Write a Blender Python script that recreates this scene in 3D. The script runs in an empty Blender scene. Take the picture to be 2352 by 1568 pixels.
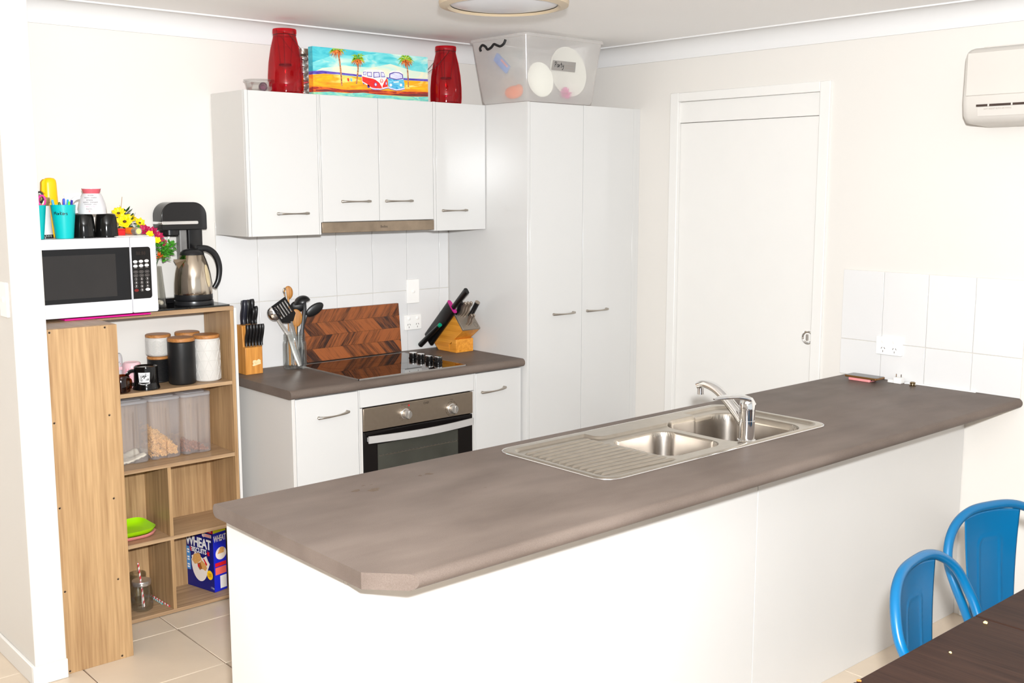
import bpy, bmesh, math, random
from mathutils import Vector, Matrix, Euler
random.seed(7)
sc = bpy.context.scene
COL = sc.collection

# ------------------------------------------------------------------ camera, light, exposure
cam_d = bpy.data.cameras.new('camera')
cam_d.sensor_width = 36.0
cam_d.lens = 36.0 * 2494.17 / 2352.0
cam_d.clip_start = 0.02
cam = bpy.data.objects.new('camera', cam_d)
COL.objects.link(cam)
CAM = Vector((-4.1805, -4.3512, 1.7313))
cam.location = CAM
cam.rotation_euler = (math.radians(90 - 8.1043), math.radians(0), math.radians(-41.443))
sc.camera = cam

W = bpy.data.worlds.new('daylight')
sc.world = W
W.use_nodes = True
bg = W.node_tree.nodes['Background']
bg.inputs[0].default_value = (0.95, 0.98, 1.0, 1)
bg.inputs[1].default_value = 0.9

fl = bpy.data.lights.new('camera_flash', 'AREA')        # the flash on the photographer's camera
fl.shape = 'DISK'
fl.size = 0.09
fl.energy = 250
fl.color = (0.965, 0.985, 1.0)
flo = bpy.data.objects.new('camera_flash', fl)
COL.objects.link(flo)
_m = cam.rotation_euler.to_matrix()
flo.location = CAM + _m @ Vector((0.045, 0.17, 0.05))
flo.rotation_euler = (math.radians(92), 0, math.radians(-41.443))

vs = sc.view_settings
vs.view_transform = 'Standard'
vs.look = 'None'
vs.gamma = 1.0
vs.use_curve_mapping = False
vs.exposure = 0.0
cy = sc.cycles
cy.use_denoising = True
cy.max_bounces = 10
cy.diffuse_bounces = 5
cy.glossy_bounces = 6
cy.transmission_bounces = 8
cy.transparent_max_bounces = 24
cy.sample_clamp_indirect = 6.0

# ------------------------------------------------------------------ materials
MATS = {}
def srgb(r, g, b):
    f = lambda c: (c / 255 / 12.92) if c / 255 <= 0.04045 else ((c / 255 + 0.055) / 1.055) ** 2.4
    return (f(r), f(g), f(b), 1.0)

def pm(name, col, rough=0.5, metal=0.0, spec=0.5, coat=0.0, coat_rough=0.05, var=0.04, vscale=9.0,
       bump=0.0, bscale=60.0, trans=0.0, ior=1.45, emit=None, aniso=0.0):
    """principled material with a little procedural variation of colour and relief"""
    m = bpy.data.materials.new(name)
    m.use_nodes = True
    nt = m.node_tree
    p = nt.nodes['Principled BSDF']
    p.inputs['Roughness'].default_value = rough
    p.inputs['Metallic'].default_value = metal
    p.inputs['Specular IOR Level'].default_value = spec
    p.inputs['Coat Weight'].default_value = coat
    p.inputs['Coat Roughness'].default_value = coat_rough
    p.inputs['IOR'].default_value = ior
    p.inputs['Transmission Weight'].default_value = trans
    if aniso:
        p.inputs['Anisotropic'].default_value = aniso
    c = Vector(col[:3])
    if var > 0:
        tc = nt.nodes.new('ShaderNodeTexCoord')
        no = nt.nodes.new('ShaderNodeTexNoise')
        no.inputs['Scale'].default_value = vscale
        no.inputs['Detail'].default_value = 4
        rp = nt.nodes.new('ShaderNodeValToRGB')
        rp.color_ramp.elements[0].position = 0.3
        rp.color_ramp.elements[1].position = 0.7
        rp.color_ramp.elements[0].color = (*[x * (1 - var) for x in c], 1)
        rp.color_ramp.elements[1].color = (*[min(1, x * (1 + var)) for x in c], 1)
        nt.links.new(tc.outputs['Object'], no.inputs['Vector'])
        nt.links.new(no.outputs['Fac'], rp.inputs['Fac'])
        nt.links.new(rp.outputs['Color'], p.inputs['Base Color'])
    else:
        p.inputs['Base Color'].default_value = (*c, 1)
    if bump > 0:
        tc2 = nt.nodes.new('ShaderNodeTexCoord')
        n2 = nt.nodes.new('ShaderNodeTexNoise')
        n2.inputs['Scale'].default_value = bscale
        n2.inputs['Detail'].default_value = 5
        b = nt.nodes.new('ShaderNodeBump')
        b.inputs['Strength'].default_value = bump
        b.inputs['Distance'].default_value = 0.002
        nt.links.new(tc2.outputs['Object'], n2.inputs['Vector'])
        nt.links.new(n2.outputs['Fac'], b.inputs['Height'])
        nt.links.new(b.outputs['Normal'], p.inputs['Normal'])
    if emit:
        p.inputs['Emission Color'].default_value = emit
        p.inputs['Emission Strength'].default_value = 1.0
    MATS[name] = m
    return m

def wood(name, light, dark, axis='Z', scale=1.0, rough=0.45, ring=9.0, rnd=0.0, spec=0.4, rot=0.0):
    """wood with figure running along an axis; rnd > 0 gives every piece its own tone"""
    m = bpy.data.materials.new(name)
    m.use_nodes = True
    nt = m.node_tree
    L = nt.links.new
    p = nt.nodes['Principled BSDF']
    p.inputs['Roughness'].default_value = rough
    p.inputs['Specular IOR Level'].default_value = spec
    tc = nt.nodes.new('ShaderNodeTexCoord')
    mp = nt.nodes.new('ShaderNodeMapping')
    s = {'X': (0.045, 1, 1), 'Y': (1, 0.045, 1), 'Z': (1, 1, 0.045)}[axis]
    mp.inputs['Scale'].default_value = [v * scale for v in s]
    if rot:
        mr = nt.nodes.new('ShaderNodeMapping'); mr.inputs['Rotation'].default_value = (0, math.radians(rot), 0)
        L(tc.outputs['Object'], mr.inputs['Vector']); L(mr.outputs[0], mp.inputs['Vector'])
    else:
        L(tc.outputs['Object'], mp.inputs['Vector'])
    if rnd > 0:
        oi = nt.nodes.new('ShaderNodeObjectInfo')
        ml = nt.nodes.new('ShaderNodeMath'); ml.operation = 'MULTIPLY'; ml.inputs[1].default_value = 37.0
        L(oi.outputs['Random'], ml.inputs[0])
        cb = nt.nodes.new('ShaderNodeCombineXYZ')
        for i in range(3): L(ml.outputs[0], cb.inputs[i])
        L(cb.outputs[0], mp.inputs['Location'])
    n1 = nt.nodes.new('ShaderNodeTexNoise'); n1.inputs['Scale'].default_value = ring; n1.inputs['Detail'].default_value = 3; n1.inputs['Distortion'].default_value = 0.6
    L(mp.outputs[0], n1.inputs['Vector'])
    mm = nt.nodes.new('ShaderNodeMath'); mm.operation = 'MULTIPLY'; mm.inputs[1].default_value = 26.0
    L(n1.outputs['Fac'], mm.inputs[0])
    vl = nt.nodes.new('ShaderNodeVectorMath'); vl.operation = 'LENGTH'; L(mp.outputs[0], vl.inputs[0])
    mv = nt.nodes.new('ShaderNodeMath'); mv.operation = 'MULTIPLY_ADD'; mv.inputs[1].default_value = 170.0
    L(vl.outputs['Value'], mv.inputs[0]); L(mm.outputs[0], mv.inputs[2])
    sn = nt.nodes.new('ShaderNodeMath'); sn.operation = 'SINE'
    L(mv.outputs[0], sn.inputs[0])
    n2 = nt.nodes.new('ShaderNodeTexNoise'); n2.inputs['Scale'].default_value = 110; n2.inputs['Detail'].default_value = 3
    L(mp.outputs[0], n2.inputs['Vector'])
    n3 = nt.nodes.new('ShaderNodeTexNoise'); n3.inputs['Scale'].default_value = 11; n3.inputs['Detail'].default_value = 2
    L(mp.outputs[0], n3.inputs['Vector'])
    a1 = nt.nodes.new('ShaderNodeMath'); a1.operation = 'MULTIPLY_ADD'; a1.inputs[1].default_value = 0.10
    L(sn.outputs[0], a1.inputs[0]); L(n2.outputs['Fac'], a1.inputs[2])
    a2 = nt.nodes.new('ShaderNodeMath'); a2.operation = 'MULTIPLY_ADD'; a2.inputs[1].default_value = 0.5
    L(n3.outputs['Fac'], a2.inputs[0]); L(a1.outputs[0], a2.inputs[2])
    rp = nt.nodes.new('ShaderNodeValToRGB')
    e = rp.color_ramp.elements
    e[0].position = 0.38; e[1].position = 1.0
    e[0].color = dark; e[1].color = light
    src = a2.outputs[0]
    if rnd > 0:
        a3 = nt.nodes.new('ShaderNodeMath'); a3.operation = 'MULTIPLY_ADD'; a3.inputs[1].default_value = rnd; 
        L(oi.outputs['Random'], a3.inputs[0]); L(src, a3.inputs[2])
        a4 = nt.nodes.new('ShaderNodeMath'); a4.operation = 'SUBTRACT'; a4.inputs[1].default_value = rnd * 0.5
        L(a3.outputs[0], a4.inputs[0]); src = a4.outputs[0]
    L(src, rp.inputs['Fac'])
    L(rp.outputs['Color'], p.inputs['Base Color'])
    b = nt.nodes.new('ShaderNodeBump'); b.inputs['Strength'].default_value = 0.12; b.inputs['Distance'].default_value = 0.001
    L(a1.outputs[0], b.inputs['Height']); L(b.outputs['Normal'], p.inputs['Normal'])
    MATS[name] = m
    return m

def glassy(name, tint, clear=0.85, frost=0.0, rough=0.03, frost_col=(0.85, 0.85, 0.87, 1), edge=0.6):
    """thin-walled see-through material: tinted transparency, optional milky scatter, fresnel gloss"""
    m = bpy.data.materials.new(name)
    m.use_nodes = True
    nt = m.node_tree
    L = nt.links.new
    nt.nodes.remove(nt.nodes['Principled BSDF'])
    out = nt.nodes['Material Output']
    tr = nt.nodes.new('ShaderNodeBsdfTransparent'); tr.inputs[0].default_value = tint
    src = tr.outputs[0]
    if frost > 0:
        df = nt.nodes.new('ShaderNodeBsdfDiffuse'); df.inputs[0].default_value = frost_col
        tl = nt.nodes.new('ShaderNodeBsdfTranslucent'); tl.inputs[0].default_value = frost_col
        mx0 = nt.nodes.new('ShaderNodeMixShader'); mx0.inputs[0].default_value = 0.5
        L(df.outputs[0], mx0.inputs[1]); L(tl.outputs[0], mx0.inputs[2])
        mx1 = nt.nodes.new('ShaderNodeMixShader'); mx1.inputs[0].default_value = frost
        L(src, mx1.inputs[1]); L(mx0.outputs[0], mx1.inputs[2])
        src = mx1.outputs[0]
    gl = nt.nodes.new('ShaderNodeBsdfGlossy'); gl.inputs['Roughness'].default_value = rough
    lw = nt.nodes.new('ShaderNodeLayerWeight'); lw.inputs['Blend'].default_value = 0.35
    mu = nt.nodes.new('ShaderNodeMath'); mu.operation = 'MULTIPLY_ADD'; mu.inputs[1].default_value = edge; mu.inputs[2].default_value = 0.03
    L(lw.outputs['Fresnel'], mu.inputs[0])
    mx = nt.nodes.new('ShaderNodeMixShader')
    L(mu.outputs[0], mx.inputs[0]); L(src, mx.inputs[1]); L(gl.outputs[0], mx.inputs[2])
    L(mx.outputs[0], out.inputs['Surface'])
    MATS[name] = m
    return m

pm('wall_paint', srgb(215, 211, 205), 0.6, var=0.008, vscale=2, bump=0.04, bscale=220)
pm('ceiling_paint', srgb(246, 245, 244), 0.75, var=0.008, vscale=2)
pm('cornice_paint', srgb(218, 217, 216), 0.6, var=0.006)
pm('trim_paint', srgb(222, 220, 216), 0.35, var=0.006)
pm('white_laminate', srgb(204, 203, 201), 0.15, spec=0.5, var=0.008, vscale=3, bump=0.02, bscale=300)
pm('white_melamine', srgb(204, 201, 197), 0.4, var=0.01, vscale=3)
pm('panel_white', srgb(210, 208, 205), 0.35, var=0.01, vscale=3)
pm('edge_dark', srgb(170, 160, 148), 0.6)
pm('floor_tile', srgb(204, 188, 168), 0.28, var=0.05, vscale=5, bump=0.03, bscale=120)
pm('grout', srgb(104, 78, 58), 0.9, var=0.15, vscale=30)
pm('wall_tile', srgb(216, 215, 214), 0.12, var=0.006, bump=0.01, bscale=40)
pm('tile_grout', srgb(206, 200, 190), 0.8)
pm('plastic_white', srgb(240, 238, 234), 0.3, var=0.0)
pm('plastic_offwhite', srgb(202, 197, 190), 0.35, var=0.01)
pm('slot_dark', srgb(60, 45, 38), 0.7, var=0)
pm('black_gloss', srgb(14, 13, 13), 0.08, var=0)
pm('black_satin', srgb(20, 20, 21), 0.35, var=0.05)
pm('black_matte', srgb(24, 24, 25), 0.6, var=0.05)
pm('chrome', (0.82, 0.82, 0.82, 1), 0.07, metal=1, var=0.02)
pm('brushed_steel', srgb(176, 166, 154), 0.33, metal=1, var=0.05, vscale=40)
pm('bowl_steel', srgb(190, 183, 175), 0.24, metal=1, var=0.06, vscale=30, bump=0.03, bscale=400)
pm('sink_steel', srgb(192, 184, 172), 0.28, metal=1, var=0.05, vscale=30, bump=0.05, bscale=400)
pm('oven_steel', srgb(168, 154, 138), 0.38, metal=0.9, var=0.03, vscale=60)
pm('satin_nickel', srgb(176, 168, 158), 0.3, metal=1, var=0.02)
pm('steel_light', srgb(205, 202, 198), 0.25, metal=0.85, var=0.02)

def laminate():
    m = pm('bench_laminate', srgb(112, 96, 86), 0.4, spec=0.05, var=0)
    nt = m.node_tree; L = nt.links.new
    p = nt.nodes['Principled BSDF']
    tc = nt.nodes.new('ShaderNodeTexCoord')
    mp = nt.nodes.new('ShaderNodeMapping'); mp.inputs['Scale'].default_value = (0.35, 1, 1)
    L(tc.outputs['Object'], mp.inputs['Vector'])
    n1 = nt.nodes.new('ShaderNodeTexNoise'); n1.inputs['Scale'].default_value = 9; n1.inputs['Detail'].default_value = 6
    n2 = nt.nodes.new('ShaderNodeTexNoise'); n2.inputs['Scale'].default_value = 420; n2.inputs['Detail'].default_value = 2
    L(mp.outputs[0], n1.inputs['Vector']); L(tc.outputs['Object'], n2.inputs['Vector'])
    ad = nt.nodes.new('ShaderNodeMath'); ad.operation = 'MULTIPLY_ADD'; ad.inputs[1].default_value = 0.5
    L(n2.outputs['Fac'], ad.inputs[0]); L(n1.outputs['Fac'], ad.inputs[2])
    rp = nt.nodes.new('ShaderNodeValToRGB')
    e = rp.color_ramp.elements
    e[0].position = 0.5; e[1].position = 1.0
    e[0].color = srgb(93, 82, 75); e[1].color = srgb(115, 103, 95)
    L(ad.outputs[0], rp.inputs['Fac']); L(rp.outputs['Color'], p.inputs['Base Color'])
    n3 = nt.nodes.new('ShaderNodeTexNoise'); n3.inputs['Scale'].default_value = 5; n3.inputs['Detail'].default_value = 6
    L(tc.outputs['Object'], n3.inputs['Vector'])
    mr = nt.nodes.new('ShaderNodeMapRange'); mr.inputs['To Min'].default_value = 0.3; mr.inputs['To Max'].default_value = 0.48
    L(n3.outputs['Fac'], mr.inputs['Value']); L(mr.outputs[0], p.inputs['Roughness'])
laminate()

# ------------------------------------------------------------------ geometry helpers
class G:
    """collects shapes and links them as ONE mesh object"""
    def __init__(s):
        s.v = []; s.f = []; s.m = []; s.cur = 0
    def mat(s, i): s.cur = i; return s
    def add(s, vs, fs):
        n = len(s.v)
        s.v += [tuple(map(float, v)) for v in vs]
        s.f += [tuple(n + i for i in f) for f in fs]
        s.m += [s.cur] * len(fs)
        return s
    def box(s, x0, x1, y0, y1, z0, z1):
        x0, x1 = min(x0, x1), max(x0, x1); y0, y1 = min(y0, y1), max(y0, y1); z0, z1 = min(z0, z1), max(z0, z1)
        return s.add([(x0, y0, z0), (x1, y0, z0), (x1, y1, z0), (x0, y1, z0), (x0, y0, z1), (x1, y0, z1), (x1, y1, z1), (x0, y1, z1)],
                     [(0, 3, 2, 1), (4, 5, 6, 7), (0, 1, 5, 4), (1, 2, 6, 5), (2, 3, 7, 6), (3, 0, 4, 7)])
    def prism(s, poly, axis, lo, hi):
        """poly in the two other axes: X->(y,z) Y->(x,z) Z->(x,y)"""
        def P(a, b, c):
            return {'X': (c, a, b), 'Y': (a, c, b), 'Z': (a, b, c)}[axis]
        n = len(poly)
        area = sum(poly[i][0] * poly[(i + 1) % n][1] - poly[(i + 1) % n][0] * poly[i][1] for i in range(n))
        flip = (area < 0) != (axis == 'Y')
        q = list(reversed(poly)) if flip else list(poly)
        vs = [P(a, b, lo) for a, b in q] + [P(a, b, hi) for a, b in q]
        fs = [tuple(reversed(range(n))), tuple(range(n, 2 * n))]
        fs += [(i, (i + 1) % n, n + (i + 1) % n, n + i) for i in range(n)]
        return s.add(vs, fs)
    def lathe(s, prof, c=(0, 0, 0), seg=32, cap0=True, cap1=True, ax=None, a0=0.0, a1=None):
        """prof: (r, z) list from bottom to top, about z through c; ax: a matrix for other axes"""
        full = a1 is None
        k = seg if full else seg + 1
        span = 2 * math.pi if full else a1 - a0
        vs = []
        for r, z in prof:
            for i in range(k):
                a = a0 + span * i / seg
                vs.append(Vector((r * math.cos(a), r * math.sin(a), z)))
        if ax is not None:
            vs = [ax @ v for v in vs]
        vs = [v + Vector(c) for v in vs]
        fs = []
        for j in range(len(prof) - 1):
            for i in range(seg):
                a, b = j * k + i, j * k + (i + 1) % k
                fs.append((a, b, b + k, a + k))
        if full and cap0 and prof[0][0] > 1e-6: fs.append(tuple(reversed(range(k))))
        if full and cap1 and prof[-1][0] > 1e-6: fs.append(tuple(range((len(prof) - 1) * k, len(prof) * k)))
        return s.add(vs, fs)
    def tube(s, pts, r, seg=10, closed=False, flat=None, up=None):
        """round (or flat: (w,h)) tube along points; r a number or a list"""
        P = [Vector(p) for p in pts]
        n = len(P)
        vs = []; fs = []
        prev = None
        for i in range(n):
            if closed: t = P[(i + 1) % n] - P[i - 1]
            else: t = P[min(i + 1, n - 1)] - P[max(i - 1, 0)]
            t.normalize()
            if prev is None:
                ref = Vector(up) if up else (Vector((0, 0, 1)) if abs(t.z) < 0.9 else Vector((1, 0, 0)))
                u = (ref - t * ref.dot(t)).normalized()
            else:
                u = (prev - t * prev.dot(t)).normalized()
            prev = u
            w = t.cross(u)
            rr = r[i] if isinstance(r, (list, tuple)) else r
            for k in range(seg):
                a = 2 * math.pi * k / seg
                if flat:
                    fx, fy = flat
                    ca, sa = math.cos(a), math.sin(a)
                    e = 0.5
                    vs.append(P[i] + u * (fy * rr * math.copysign(abs(sa) ** e, sa)) + w * (fx * rr * math.copysign(abs(ca) ** e, ca)))
                else:
                    vs.append(P[i] + u * (rr * math.sin(a)) + w * (rr * math.cos(a)))
        m = n if closed else n - 1
        for i in range(m):
            for k in range(seg):
                a, b = i * seg + k, i * seg + (k + 1) % seg
                c, d = ((i + 1) % n) * seg + (k + 1) % seg, ((i + 1) % n) * seg + k
                fs.append((a, d, c, b))
        if not closed:
            fs.append(tuple(range(seg)))
            fs.append(tuple(reversed(range((n - 1) * seg, n * seg))))
        return s.add(vs, fs)
    def ell(s, c, r, seg=16, rings=10, M=None):
        vs = []; fs = []
        for j in range(rings + 1):
            th = math.pi * j / rings
            for i in range(seg):
                a = 2 * math.pi * i / seg
                v = Vector((r[0] * math.sin(th) * math.cos(a), r[1] * math.sin(th) * math.sin(a), -r[2] * math.cos(th)))
                if M is not None: v = M @ v
                vs.append(v + Vector(c))
        for j in range(rings):
            for i in range(seg):
                a, b = j * seg + i, j * seg + (i + 1) % seg
                fs.append((a, b, b + seg, a + seg))
        return s.add(vs, fs)
    def rbox(s, x0, x1, y0, y1, z0, z1, r, axis='Z', n=5):
        """box with rounded edges along an axis"""
        def ring(a0, a1, b0, b1):
            q = []
            for (ca, cb, st) in ((a1 - r, b1 - r, 0), (a0 + r, b1 - r, 90), (a0 + r, b0 + r, 180), (a1 - r, b0 + r, 270)):
                for i in range(n + 1):
                    t = math.radians(st + 90 * i / n)
                    q.append((ca + r * math.cos(t), cb + r * math.sin(t)))
            return q
        if axis == 'Z': return s.prism(ring(x0, x1, y0, y1), 'Z', z0, z1)
        if axis == 'Y': return s.prism(ring(x0, x1, z0, z1), 'Y', y0, y1)
        return s.prism(ring(y0, y1, z0, z1), 'X', x0, x1)
    def xf(s, M, start=0):
        s.v = s.v[:start] + [tuple(M @ Vector(v)) for v in s.v[start:]]
        return s
    def build(s, name, mats, parent=None, smooth=35, bevel=0, bseg=2, world=True, solid=0):
        me = bpy.data.meshes.new(name)
        vs = s.v
        if parent is not None and world:
            L = parent.location if parent.parent is None else parent.location + parent.parent.location
            vs = [(a - L[0], b - L[1], c - L[2]) for a, b, c in vs]
        me.from_pydata(vs, [], s.f)
        if not isinstance(mats, (list, tuple)): mats = [mats]
        for m in mats: me.materials.append(MATS[m] if isinstance(m, str) else m)
        if len(mats) > 1: me.polygons.foreach_set('material_index', s.m)
        me.validate()
        if smooth:
            me.polygons.foreach_set('use_smooth', [True] * len(me.polygons))
            me.set_sharp_from_angle(angle=math.radians(smooth))
        me.update()
        o = bpy.data.objects.new(name, me)
        COL.objects.link(o)
        if parent is not None: o.parent = parent
        if solid:
            md = o.modifiers.new('thick', 'SOLIDIFY'); md.thickness = solid; md.offset = -1
        if bevel:
            b = o.modifiers.new('bevel', 'BEVEL'); b.width = bevel; b.segments = bseg; b.limit_method = 'ANGLE'; b.angle_limit = math.radians(40)
            b.harden_normals = False
        return o

def thing(name, loc, label, cat, group=None, rz=0.0):
    o = bpy.data.objects.new(name, None)
    o.empty_display_size = 0.05
    o.location = loc
    o.rotation_euler = (0, 0, math.radians(rz))
    COL.objects.link(o)
    return tag(o, label, cat, group)
def tag(o, label=None, cat=None, group=None, kind=None):
    if label: o['label'] = label
    if cat: o['category'] = cat
    if group: o['group'] = group
    if kind: o['kind'] = kind
    return o
def struct(o, label=None):
    o['kind'] = 'structure'
    if label: o['label'] = label
    return o
def share(src, name, loc, parent, rot=None, mat=None):
    """another object on the same mesh data, as a child"""
    o = bpy.data.objects.new(name, src.data)
    COL.objects.link(o)
    o.parent = parent
    o.location = loc
    if rot: o.rotation_euler = rot
    return o
def copy_tree(o, parent=None):
    c = o.copy()
    COL.objects.link(c)
    c.parent = parent
    for ch in list(o.children):
        copy_tree(ch, c)
    return c

_font_cache = {}
def text2d(body, size=1.0, space=1.0, bold=0.0):
    """verts (x,y) and faces of a word, centred, cap height about 0.7*size"""
    key = (body, space, bold)
    if key not in _font_cache:
        cu = bpy.data.curves.new('t', 'FONT')
        cu.body = body; cu.align_x = 'CENTER'; cu.align_y = 'CENTER'; cu.space_character = space
        cu.resolution_u = 2; cu.offset = bold
        ob = bpy.data.objects.new('t', cu)
        COL.objects.link(ob)
        dg = bpy.context.evaluated_depsgraph_get()
        me = bpy.data.meshes.new_from_object(ob.evaluated_get(dg))
        vs = [(v.co.x, v.co.y) for v in me.vertices]
        fs = [tuple(p.vertices) for p in me.polygons]
        bpy.data.objects.remove(ob); bpy.data.curves.remove(cu); bpy.data.meshes.remove(me)
        _font_cache[key] = (vs, fs)
    vs, fs = _font_cache[key]
    return [(x * size, y * size) for x, y in vs], fs
def lay(g, vf, fn):
    """lay flat shapes (2d verts, faces) onto a surface through fn(x, y) -> point"""
    vs, fs = vf
    return g.add([fn(x, y) for x, y in vs], fs)
def stroke2d(lines, w):
    """hand-drawn strokes as 2d ribbons"""
    vs = []; fs = []
    for ln in lines:
        P = [Vector((a, b)) for a, b in ln]
        n0 = len(vs)
        for i, p in enumerate(P):
            t = (P[min(i + 1, len(P) - 1)] - P[max(i - 1, 0)]).normalized()
            nrm = Vector((-t.y, t.x)) * w * 0.5
            vs += [tuple(p + nrm), tuple(p - nrm)]
        for i in range(len(P) - 1):
            a = n0 + 2 * i
            fs.append((a, a + 1, a + 3, a + 2))
    return vs, fs
def disc2d(cx, cy, rx, ry=None, n=20):
    ry = ry or rx
    return [(cx + rx * math.cos(2 * math.pi * i / n), cy + ry * math.sin(2 * math.pi * i / n)) for i in range(n)], [tuple(range(n))]
def ring2d(cx, cy, rx, ry, w, n=24):
    vs = []
    for i in range(n):
        a = 2 * math.pi * i / n
        vs += [(cx + rx * math.cos(a), cy + ry * math.sin(a)), (cx + (rx - w) * math.cos(a), cy + (ry - w) * math.sin(a))]
    return vs, [(2 * i, (2 * i + 2) % (2 * n), (2 * i + 3) % (2 * n), 2 * i + 1) for i in range(n)]
def quad2d(a, b, c_, d_, n=12, m=6):
    """finely divided four-sided patch, so that it can wrap round a curve"""
    vs = []
    for j in range(m + 1):
        for i in range(n + 1):
            u, v = i / n, j / m
            vs.append(tuple((a[k] * (1 - u) + b[k] * u) * (1 - v) + (d_[k] * (1 - u) + c_[k] * u) * v for k in (0, 1)))
    return vs, [(j * (n + 1) + i, j * (n + 1) + i + 1, (j + 1) * (n + 1) + i + 1, (j + 1) * (n + 1) + i) for j in range(m) for i in range(n)]
def rings2d(rx, ry, n=24, m=6):
    vs = [(0.0, 0.0)]
    for j in range(1, m + 1):
        vs += [(rx * j / m * math.cos(2 * math.pi * i / n), ry * j / m * math.sin(2 * math.pi * i / n)) for i in range(n)]
    fs = [(0, 1 + i, 1 + (i + 1) % n) for i in range(n)]
    for j in range(m - 1):
        for i in range(n): fs.append((1 + j * n + i, 1 + j * n + (i + 1) % n, 1 + (j + 1) * n + (i + 1) % n, 1 + (j + 1) * n + i))
    return vs, fs
def poly2d(p): return list(p), [tuple(range(len(p)))]
def smooth_path(P, n=6):
    """Catmull-Rom through points"""
    P = [Vector(p) for p in P]
    out = []
    for i in range(len(P) - 1):
        p0, p1, p2, p3 = P[max(i - 1, 0)], P[i], P[i + 1], P[min(i + 2, len(P) - 1)]
        for k in range(n):
            t = k / n
            out.append(0.5 * ((2 * p1) + (p2 - p0) * t + (2 * p0 - 5 * p1 + 4 * p2 - p3) * t * t + (3 * p1 - p0 - 3 * p2 + p3) * t ** 3))
    out.append(P[-1])
    return out
# ------------------------------------------------------------------ the room
ZC = 2.43
BH = 0.925                                   # bench height
NX0, NX1, NY = -3.046, -2.938, -0.545        # end wall beside the shelf unit

floor = struct(G().box(-6.6, 0.1, -6.6, 0.1, -0.10, -0.004).build('floor', 'grout', smooth=0))
TP = 0.412
tile0 = G().box(0.002, TP - 0.002, 0.002, TP - 0.002, -0.012, 0.0).build('floor_tile', 'floor_tile', floor, bevel=0.0015, bseg=1, world=False)
_first = True
for i in range(-9, 8):
    for j in range(-10, 3):
        x = -2.465 + i * TP; y = -0.405 + j * TP - 0.0
        if x > 0.0 or y > 0.0: continue
        if x < -4.6 or y < -4.6: continue
        if _first:
            tile0.location = (x, y, 0); _first = False
        else:
            share(tile0, 'floor_tile', (x, y, 0), floor).modifiers.new('bevel', 'BEVEL').width = 0.0015

ceiling = struct(G().box(-6.6, 0.1, -6.6, 0.1, ZC, ZC + 0.1).build('ceiling', 'ceiling_paint', smooth=0))
wall_back = struct(G().box(-6.6, 0.1, 0.0, 0.1, -0.1, ZC).build('wall_back', 'wall_paint', smooth=0))
# right wall with the opening of the sliding door
DY0, DY1, DZ = -0.845, -1.645, 2.14
g = G()
g.box(0, 0.1, DY0, 0.0, -0.1, ZC)
g.box(0, 0.1, -6.6, DY1, -0.1, ZC)
g.box(0, 0.1, DY1, DY0, DZ, ZC)
g.box(0.08, 0.1, DY1, DY0, -0.1, DZ)
wall_right = struct(g.build('wall_right', 'wall_paint', smooth=0))
# short end wall left of the shelves
wall_nib = struct(G().box(NX0, NX1, NY, 0.0, 0, ZC).build('wall_left', 'wall_paint', smooth=0, bevel=0.004))

wall_far_unseen = struct(G().box(-6.7, -6.6, -6.6, 0.1, -0.1, ZC).build('wall_far_unseen', 'wall_paint', smooth=0))  # unseen side wall, added to block daylight coming in from the left

# coved cornices
def cove(n=8, c=0.088):
    # profile in (distance from wall, z): face curved from the ceiling to the wall
    p = [(0.0, ZC - c), (0.0, ZC), (c, ZC)]
    p = [(0, ZC), (0, ZC - c), (0.008, ZC - c)]
    for i in range(n + 1):
        t = math.pi / 2 * i / n
        p.append((c - (c - 0.010) * math.cos(t), ZC - c + 0.010 + (c - 0.020) * math.sin(t)) if False else
                 (0.010 + (c - 0.022) * (1 - math.cos(t)), ZC - c + 0.010 + (c - 0.016) * math.sin(t)))
    p += [(c - 0.004, ZC - 0.006), (c, ZC - 0.006), (c, ZC)]
    return p
pr_ = cove()
struct(G().prism([(-a, z) for a, z in pr_], 'X', NX1, 0.0).build('trim_1', 'cornice_paint', smooth=30), 'white coved cornice above the stove wall')
struct(G().prism([(-a, z) for a, z in pr_], 'Y', -6.6, 0.0).build('trim_2', 'cornice_paint', smooth=30), 'white coved cornice above the door wall')
struct(G().box(NX0 - 0.012, NX1 + 0.0, NY - 0.012, NY, 0, 0.07).box(NX0 - 0.012, NX0, NY, 0, 0, 0.07).build('baseboard_left', 'trim_paint', bevel=0.003), 'low white skirting board round the wall end')
struct(G().box(-0.014, 0, -6.6, -2.385, 0, 0.075).build('baseboard_right', 'trim_paint', bevel=0.003), 'white skirting board under the door wall')

# sliding door in the right wall
door = struct(thing('door_1', (0, -1.245, 0), 'white flush sliding door with round chrome pull', None))
G().box(0.012, 0.05, DY1, DY0, 0.004, 2.0375).build('door_leaf', 'trim_paint', door, bevel=0.002)
G().box(0.004, 0.05, DY1, DY0, 2.039, 2.1385).build('head_panel', 'trim_paint', door, bevel=0.002)
fr = G()
fr.box(-0.014, 0.0105, DY0 - 0.006, DY0 + 0.045, 0, 2.182).box(-0.014, 0.0105, DY1 - 0.045, DY1 + 0.006, 0, 2.182).box(-0.014, 0.0035, DY1 + 0.006, DY0 - 0.006, 2.1385, 2.182)
fr.build('door_frame', 'trim_paint', door, bevel=0.003)
M90y = Matrix.Rotation(math.radians(-90), 3, 'Y')       # z -> -x
pull = G().lathe([(0.031, 0), (0.031, 0.004), (0.027, 0.005), (0.021, 0.002), (0.018, -0.006), (0.0, -0.007)], (0.012, -1.61, 1.062), 28, ax=M90y, cap0=False).build('flush_pull', 'chrome', door)
G().rbox(0.004, 0.014, -1.616, -1.604, 1.047, 1.077, 0.005, 'X').build('pull_latch', 'steel_light', pull, world=True)

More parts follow.
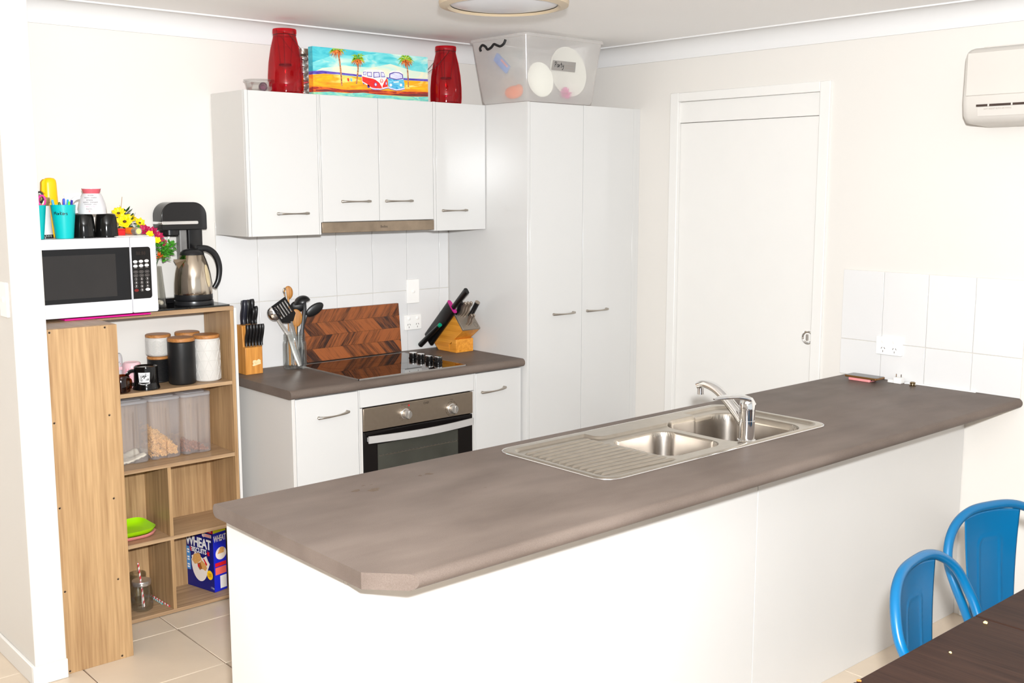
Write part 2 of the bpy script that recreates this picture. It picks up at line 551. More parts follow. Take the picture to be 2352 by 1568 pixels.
# ------------------------------------------------------------------ wall tiles
def tiles(parent, spots, mat='wall_tile'):
    cache = {}
    for (axis, u0, u1, z0, z1) in spots:
        key = (axis, round(u1 - u0, 4), round(z1 - z0, 4))
        w, h = u1 - u0, z1 - z0
        if key not in cache:
            g = G()
            e = 0.0011
            if axis == 'Y': g.box(e, w - e, -0.006, 0, e, h - e)
            else: g.box(-0.006, 0, e, w - e, e, h - e)
            o = g.build('wall_tile', mat, parent, world=False, bevel=0.0012, bseg=2)
            cache[key] = o
        else:
            o = share(cache[key], 'wall_tile', (0, 0, 0), parent)
            b = o.modifiers.new('bevel', 'BEVEL'); b.width = 0.0012; b.segments = 2
        o.location = (u0, 0, z0) if axis == 'Y' else (0, u0, z0)
G().box(-2.04, -0.772, -0.002, 0, BH, 1.58).build('tile_grout', 'tile_grout', wall_back, smooth=0)
xs = [-2.04, -1.843, -1.641, -1.438, -1.236, -1.034, -0.834, -0.774]
tiles(wall_back, [('Y', a, b, z0, z1) for a, b in zip(xs, xs[1:]) for z0, z1 in ((BH, 1.225), (1.225, 1.525), (1.525, 1.58))])
G().box(-0.002, 0, -2.571, -1.787, BH, 1.38).build('tile_grout', 'tile_grout', wall_right, smooth=0)
ys = [-2.571, -2.374, -2.177, -1.98, -1.787]
tiles(wall_right, [('X', a, b, z0, z1) for a, b in zip(ys, ys[1:]) for z0, z1 in ((BH, 1.08), (1.08, 1.38))])

# ------------------------------------------------------------------ kitchen joinery
def bow_handle(name, x0, x1, y, z, parent, drop=0.0, up=0.0):
    """slim bow handle along X in front of a door at plane y, slightly thicker at both ends"""
    n = 13; g = G()
    P = []; R = []
    for i in range(n):
        t = i / (n - 1)
        P.append((x0 + (x1 - x0) * t, y - 0.006 - 0.022 * math.sin(math.pi * t) ** 0.7, z + up * (t - 0.5) * 2))
        R.append(0.0032 + 0.0038 * abs(2 * t - 1) ** 1.6)
    g.tube(P, R, 10, flat=(1.25, 0.75), up=(0, 0, 1))
    for xx, sx in ((x0, 1), (x1, -1)):
        g.tube([(xx + sx * 0.004, y + 0.001, z + (up if sx < 0 else -up)), (xx + sx * 0.004, y - 0.009, z + (up if sx < 0 else -up))], 0.0065, 10)
    return g.build(name, 'satin_nickel', parent, smooth=60)

def door_panel(name, x0, x1, y, z0, z1, parent, mat='white_laminate', t=0.016):
    return G().box(x0, x1, y, y + t, z0, z1).build(name, mat, parent, bevel=0.0012)

UD, ZT = -0.30, 2.118
wc1 = thing('wall_cabinet', (-1.866, -0.15, 1.528), 'white single-door wall cabinet at the left end of the row', 'cabinet', 'white wall cabinets')
G().box(-2.038, -1.694, UD + 0.017, -0.0065, 1.528, ZT).build('body', 'white_melamine', wc1, bevel=0.001)
G().box(-2.038, -2.024, UD, UD + 0.016, 1.528, ZT).build('filler_strip', 'white_laminate', wc1, bevel=0.001)
G().box(-1.7015, -1.694, UD + 0.001, UD + 0.016, 1.528, ZT).build('filler_strip', 'white_laminate', wc1, bevel=0.001)
d = door_panel('door', -2.0225, -1.7035, UD, 1.528, ZT - 0.001, wc1)
bow_handle('handle', -1.905, -1.762, UD, 1.62, d)
wc2 = thing('wall_cabinet', (-1.387, -0.15, 1.58), 'white double-door wall cabinet above the rangehood', 'cabinet', 'white wall cabinets')
G().box(-1.693, -1.081, UD + 0.017, -0.0065, 1.58, ZT).build('body', 'white_melamine', wc2, bevel=0.001)
G().box(-1.693, -1.687, UD + 0.001, UD + 0.016, 1.58, ZT).build('filler_strip', 'white_laminate', wc2, bevel=0.001)
d = door_panel('door', -1.6855, -1.393, UD, 1.582, ZT - 0.001, wc2)
bow_handle('handle', -1.59, -1.447, UD, 1.668, d)
d = door_panel('door', -1.3905, -1.090, UD, 1.582, ZT - 0.001, wc2)
bow_handle('handle', -1.36, -1.217, UD, 1.668, d)
wc3 = thing('wall_cabinet', (-0.925, -0.15, 1.528), 'white single-door wall cabinet beside the tall pantry', 'cabinet', 'white wall cabinets')
G().box(-1.080, -0.774, UD + 0.017, -0.0065, 1.528, ZT).build('body', 'white_melamine', wc3, bevel=0.001)
G().box(-1.0875, -1.0735, UD, UD + 0.016, 1.528, ZT).build('filler_strip', 'white_laminate', wc3, bevel=0.001)
d = door_panel('door', -1.0715, -0.7745, UD, 1.528, ZT - 0.001, wc3)
bow_handle('handle', -1.04, -0.897, UD, 1.621, d)

pm('hood_steel', srgb(150, 134, 116), 0.4, metal=0.75, var=0.22, vscale=14)
hood = thing('rangehood', (-1.39, -0.15, 1.533), 'slim brushed steel slide-out rangehood under the double cabinet', 'rangehood')
G().box(-1.692, -1.090, UD - 0.004, UD + 0.012, 1.534, 1.579).build('front_rail', 'hood_steel', hood, bevel=0.0015)
G().box(-1.688, -1.086, UD + 0.0125, -0.02, 1.545, 1.579).build('body', 'edge_dark', hood)
G().box(-1.66, -1.12, UD + 0.03, -0.05, 1.541, 1.5445).build('filter', 'brushed_steel', hood)
pm('print_dark', srgb(60, 50, 42), 0.6, var=0)
g = G(); lay(g, text2d('Bellini', 0.016), lambda x, y: (-1.372 + x, UD - 0.0045, 1.555 + y)); g.build('lettering', 'print_dark', hood, smooth=0)

PD = -0.598
pantry = thing('pantry_cupboard', (-0.386, -0.3, 0), 'tall white two-door pantry cupboard in the corner', 'cupboard')
G().box(-0.771, -0.7555, PD, -0.007, 0.0, ZT).build('side_panel', 'white_laminate', pantry, bevel=0.001)
G().box(-0.754, -0.002, PD + 0.018, -0.004, 0.10, ZT).build('body', 'white_melamine', pantry)
G().box(-0.754, -0.002, PD + 0.06, PD + 0.075, 0.0, 0.099).build('kickboard', 'white_melamine', pantry)
d = door_panel('door', -0.7535, -0.4095, PD, 0.105, ZT - 0.001, pantry)
bow_handle('handle', -0.605, -0.467, PD, 1.125, d)
d = door_panel('door', -0.4065, -0.0520, PD, 0.105, ZT - 0.001, pantry)
bow_handle('handle', -0.377, -0.234, PD, 1.125, d)
G().box(-0.0500, -0.026, PD + 0.001, PD + 0.017, 0.0, ZT).build('filler_strip', 'white_laminate', pantry, bevel=0.001)
G().box(-0.0245, -0.0, PD + 0.004, PD + 0.017, 0.0, ZT).build('filler_strip', 'white_laminate', pantry, bevel=0.001)

CD = -0.565
CZ = BH - 0.038
bc1 = thing('base_cabinet', (-1.85, -0.28, 0), 'white base cabinet with one door left of the oven', 'cabinet', 'white base cabinets')
G().box(-2.015, -2.000, CD, -0.008, 0.0, CZ).build('end_panel', 'white_melamine', bc1, bevel=0.001)
G().box(-1.999, -1.692, CD + 0.017, -0.008, 0.10, CZ).build('body', 'white_melamine', bc1)
G().box(-1.999, -1.692, CD + 0.06, CD + 0.075, 0.0, 0.099).build('kickboard', 'white_melamine', bc1)
d = door_panel('door', -1.998, -1.7005, CD, 0.105, CZ - 0.004, bc1)
bow_handle('handle', -1.897, -1.753, CD, 0.80, d, up=0.004)
G().box(-1.698, -1.6925, CD + 0.001, CD + 0.016, 0.105, CZ - 0.002).build('filler_strip', 'white_laminate', bc1)
oc = thing('oven_housing', (-1.38, -0.28, 0), 'white panel and cupboard frame around the built-in oven', 'cabinet', 'white base cabinets')
G().box(-1.6905, -1.0715, CD, CD + 0.016, 0.809, CZ - 0.002).build('top_panel', 'white_laminate', oc, bevel=0.001)
G().box(-1.6905, -1.679, CD + 0.002, -0.01, 0.10, 0.806).build('side_panel', 'white_melamine', oc)
G().box(-1.079, -1.0715, CD + 0.002, -0.01, 0.10, 0.806).build('side_panel', 'white_melamine', oc)
G().box(-1.6905, -1.0715, CD, CD + 0.016, 0.105, 0.203).build('bottom_panel', 'white_laminate', oc, bevel=0.001)
G().box(-1.6905, -1.0715, CD + 0.06, CD + 0.075, 0.0, 0.099).build('kickboard', 'white_melamine', oc)
bc3 = thing('base_cabinet', (-0.92, -0.28, 0), 'white base cabinet with one door between oven and pantry', 'cabinet', 'white base cabinets')
G().box(-1.0700, -0.773, CD + 0.017, -0.008, 0.10, CZ).build('body', 'white_melamine', bc3)
G().box(-1.0700, -0.773, CD + 0.06, CD + 0.075, 0.0, 0.099).build('kickboard', 'white_melamine', bc3)
d = door_panel('door', -1.0585, -0.781, CD, 0.105, CZ - 0.004, bc3)
bow_handle('handle', -1.027, -0.886, CD, 0.797, d, up=0.004)
G().box(-1.0695, -1.0605, CD + 0.001, CD + 0.016, 0.105, CZ - 0.002).build('filler_strip', 'white_laminate', bc3)

def bench_profile(y_front, y_back, back_round=False, t=0.037, r=0.0185):
    """(y,z) outline: bull-nosed front, square or nosed back"""
    p = []
    zc = BH - r
    for i in range(11):
        a = math.pi / 2 + math.pi * i / 10
        p.append((y_front + r + r * math.cos(a), zc + r * math.sin(a)))
    if back_round:
        for i in range(11):
            a = -math.pi / 2 + math.pi * i / 10
            p.append((y_back - r + r * math.cos(a), zc + r * math.sin(a)))
    else:
        p += [(y_back, BH - t), (y_back, BH)]
    return p
wt = thing('stove_worktop', (-1.4, -0.3, CZ), 'brown laminate worktop with rounded front along the stove wall', 'worktop')
g = G().prism(bench_profile(-0.585, -0.006), 'X', -2.028, -0.772)
g.build('laminate_slab', 'bench_laminate', wt, smooth=30)

# ------------------------------------------------------------------ island
IX0, IY0, IY1 = -2.962, -1.803, -2.580
STAINS = [(-2.624, -1.957, 0.012, 0.010, 1), (-2.583, -1.981, 0.019, 0.012, 2), (-2.582, -1.928, 0.005, 0.004, 3), (-2.560, -1.934, 0.004, 0.003, 4), (-2.373, -1.947, 0.012, 0.009, 5), (-2.403, -1.946, 0.006, 0.005, 6), (-2.343, -2.161, 0.004, 0.003, 7)]
wt2 = thing('island_worktop', (-1.5, -2.2, CZ), 'long brown laminate island worktop with clipped front corner', 'worktop')
SX0, SX1, SY0, SY1 = -2.03, -0.985, -2.318, -1.895     # cut-out for the sink
me = bmesh.new()
def seg_prism(profile, x0, x1):
    vs0 = [me.verts.new((x0, y, z)) for y, z in profile]
    vs1 = [me.verts.new((x1, y, z)) for y, z in profile]
    n = len(profile)
    me.faces.new(list(reversed(vs0))); me.faces.new(vs1)
    for i in range(n):
        me.faces.new((vs0[i], vs0[(i + 1) % n], vs1[(i + 1) % n], vs1[i]))
full = bench_profile(IY1, IY0, True)
seg_prism(full, IX0, SX0)
# clip the front left corner
A = Vector((IX0, -2.489, 0)); B = Vector((-2.873, -2.584, 0))
nrm = Vector((-(B - A).y, (B - A).x, 0)); nrm = nrm if nrm.dot(Vector((-1, -1, 0))) > 0 else -nrm
r_ = bmesh.ops.bisect_plane(me, geom=me.verts[:] + me.edges[:] + me.faces[:], plane_co=A, plane_no=nrm, clear_outer=True)
bmesh.ops.contextual_create(me, geom=[e for e in r_['geom_cut'] if isinstance(e, bmesh.types.BMEdge)])
seg_prism(full, SX1, -0.0)
seg_prism(bench_profile(IY1, SY0, False), SX0, SX1)
back = [(-y + SY1 + IY0, z) for y, z in bench_profile(SY1, IY0, False)]
seg_prism(list(reversed(back)), SX0, SX1)
bmesh.ops.recalc_face_normals(me, faces=me.faces[:])
dm = bpy.data.meshes.new('laminate_slab'); me.to_mesh(dm); me.free()
gg = G(); gg.v = [tuple(v.co) for v in dm.vertices]; gg.f = [tuple(p.vertices) for p in dm.polygons]; gg.m = [0] * len(gg.f)
gg.build('laminate_slab', 'bench_laminate', wt2, smooth=30)
pm('particle_board', srgb(196, 180, 156), 0.8, var=0.1, vscale=80)
G().box(-2.85, -0.002, -2.545, -2.40, CZ - 0.004, CZ + 0.0004).build('edge_batten', 'particle_board', wt2, smooth=0)

pm('bench_stain', srgb(92, 76, 62), 0.6, var=0.2, vscale=200)
def stain(x, y, rx, ry, seed):
    rs = random.Random(seed); n = 22
    ph = [rs.uniform(0, 6.28) for _ in range(4)]
    q = []
    for i in range(n):
        a = 2 * math.pi * i / n
        k = 1 + 0.22 * math.sin(2 * a + ph[0]) + 0.16 * math.sin(3 * a + ph[1]) + 0.10 * math.sin(5 * a + ph[2])
        q.append((x + rx * k * math.cos(a), y + ry * k * math.sin(a)))
    g = G(); lay(g, poly2d(q), lambda a, b: (a, b, BH + 0.00025)); g.build('stain', 'bench_stain', wt2, smooth=0)
for s_ in STAINS: stain(*s_)

isl = thing('island_cabinet', (-1.45, -2.1, 0), 'white panelled island cabinet under the long worktop', 'cabinet')
IP = -2.358
G().box(-2.912, -1.3795, IP, IP + 0.016, 0.0, CZ - 0.002).build('front_panel', 'panel_white', isl, bevel=0.001)
G().box(-1.3765, -0.003, IP, IP + 0.016, 0.0, CZ - 0.002).build('front_panel', 'panel_white', isl, bevel=0.001)
G().box(-2.912, -2.896, IP + 0.0165, -1.775, 0.0, CZ - 0.002).build('end_panel', 'panel_white', isl, bevel=0.001)
G().box(-2.8955, -2.06, IP + 0.017, -1.80, 0.09, CZ - 0.002).build('body', 'white_melamine', isl)
G().box(-0.96, -0.003, IP + 0.017, -1.80, 0.09, CZ - 0.002).build('body', 'white_melamine', isl)
G().box(-2.059, -0.961, IP + 0.017, -1.80, 0.09, 0.72).build('body', 'white_melamine', isl)
# ------------------------------------------------------------------ sink (pressed steel sheet as a height field)
def sdrr(x, y, x0, x1, y0, y1, r):
    """signed distance to a rounded rectangle, negative inside"""
    cx, cy = (x0 + x1) / 2, (y0 + y1) / 2
    hx, hy = (x1 - x0) / 2 - r, (y1 - y0) / 2 - r
    dx, dy = abs(x - cx) - hx, abs(y - cy) - hy
    return math.hypot(max(dx, 0), max(dy, 0)) + min(max(dx, dy), 0) - r
def sst(a, b, x):
    t = min(1, max(0, (x - a) / (b - a)))
    return t * t * (3 - 2 * t)
RX0, RX1, RY0, RY1 = -2.058, -0.958, -2.345, -1.868
B1 = (-1.705, -1.435, -2.268, -2.005, 0.06)
B2 = (-1.392, -1.035, -2.304, -1.955, 0.075)
def sink_h(x, y):
    d = sdrr(x, y, RX0, RX1, RY0, RY1, 0.055)
    if d > 0: return None
    h = 0.0045 - 0.0042 * sst(-0.010, 0.0, d)                       # rolled outer edge
    # pressed well: drainer side, then the bowls side, with a wide ledge behind the small bowl
    w1 = sdrr(x, y, RX0 + 0.022, -1.40, RY0 + 0.018, -1.900, 0.05)
    w1b = sdrr(x, y, -1.70, -1.20, -1.965, -1.80, 0.03)             # ledge
    w2 = sdrr(x, y, -1.45, RX1 - 0.022, RY0 + 0.018, -1.900, 0.05)
    w = min(w1, w2)
    w = max(w, -w1b)
    well = sst(0.0, -0.011, w)
    h -= 0.0085 * well
    # drainer ribs fan out toward the small bowl
    if -2.03 < x < -1.70 and -2.325 < y < -1.915:
        u = (x + 2.02) / 0.30
        fy = (-2.115 + (y + 2.115) * (1.0 + 0.10 * (0.5 - u)))
        ph = (fy + 2.31) / 0.030
        f = abs((ph % 1.0) - 0.5) * 2
        edge = sst(-2.022 + 0.02 * abs(y + 2.11), -2.005 + 0.02 * abs(y + 2.11), x) * sst(-1.712 + 0.12 * max(0, -2.2 - y), -1.735 + 0.12 * max(0, -2.2 - y), x) * sst(-2.318, -2.300, y) * sst(-1.93, -1.945, y)
        h += 0.0058 * sst(0.52, 0.78, f) * edge
    for b, dep in ((B1, 0.135), (B2, 0.17)):
        d2 = sdrr(x, y, *b)
        if d2 < 0.006:
            h -= dep * sst(0.003, -0.015, d2) ** 0.8 + 0.012 * sst(-0.022, -0.13, d2)
    return h
def lines(a, b, n, dense=()):
    v = [a + (b - a) * i / n for i in range(n + 1)]
    return v
gx = lines(RX0 - 0.0005, RX1 + 0.0005, 340); gy = lines(RY0 - 0.0005, RY1 + 0.0005, 280)
g = G(); idx = {}
for i, x in enumerate(gx):
    for j, y in enumerate(gy):
        h = sink_h(x, y)
        if h is not None:
            idx[i, j] = len(g.v); g.v.append((x, y, BH + 0.0012 + h))
for i in range(len(gx) - 1):
    for j in range(len(gy) - 1):
        q = [(i, j), (i + 1, j), (i + 1, j + 1), (i, j + 1)]
        if all(k in idx for k in q): g.f.append(tuple(idx[k] for k in q)); g.m.append(0)
sink = thing('kitchen_sink', ((RX0 + RX1) / 2, (RY0 + RY1) / 2, BH), 'stainless steel sink with one and a half bowls and ribbed drainer', 'sink')
allv, allf = g.v, g.f
def sub_sheet(name, mat, keep):
    gg = G(); mp_ = {}
    for f_ in allf:
        cx = sum(allv[i][0] for i in f_) / 4; cy_ = sum(allv[i][1] for i in f_) / 4
        if keep(cx, cy_):
            for i in f_:
                if i not in mp_: mp_[i] = len(gg.v); gg.v.append(allv[i])
            gg.f.append(tuple(mp_[i] for i in f_)); gg.m.append(0)
    o = gg.build(name, mat, sink, smooth=0)
    o.data.polygons.foreach_set('use_smooth', [True] * len(o.data.polygons))
in1 = lambda x, y: sdrr(x, y, *B1) < 0.001
in2 = lambda x, y: sdrr(x, y, *B2) < 0.001
sub_sheet('drainer_sheet', 'sink_steel', lambda x, y: not in1(x, y) and not in2(x, y))
sub_sheet('bowl', 'bowl_steel', in1)
sub_sheet('bowl', 'bowl_steel', in2)
# outer rolled rim
ring = []
for (cx, cy_, st) in ((RX1 - 0.055, RY1 - 0.055, 0), (RX0 + 0.055, RY1 - 0.055, 90), (RX0 + 0.055, RY0 + 0.055, 180), (RX1 - 0.055, RY0 + 0.055, 270)):
    for k in range(9):
        a = math.radians(st + 90 * k / 8)
        ring.append((cx + 0.0555 * math.cos(a), cy_ + 0.0555 * math.sin(a), BH + 0.0018))
G().tube(ring, 0.0020, 8, closed=True).build('rim', 'chrome', sink)
for b, z in ((B1, BH - 0.148), (B2, BH - 0.183)):
    G().lathe([(0.042, 0.0), (0.040, 0.004), (0.030, 0.003), (0.0, 0.002)], ((b[0] + b[1]) / 2, (b[2] + b[3]) / 2, z + 0.006), 24).build('strainer', 'chrome', sink)

# mixer tap
TX, TY, TZ = -1.368, -2.300, BH + 0.002
tap = thing('mixer_tap', (TX, TY, TZ), 'chrome single-lever mixer tap rising from the sink', 'tap')
G().lathe([(0.029, 0), (0.029, 0.004), (0.0255, 0.006), (0.0255, 0.066), (0.0245, 0.067), (0.0255, 0.068), (0.0255, 0.100)], (TX, TY, TZ), 36).build('body', 'chrome', tap)
sp = smooth_path([(TX + 0.004, TY + 0.012, TZ + 0.052), (TX + 0.010, TY + 0.060, TZ + 0.095), (TX + 0.014, TY + 0.125, TZ + 0.142), (TX + 0.016, TY + 0.180, TZ + 0.158), (TX + 0.016, TY + 0.212, TZ + 0.150)], 7)
n_ = len(sp)
spout = G().tube(sp, [0.0195 - 0.0045 * i / (n_ - 1) for i in range(n_)], 14, flat=(0.95, 0.72), up=(0, 0, 1)).build('spout', 'chrome', tap, smooth=60)
G().lathe([(0.0105, 0), (0.0105, 0.022)], (TX + 0.016, TY + 0.203, TZ + 0.120), 20).build('aerator', 'chrome', spout)
g = G().lathe([(0.0255, 0.1005), (0.0257, 0.112), (0.0235, 0.128), (0.016, 0.139), (0.0, 0.142)], (TX, TY, TZ), 32)
head = g.build('lever_head', 'chrome', tap)
lp = smooth_path([(TX + 0.016, TY - 0.004, TZ + 0.117), (TX - 0.004, TY + 0.002, TZ + 0.137), (TX - 0.045, TY + 0.010, TZ + 0.147), (TX - 0.100, TY + 0.020, TZ + 0.150), (TX - 0.138, TY + 0.026, TZ + 0.148)], 7)
n_ = len(lp)
G().tube(lp, [max(0.003, [0.020, 0.0235, 0.0165, 0.0125, 0.0045][min(4, int(4.0 * i / (n_ - 1)))] * (1 - (4.0 * i / (n_ - 1)) % 1) + [0.020, 0.0235, 0.0165, 0.0125, 0.0045][min(4, int(4.0 * i / (n_ - 1)) + 1)] * ((4.0 * i / (n_ - 1)) % 1)) for i in range(n_)], 14, flat=(1.0, 0.42), up=(0, 0, 1)).build('lever', 'chrome', tap, smooth=60)

# ------------------------------------------------------------------ oven
OV = CD - 0.004
pm('oven_black', srgb(16, 13, 13), 0.12, var=0)
pm('oven_window', srgb(62, 62, 56), 0.1, var=0.2, vscale=6)
pm('handle_grey', srgb(196, 194, 192), 0.35, metal=0.3, var=0.02)
oven = thing('built_in_oven', (-1.38, -0.3, 0.21), 'built-in electric oven with steel control panel and black glass door', 'oven')
G().box(-1.677, -1.081, OV + 0.022, -0.03, 0.21, 0.803).build('body', 'black_matte', oven)
panel = G().box(-1.677, -1.081, OV, OV + 0.02, 0.705, 0.8035).build('control_panel', 'oven_steel', oven, bevel=0.0015)
for kx, kz in ((-1.462, 0.754), (-1.205, 0.742)):
    kn = G().lathe([(0.0235, 0), (0.0235, 0.005), (0.0205, 0.007), (0.0195, 0.026), (0.017, 0.030)], (kx, OV, kz), 28, ax=Matrix.Rotation(math.radians(90), 3, 'X')).build('knob', 'steel_light', oven)
    G().box(kx - 0.0055, kx + 0.0055, OV - 0.036, OV - 0.029, kz - 0.0175, kz + 0.0175).build('knob_grip', 'steel_light', kn, bevel=0.002)
pm('indicator_red', srgb(190, 20, 24), 0.3, var=0)
on_panel = lambda cx, cz: (lambda x, y: (cx + x, OV - 0.0005, cz + y))
for body_, size_, cx_, cz_ in (('CHEF', 0.013, -1.347, 0.787), ('Bake & Grill', 0.008, -1.462, 0.795), ('Heat', 0.008, -1.205, 0.784)):
    g = G(); lay(g, text2d(body_, size_, bold=0.02 if body_ == 'CHEF' else 0), on_panel(cx_, cz_)); g.build('lettering', 'print_dark', panel, smooth=0)
for kx, kz in ((-1.462, 0.754), (-1.205, 0.742)):
    g = G()
    for a in range(-150, 151, 30):
        r = math.radians(90 - a)
        lay(g, disc2d(kx + 0.032 * math.cos(r), kz + 0.031 * math.sin(r), 0.0022, 0.0012, 6), lambda x, y: (x, OV - 0.0005, y))
    g.build('dial_marks', 'print_dark', panel, smooth=0)
g = G()
lay(g, ring2d(-1.205, 0.742, 0.034, 0.034, 0.0009, 30), lambda x, y: (x, OV - 0.0004, y))
g.build('dial_ring', 'print_dark', panel, smooth=0)
g = G(); lay(g, disc2d(-1.441, 0.7885, 0.0042), lambda x, y: (x, OV - 0.0006, y)); g.build('indicator_lamp', 'indicator_red', panel, smooth=0)
dr = G().box(-1.676, -1.082, OV + 0.002, OV + 0.021, 0.21, 0.700).build('oven_door', 'oven_black', oven, bevel=0.002)
G().box(-1.607, -1.168, OV + 0.0008, OV + 0.003, 0.30, 0.640).build('door_window', 'oven_window', dr, bevel=0.0004)
g = G()
for zz in (0.588, 0.5895): g.box(-1.60, -1.175, OV + 0.0003, OV + 0.0012, zz - 0.0012, zz)
for k in range(22):
    x = -1.60 + 0.02 * k
    g.box(x, x + 0.0012, OV + 0.0003, OV + 0.0012, 0.588, 0.592)
g.build('rack_line', 'satin_nickel', dr, smooth=0)
hp = [(-1.660 + 0.572 * i / 16, OV - 0.014 - 0.032 * math.sin(math.pi * i / 16), 0.669) for i in range(17)]
g = G()
vs = []
for (x, y, z) in hp: vs += [(x, y, z - 0.0155), (x, y, z + 0.0155), (x, y + 0.006, z + 0.0155), (x, y + 0.006, z - 0.0155)]
fs = []
for i in range(16):
    for k in range(4): fs.append((4 * i + k, 4 * i + (k + 1) % 4, 4 * i + 4 + (k + 1) % 4, 4 * i + 4 + k))
fs += [(0, 1, 2, 3), (67, 66, 65, 64)]
g.add(vs, fs)
for x in (-1.652, -1.096): g.box(x - 0.007, x + 0.007, OV - 0.013, OV + 0.003, 0.660, 0.678)
g.build('oven_handle', 'handle_grey', dr, smooth=30)

# cooktop
ct = thing('cooktop', (-1.39, -0.32, BH), 'black glass electric cooktop with four chrome knobs', 'cooktop')
CX0, CX1, CY0, CY1 = -1.690, -1.108, -0.558, -0.072
pm('ceramic_glass', srgb(9, 7, 7), 0.025, var=0, spec=0.9)
G().box(CX0 + 0.003, CX1 - 0.003, CY0 + 0.003, CY1 - 0.003, BH + 0.0005, BH + 0.0062).build('glass_plate', 'ceramic_glass', ct, bevel=0.0006)
g = G().box(CX0, CX1, CY0, CY0 + 0.0025, BH + 0.0003, BH + 0.0068).box(CX0, CX1, CY1 - 0.0025, CY1, BH + 0.0003, BH + 0.0068)
g.box(CX0, CX0 + 0.0025, CY0, CY1, BH + 0.0003, BH + 0.0068).box(CX1 - 0.0025, CX1, CY0, CY1, BH + 0.0003, BH + 0.0068)
g.build('trim_frame', 'steel_light', ct, smooth=0)
pm('ring_print', srgb(34, 30, 29), 0.1, var=0)
g = G()
for cx, cy_, r in ((-1.555, -0.43, 0.075), (-1.545, -0.20, 0.095), (-1.315, -0.20, 0.07), (-1.320, -0.42, 0.09)):
    lay(g, ring2d(cx, cy_, r, r, 0.002, 40), lambda x, y: (x, y, BH + 0.0064))
g.build('zone_rings', 'ring_print', ct, smooth=0)
for kx, ky in ((-1.177, -0.243), (-1.170, -0.297), (-1.174, -0.367), (-1.160, -0.416)):
    kn = G().lathe([(0.0205, 0), (0.0205, 0.003), (0.0185, 0.004), (0.0180, 0.024), (0.0175, 0.026)], (kx, ky, BH + 0.0063), 26).build('knob', 'black_gloss', ct)
    G().lathe([(0.0182, 0.021), (0.0186, 0.0225), (0.0182, 0.0265), (0.0120, 0.0275), (0.0, 0.0275)], (kx, ky, BH + 0.0063), 26, cap0=False).build('knob_cap', 'chrome', kn)

# ------------------------------------------------------------------ power points and switches
def outlet(name, loc, w, h, rz, label, kind, group):
    t = thing(name, loc, label, 'power point' if kind != 'switch' else 'switch', group, rz)
    G().rbox(-w / 2, w / 2, -0.009, 0.0, -h / 2, h / 2, 0.004, 'Y').build('plate', 'plastic_white', t, world=False, bevel=0.0015)
    if kind == 'double':
        for sx in (-0.026, 0.026):
            G().lathe([(0.0085, 0), (0.0085, 0.003), (0.007, 0.004)], (sx, -0.009, 0.020), 18, ax=Matrix.Rotation(math.radians(90), 3, 'X')).build('rocker', 'plastic_white', t, world=False)
            g = G()
            for px, pz, an in ((-0.0065, 0.0, 30), (0.0065, 0.0, -30), (0, -0.0135, 0)):
                st = len(g.v)
                g.box(-0.0011, 0.0011, -0.0095, -0.0088, -0.0042, 0.0042)
                g.xf(Matrix.Translation((sx + px, 0, -0.010 + pz)) @ Matrix.Rotation(math.radians(an), 4, 'Y'), st)
            g.build('socket_slots', 'slot_dark', t, world=False, smooth=0)
    elif kind == 'switch':
        G().lathe([(0.0095, 0), (0.0095, 0.003), (0.008, 0.004)], (0, -0.009, 0.0), 18, ax=Matrix.Rotation(math.radians(90), 3, 'X')).build('rocker', 'plastic_white', t, world=False)
    return t
outlet('power_point', (-1.006, -0.006, 1.066), 0.102, 0.074, 0, 'white double power point on the tiles behind the cutting board', 'double', 'power points')
outlet('isolator_switch', (-1.003, -0.006, 1.220), 0.074, 0.118, 0, 'white upright oven switch above the power point', 'switch', None)
outlet('power_point', (-0.006, -2.020, 1.070), 0.118, 0.076, -90, 'white double power point on the tiles beside the island end', 'double', 'power points')
outlet('power_point', (-2.622, 0.0, 1.665), 0.090, 0.072, 0, 'white power point on the wall behind the upturned white mug', 'double', 'power points')
outlet('light_switch', (NX0, -0.482, 1.355), 0.074, 0.118, -90, 'white light switch on the left wall edge', 'switch', None)

# ------------------------------------------------------------------ air conditioner
ac = thing('air_conditioner', (0, -2.82, 1.95), 'white split-system air conditioner on the upper right wall', 'air conditioner')
AY0, AY1 = -2.372, -3.20
body = [(0.0, 2.228), (-0.10, 2.236), (-0.168, 2.236), (-0.190, 2.226), (-0.200, 2.205), (-0.205, 2.040), (-0.196, 1.985), (-0.172, 1.962), (-0.02, 1.955), (0.0, 1.962)]
g = G()
# body prism with the end cap drawn in (rounded end)
ends = [(0.0, 1.0), (0.006, 1.0)]
secs = [(AY0 - 0.000, 0.93), (AY0 - 0.006, 0.975), (AY0 - 0.022, 1.0), (AY1 + 0.022, 1.0), (AY1, 0.93)]
cx_, cz_ = -0.1, 2.098
vs = []; fs = []
nb = len(body)
for (yy, k) in secs:
    for x, z in body: vs.append((min(0, cx_ + (x - cx_) * (k if x < -0.01 else 1)), yy, cz_ + (z - cz_) * k))
for i in range(len(secs) - 1):
    for j in range(nb):
        fs.append((i * nb + j, i * nb + (j + 1) % nb, (i + 1) * nb + (j + 1) % nb, (i + 1) * nb + j))
fs.append(tuple(range(nb))); fs.append(tuple(reversed(range((len(secs) - 1) * nb, len(secs) * nb))))
g.add(vs, fs)
acb = g.build('body', 'plastic_offwhite', ac, smooth=50)
G().box(-0.2075, -0.200, AY1 + 0.02, AY0 - 0.012, 2.062, 2.218).build('front_panel', 'plastic_offwhite', ac, bevel=0.003)
G().box(-0.2072, -0.1965, AY1 + 0.02, AY0 - 0.055, 2.022, 2.030).build('air_slot', 'slot_dark', ac, smooth=0)
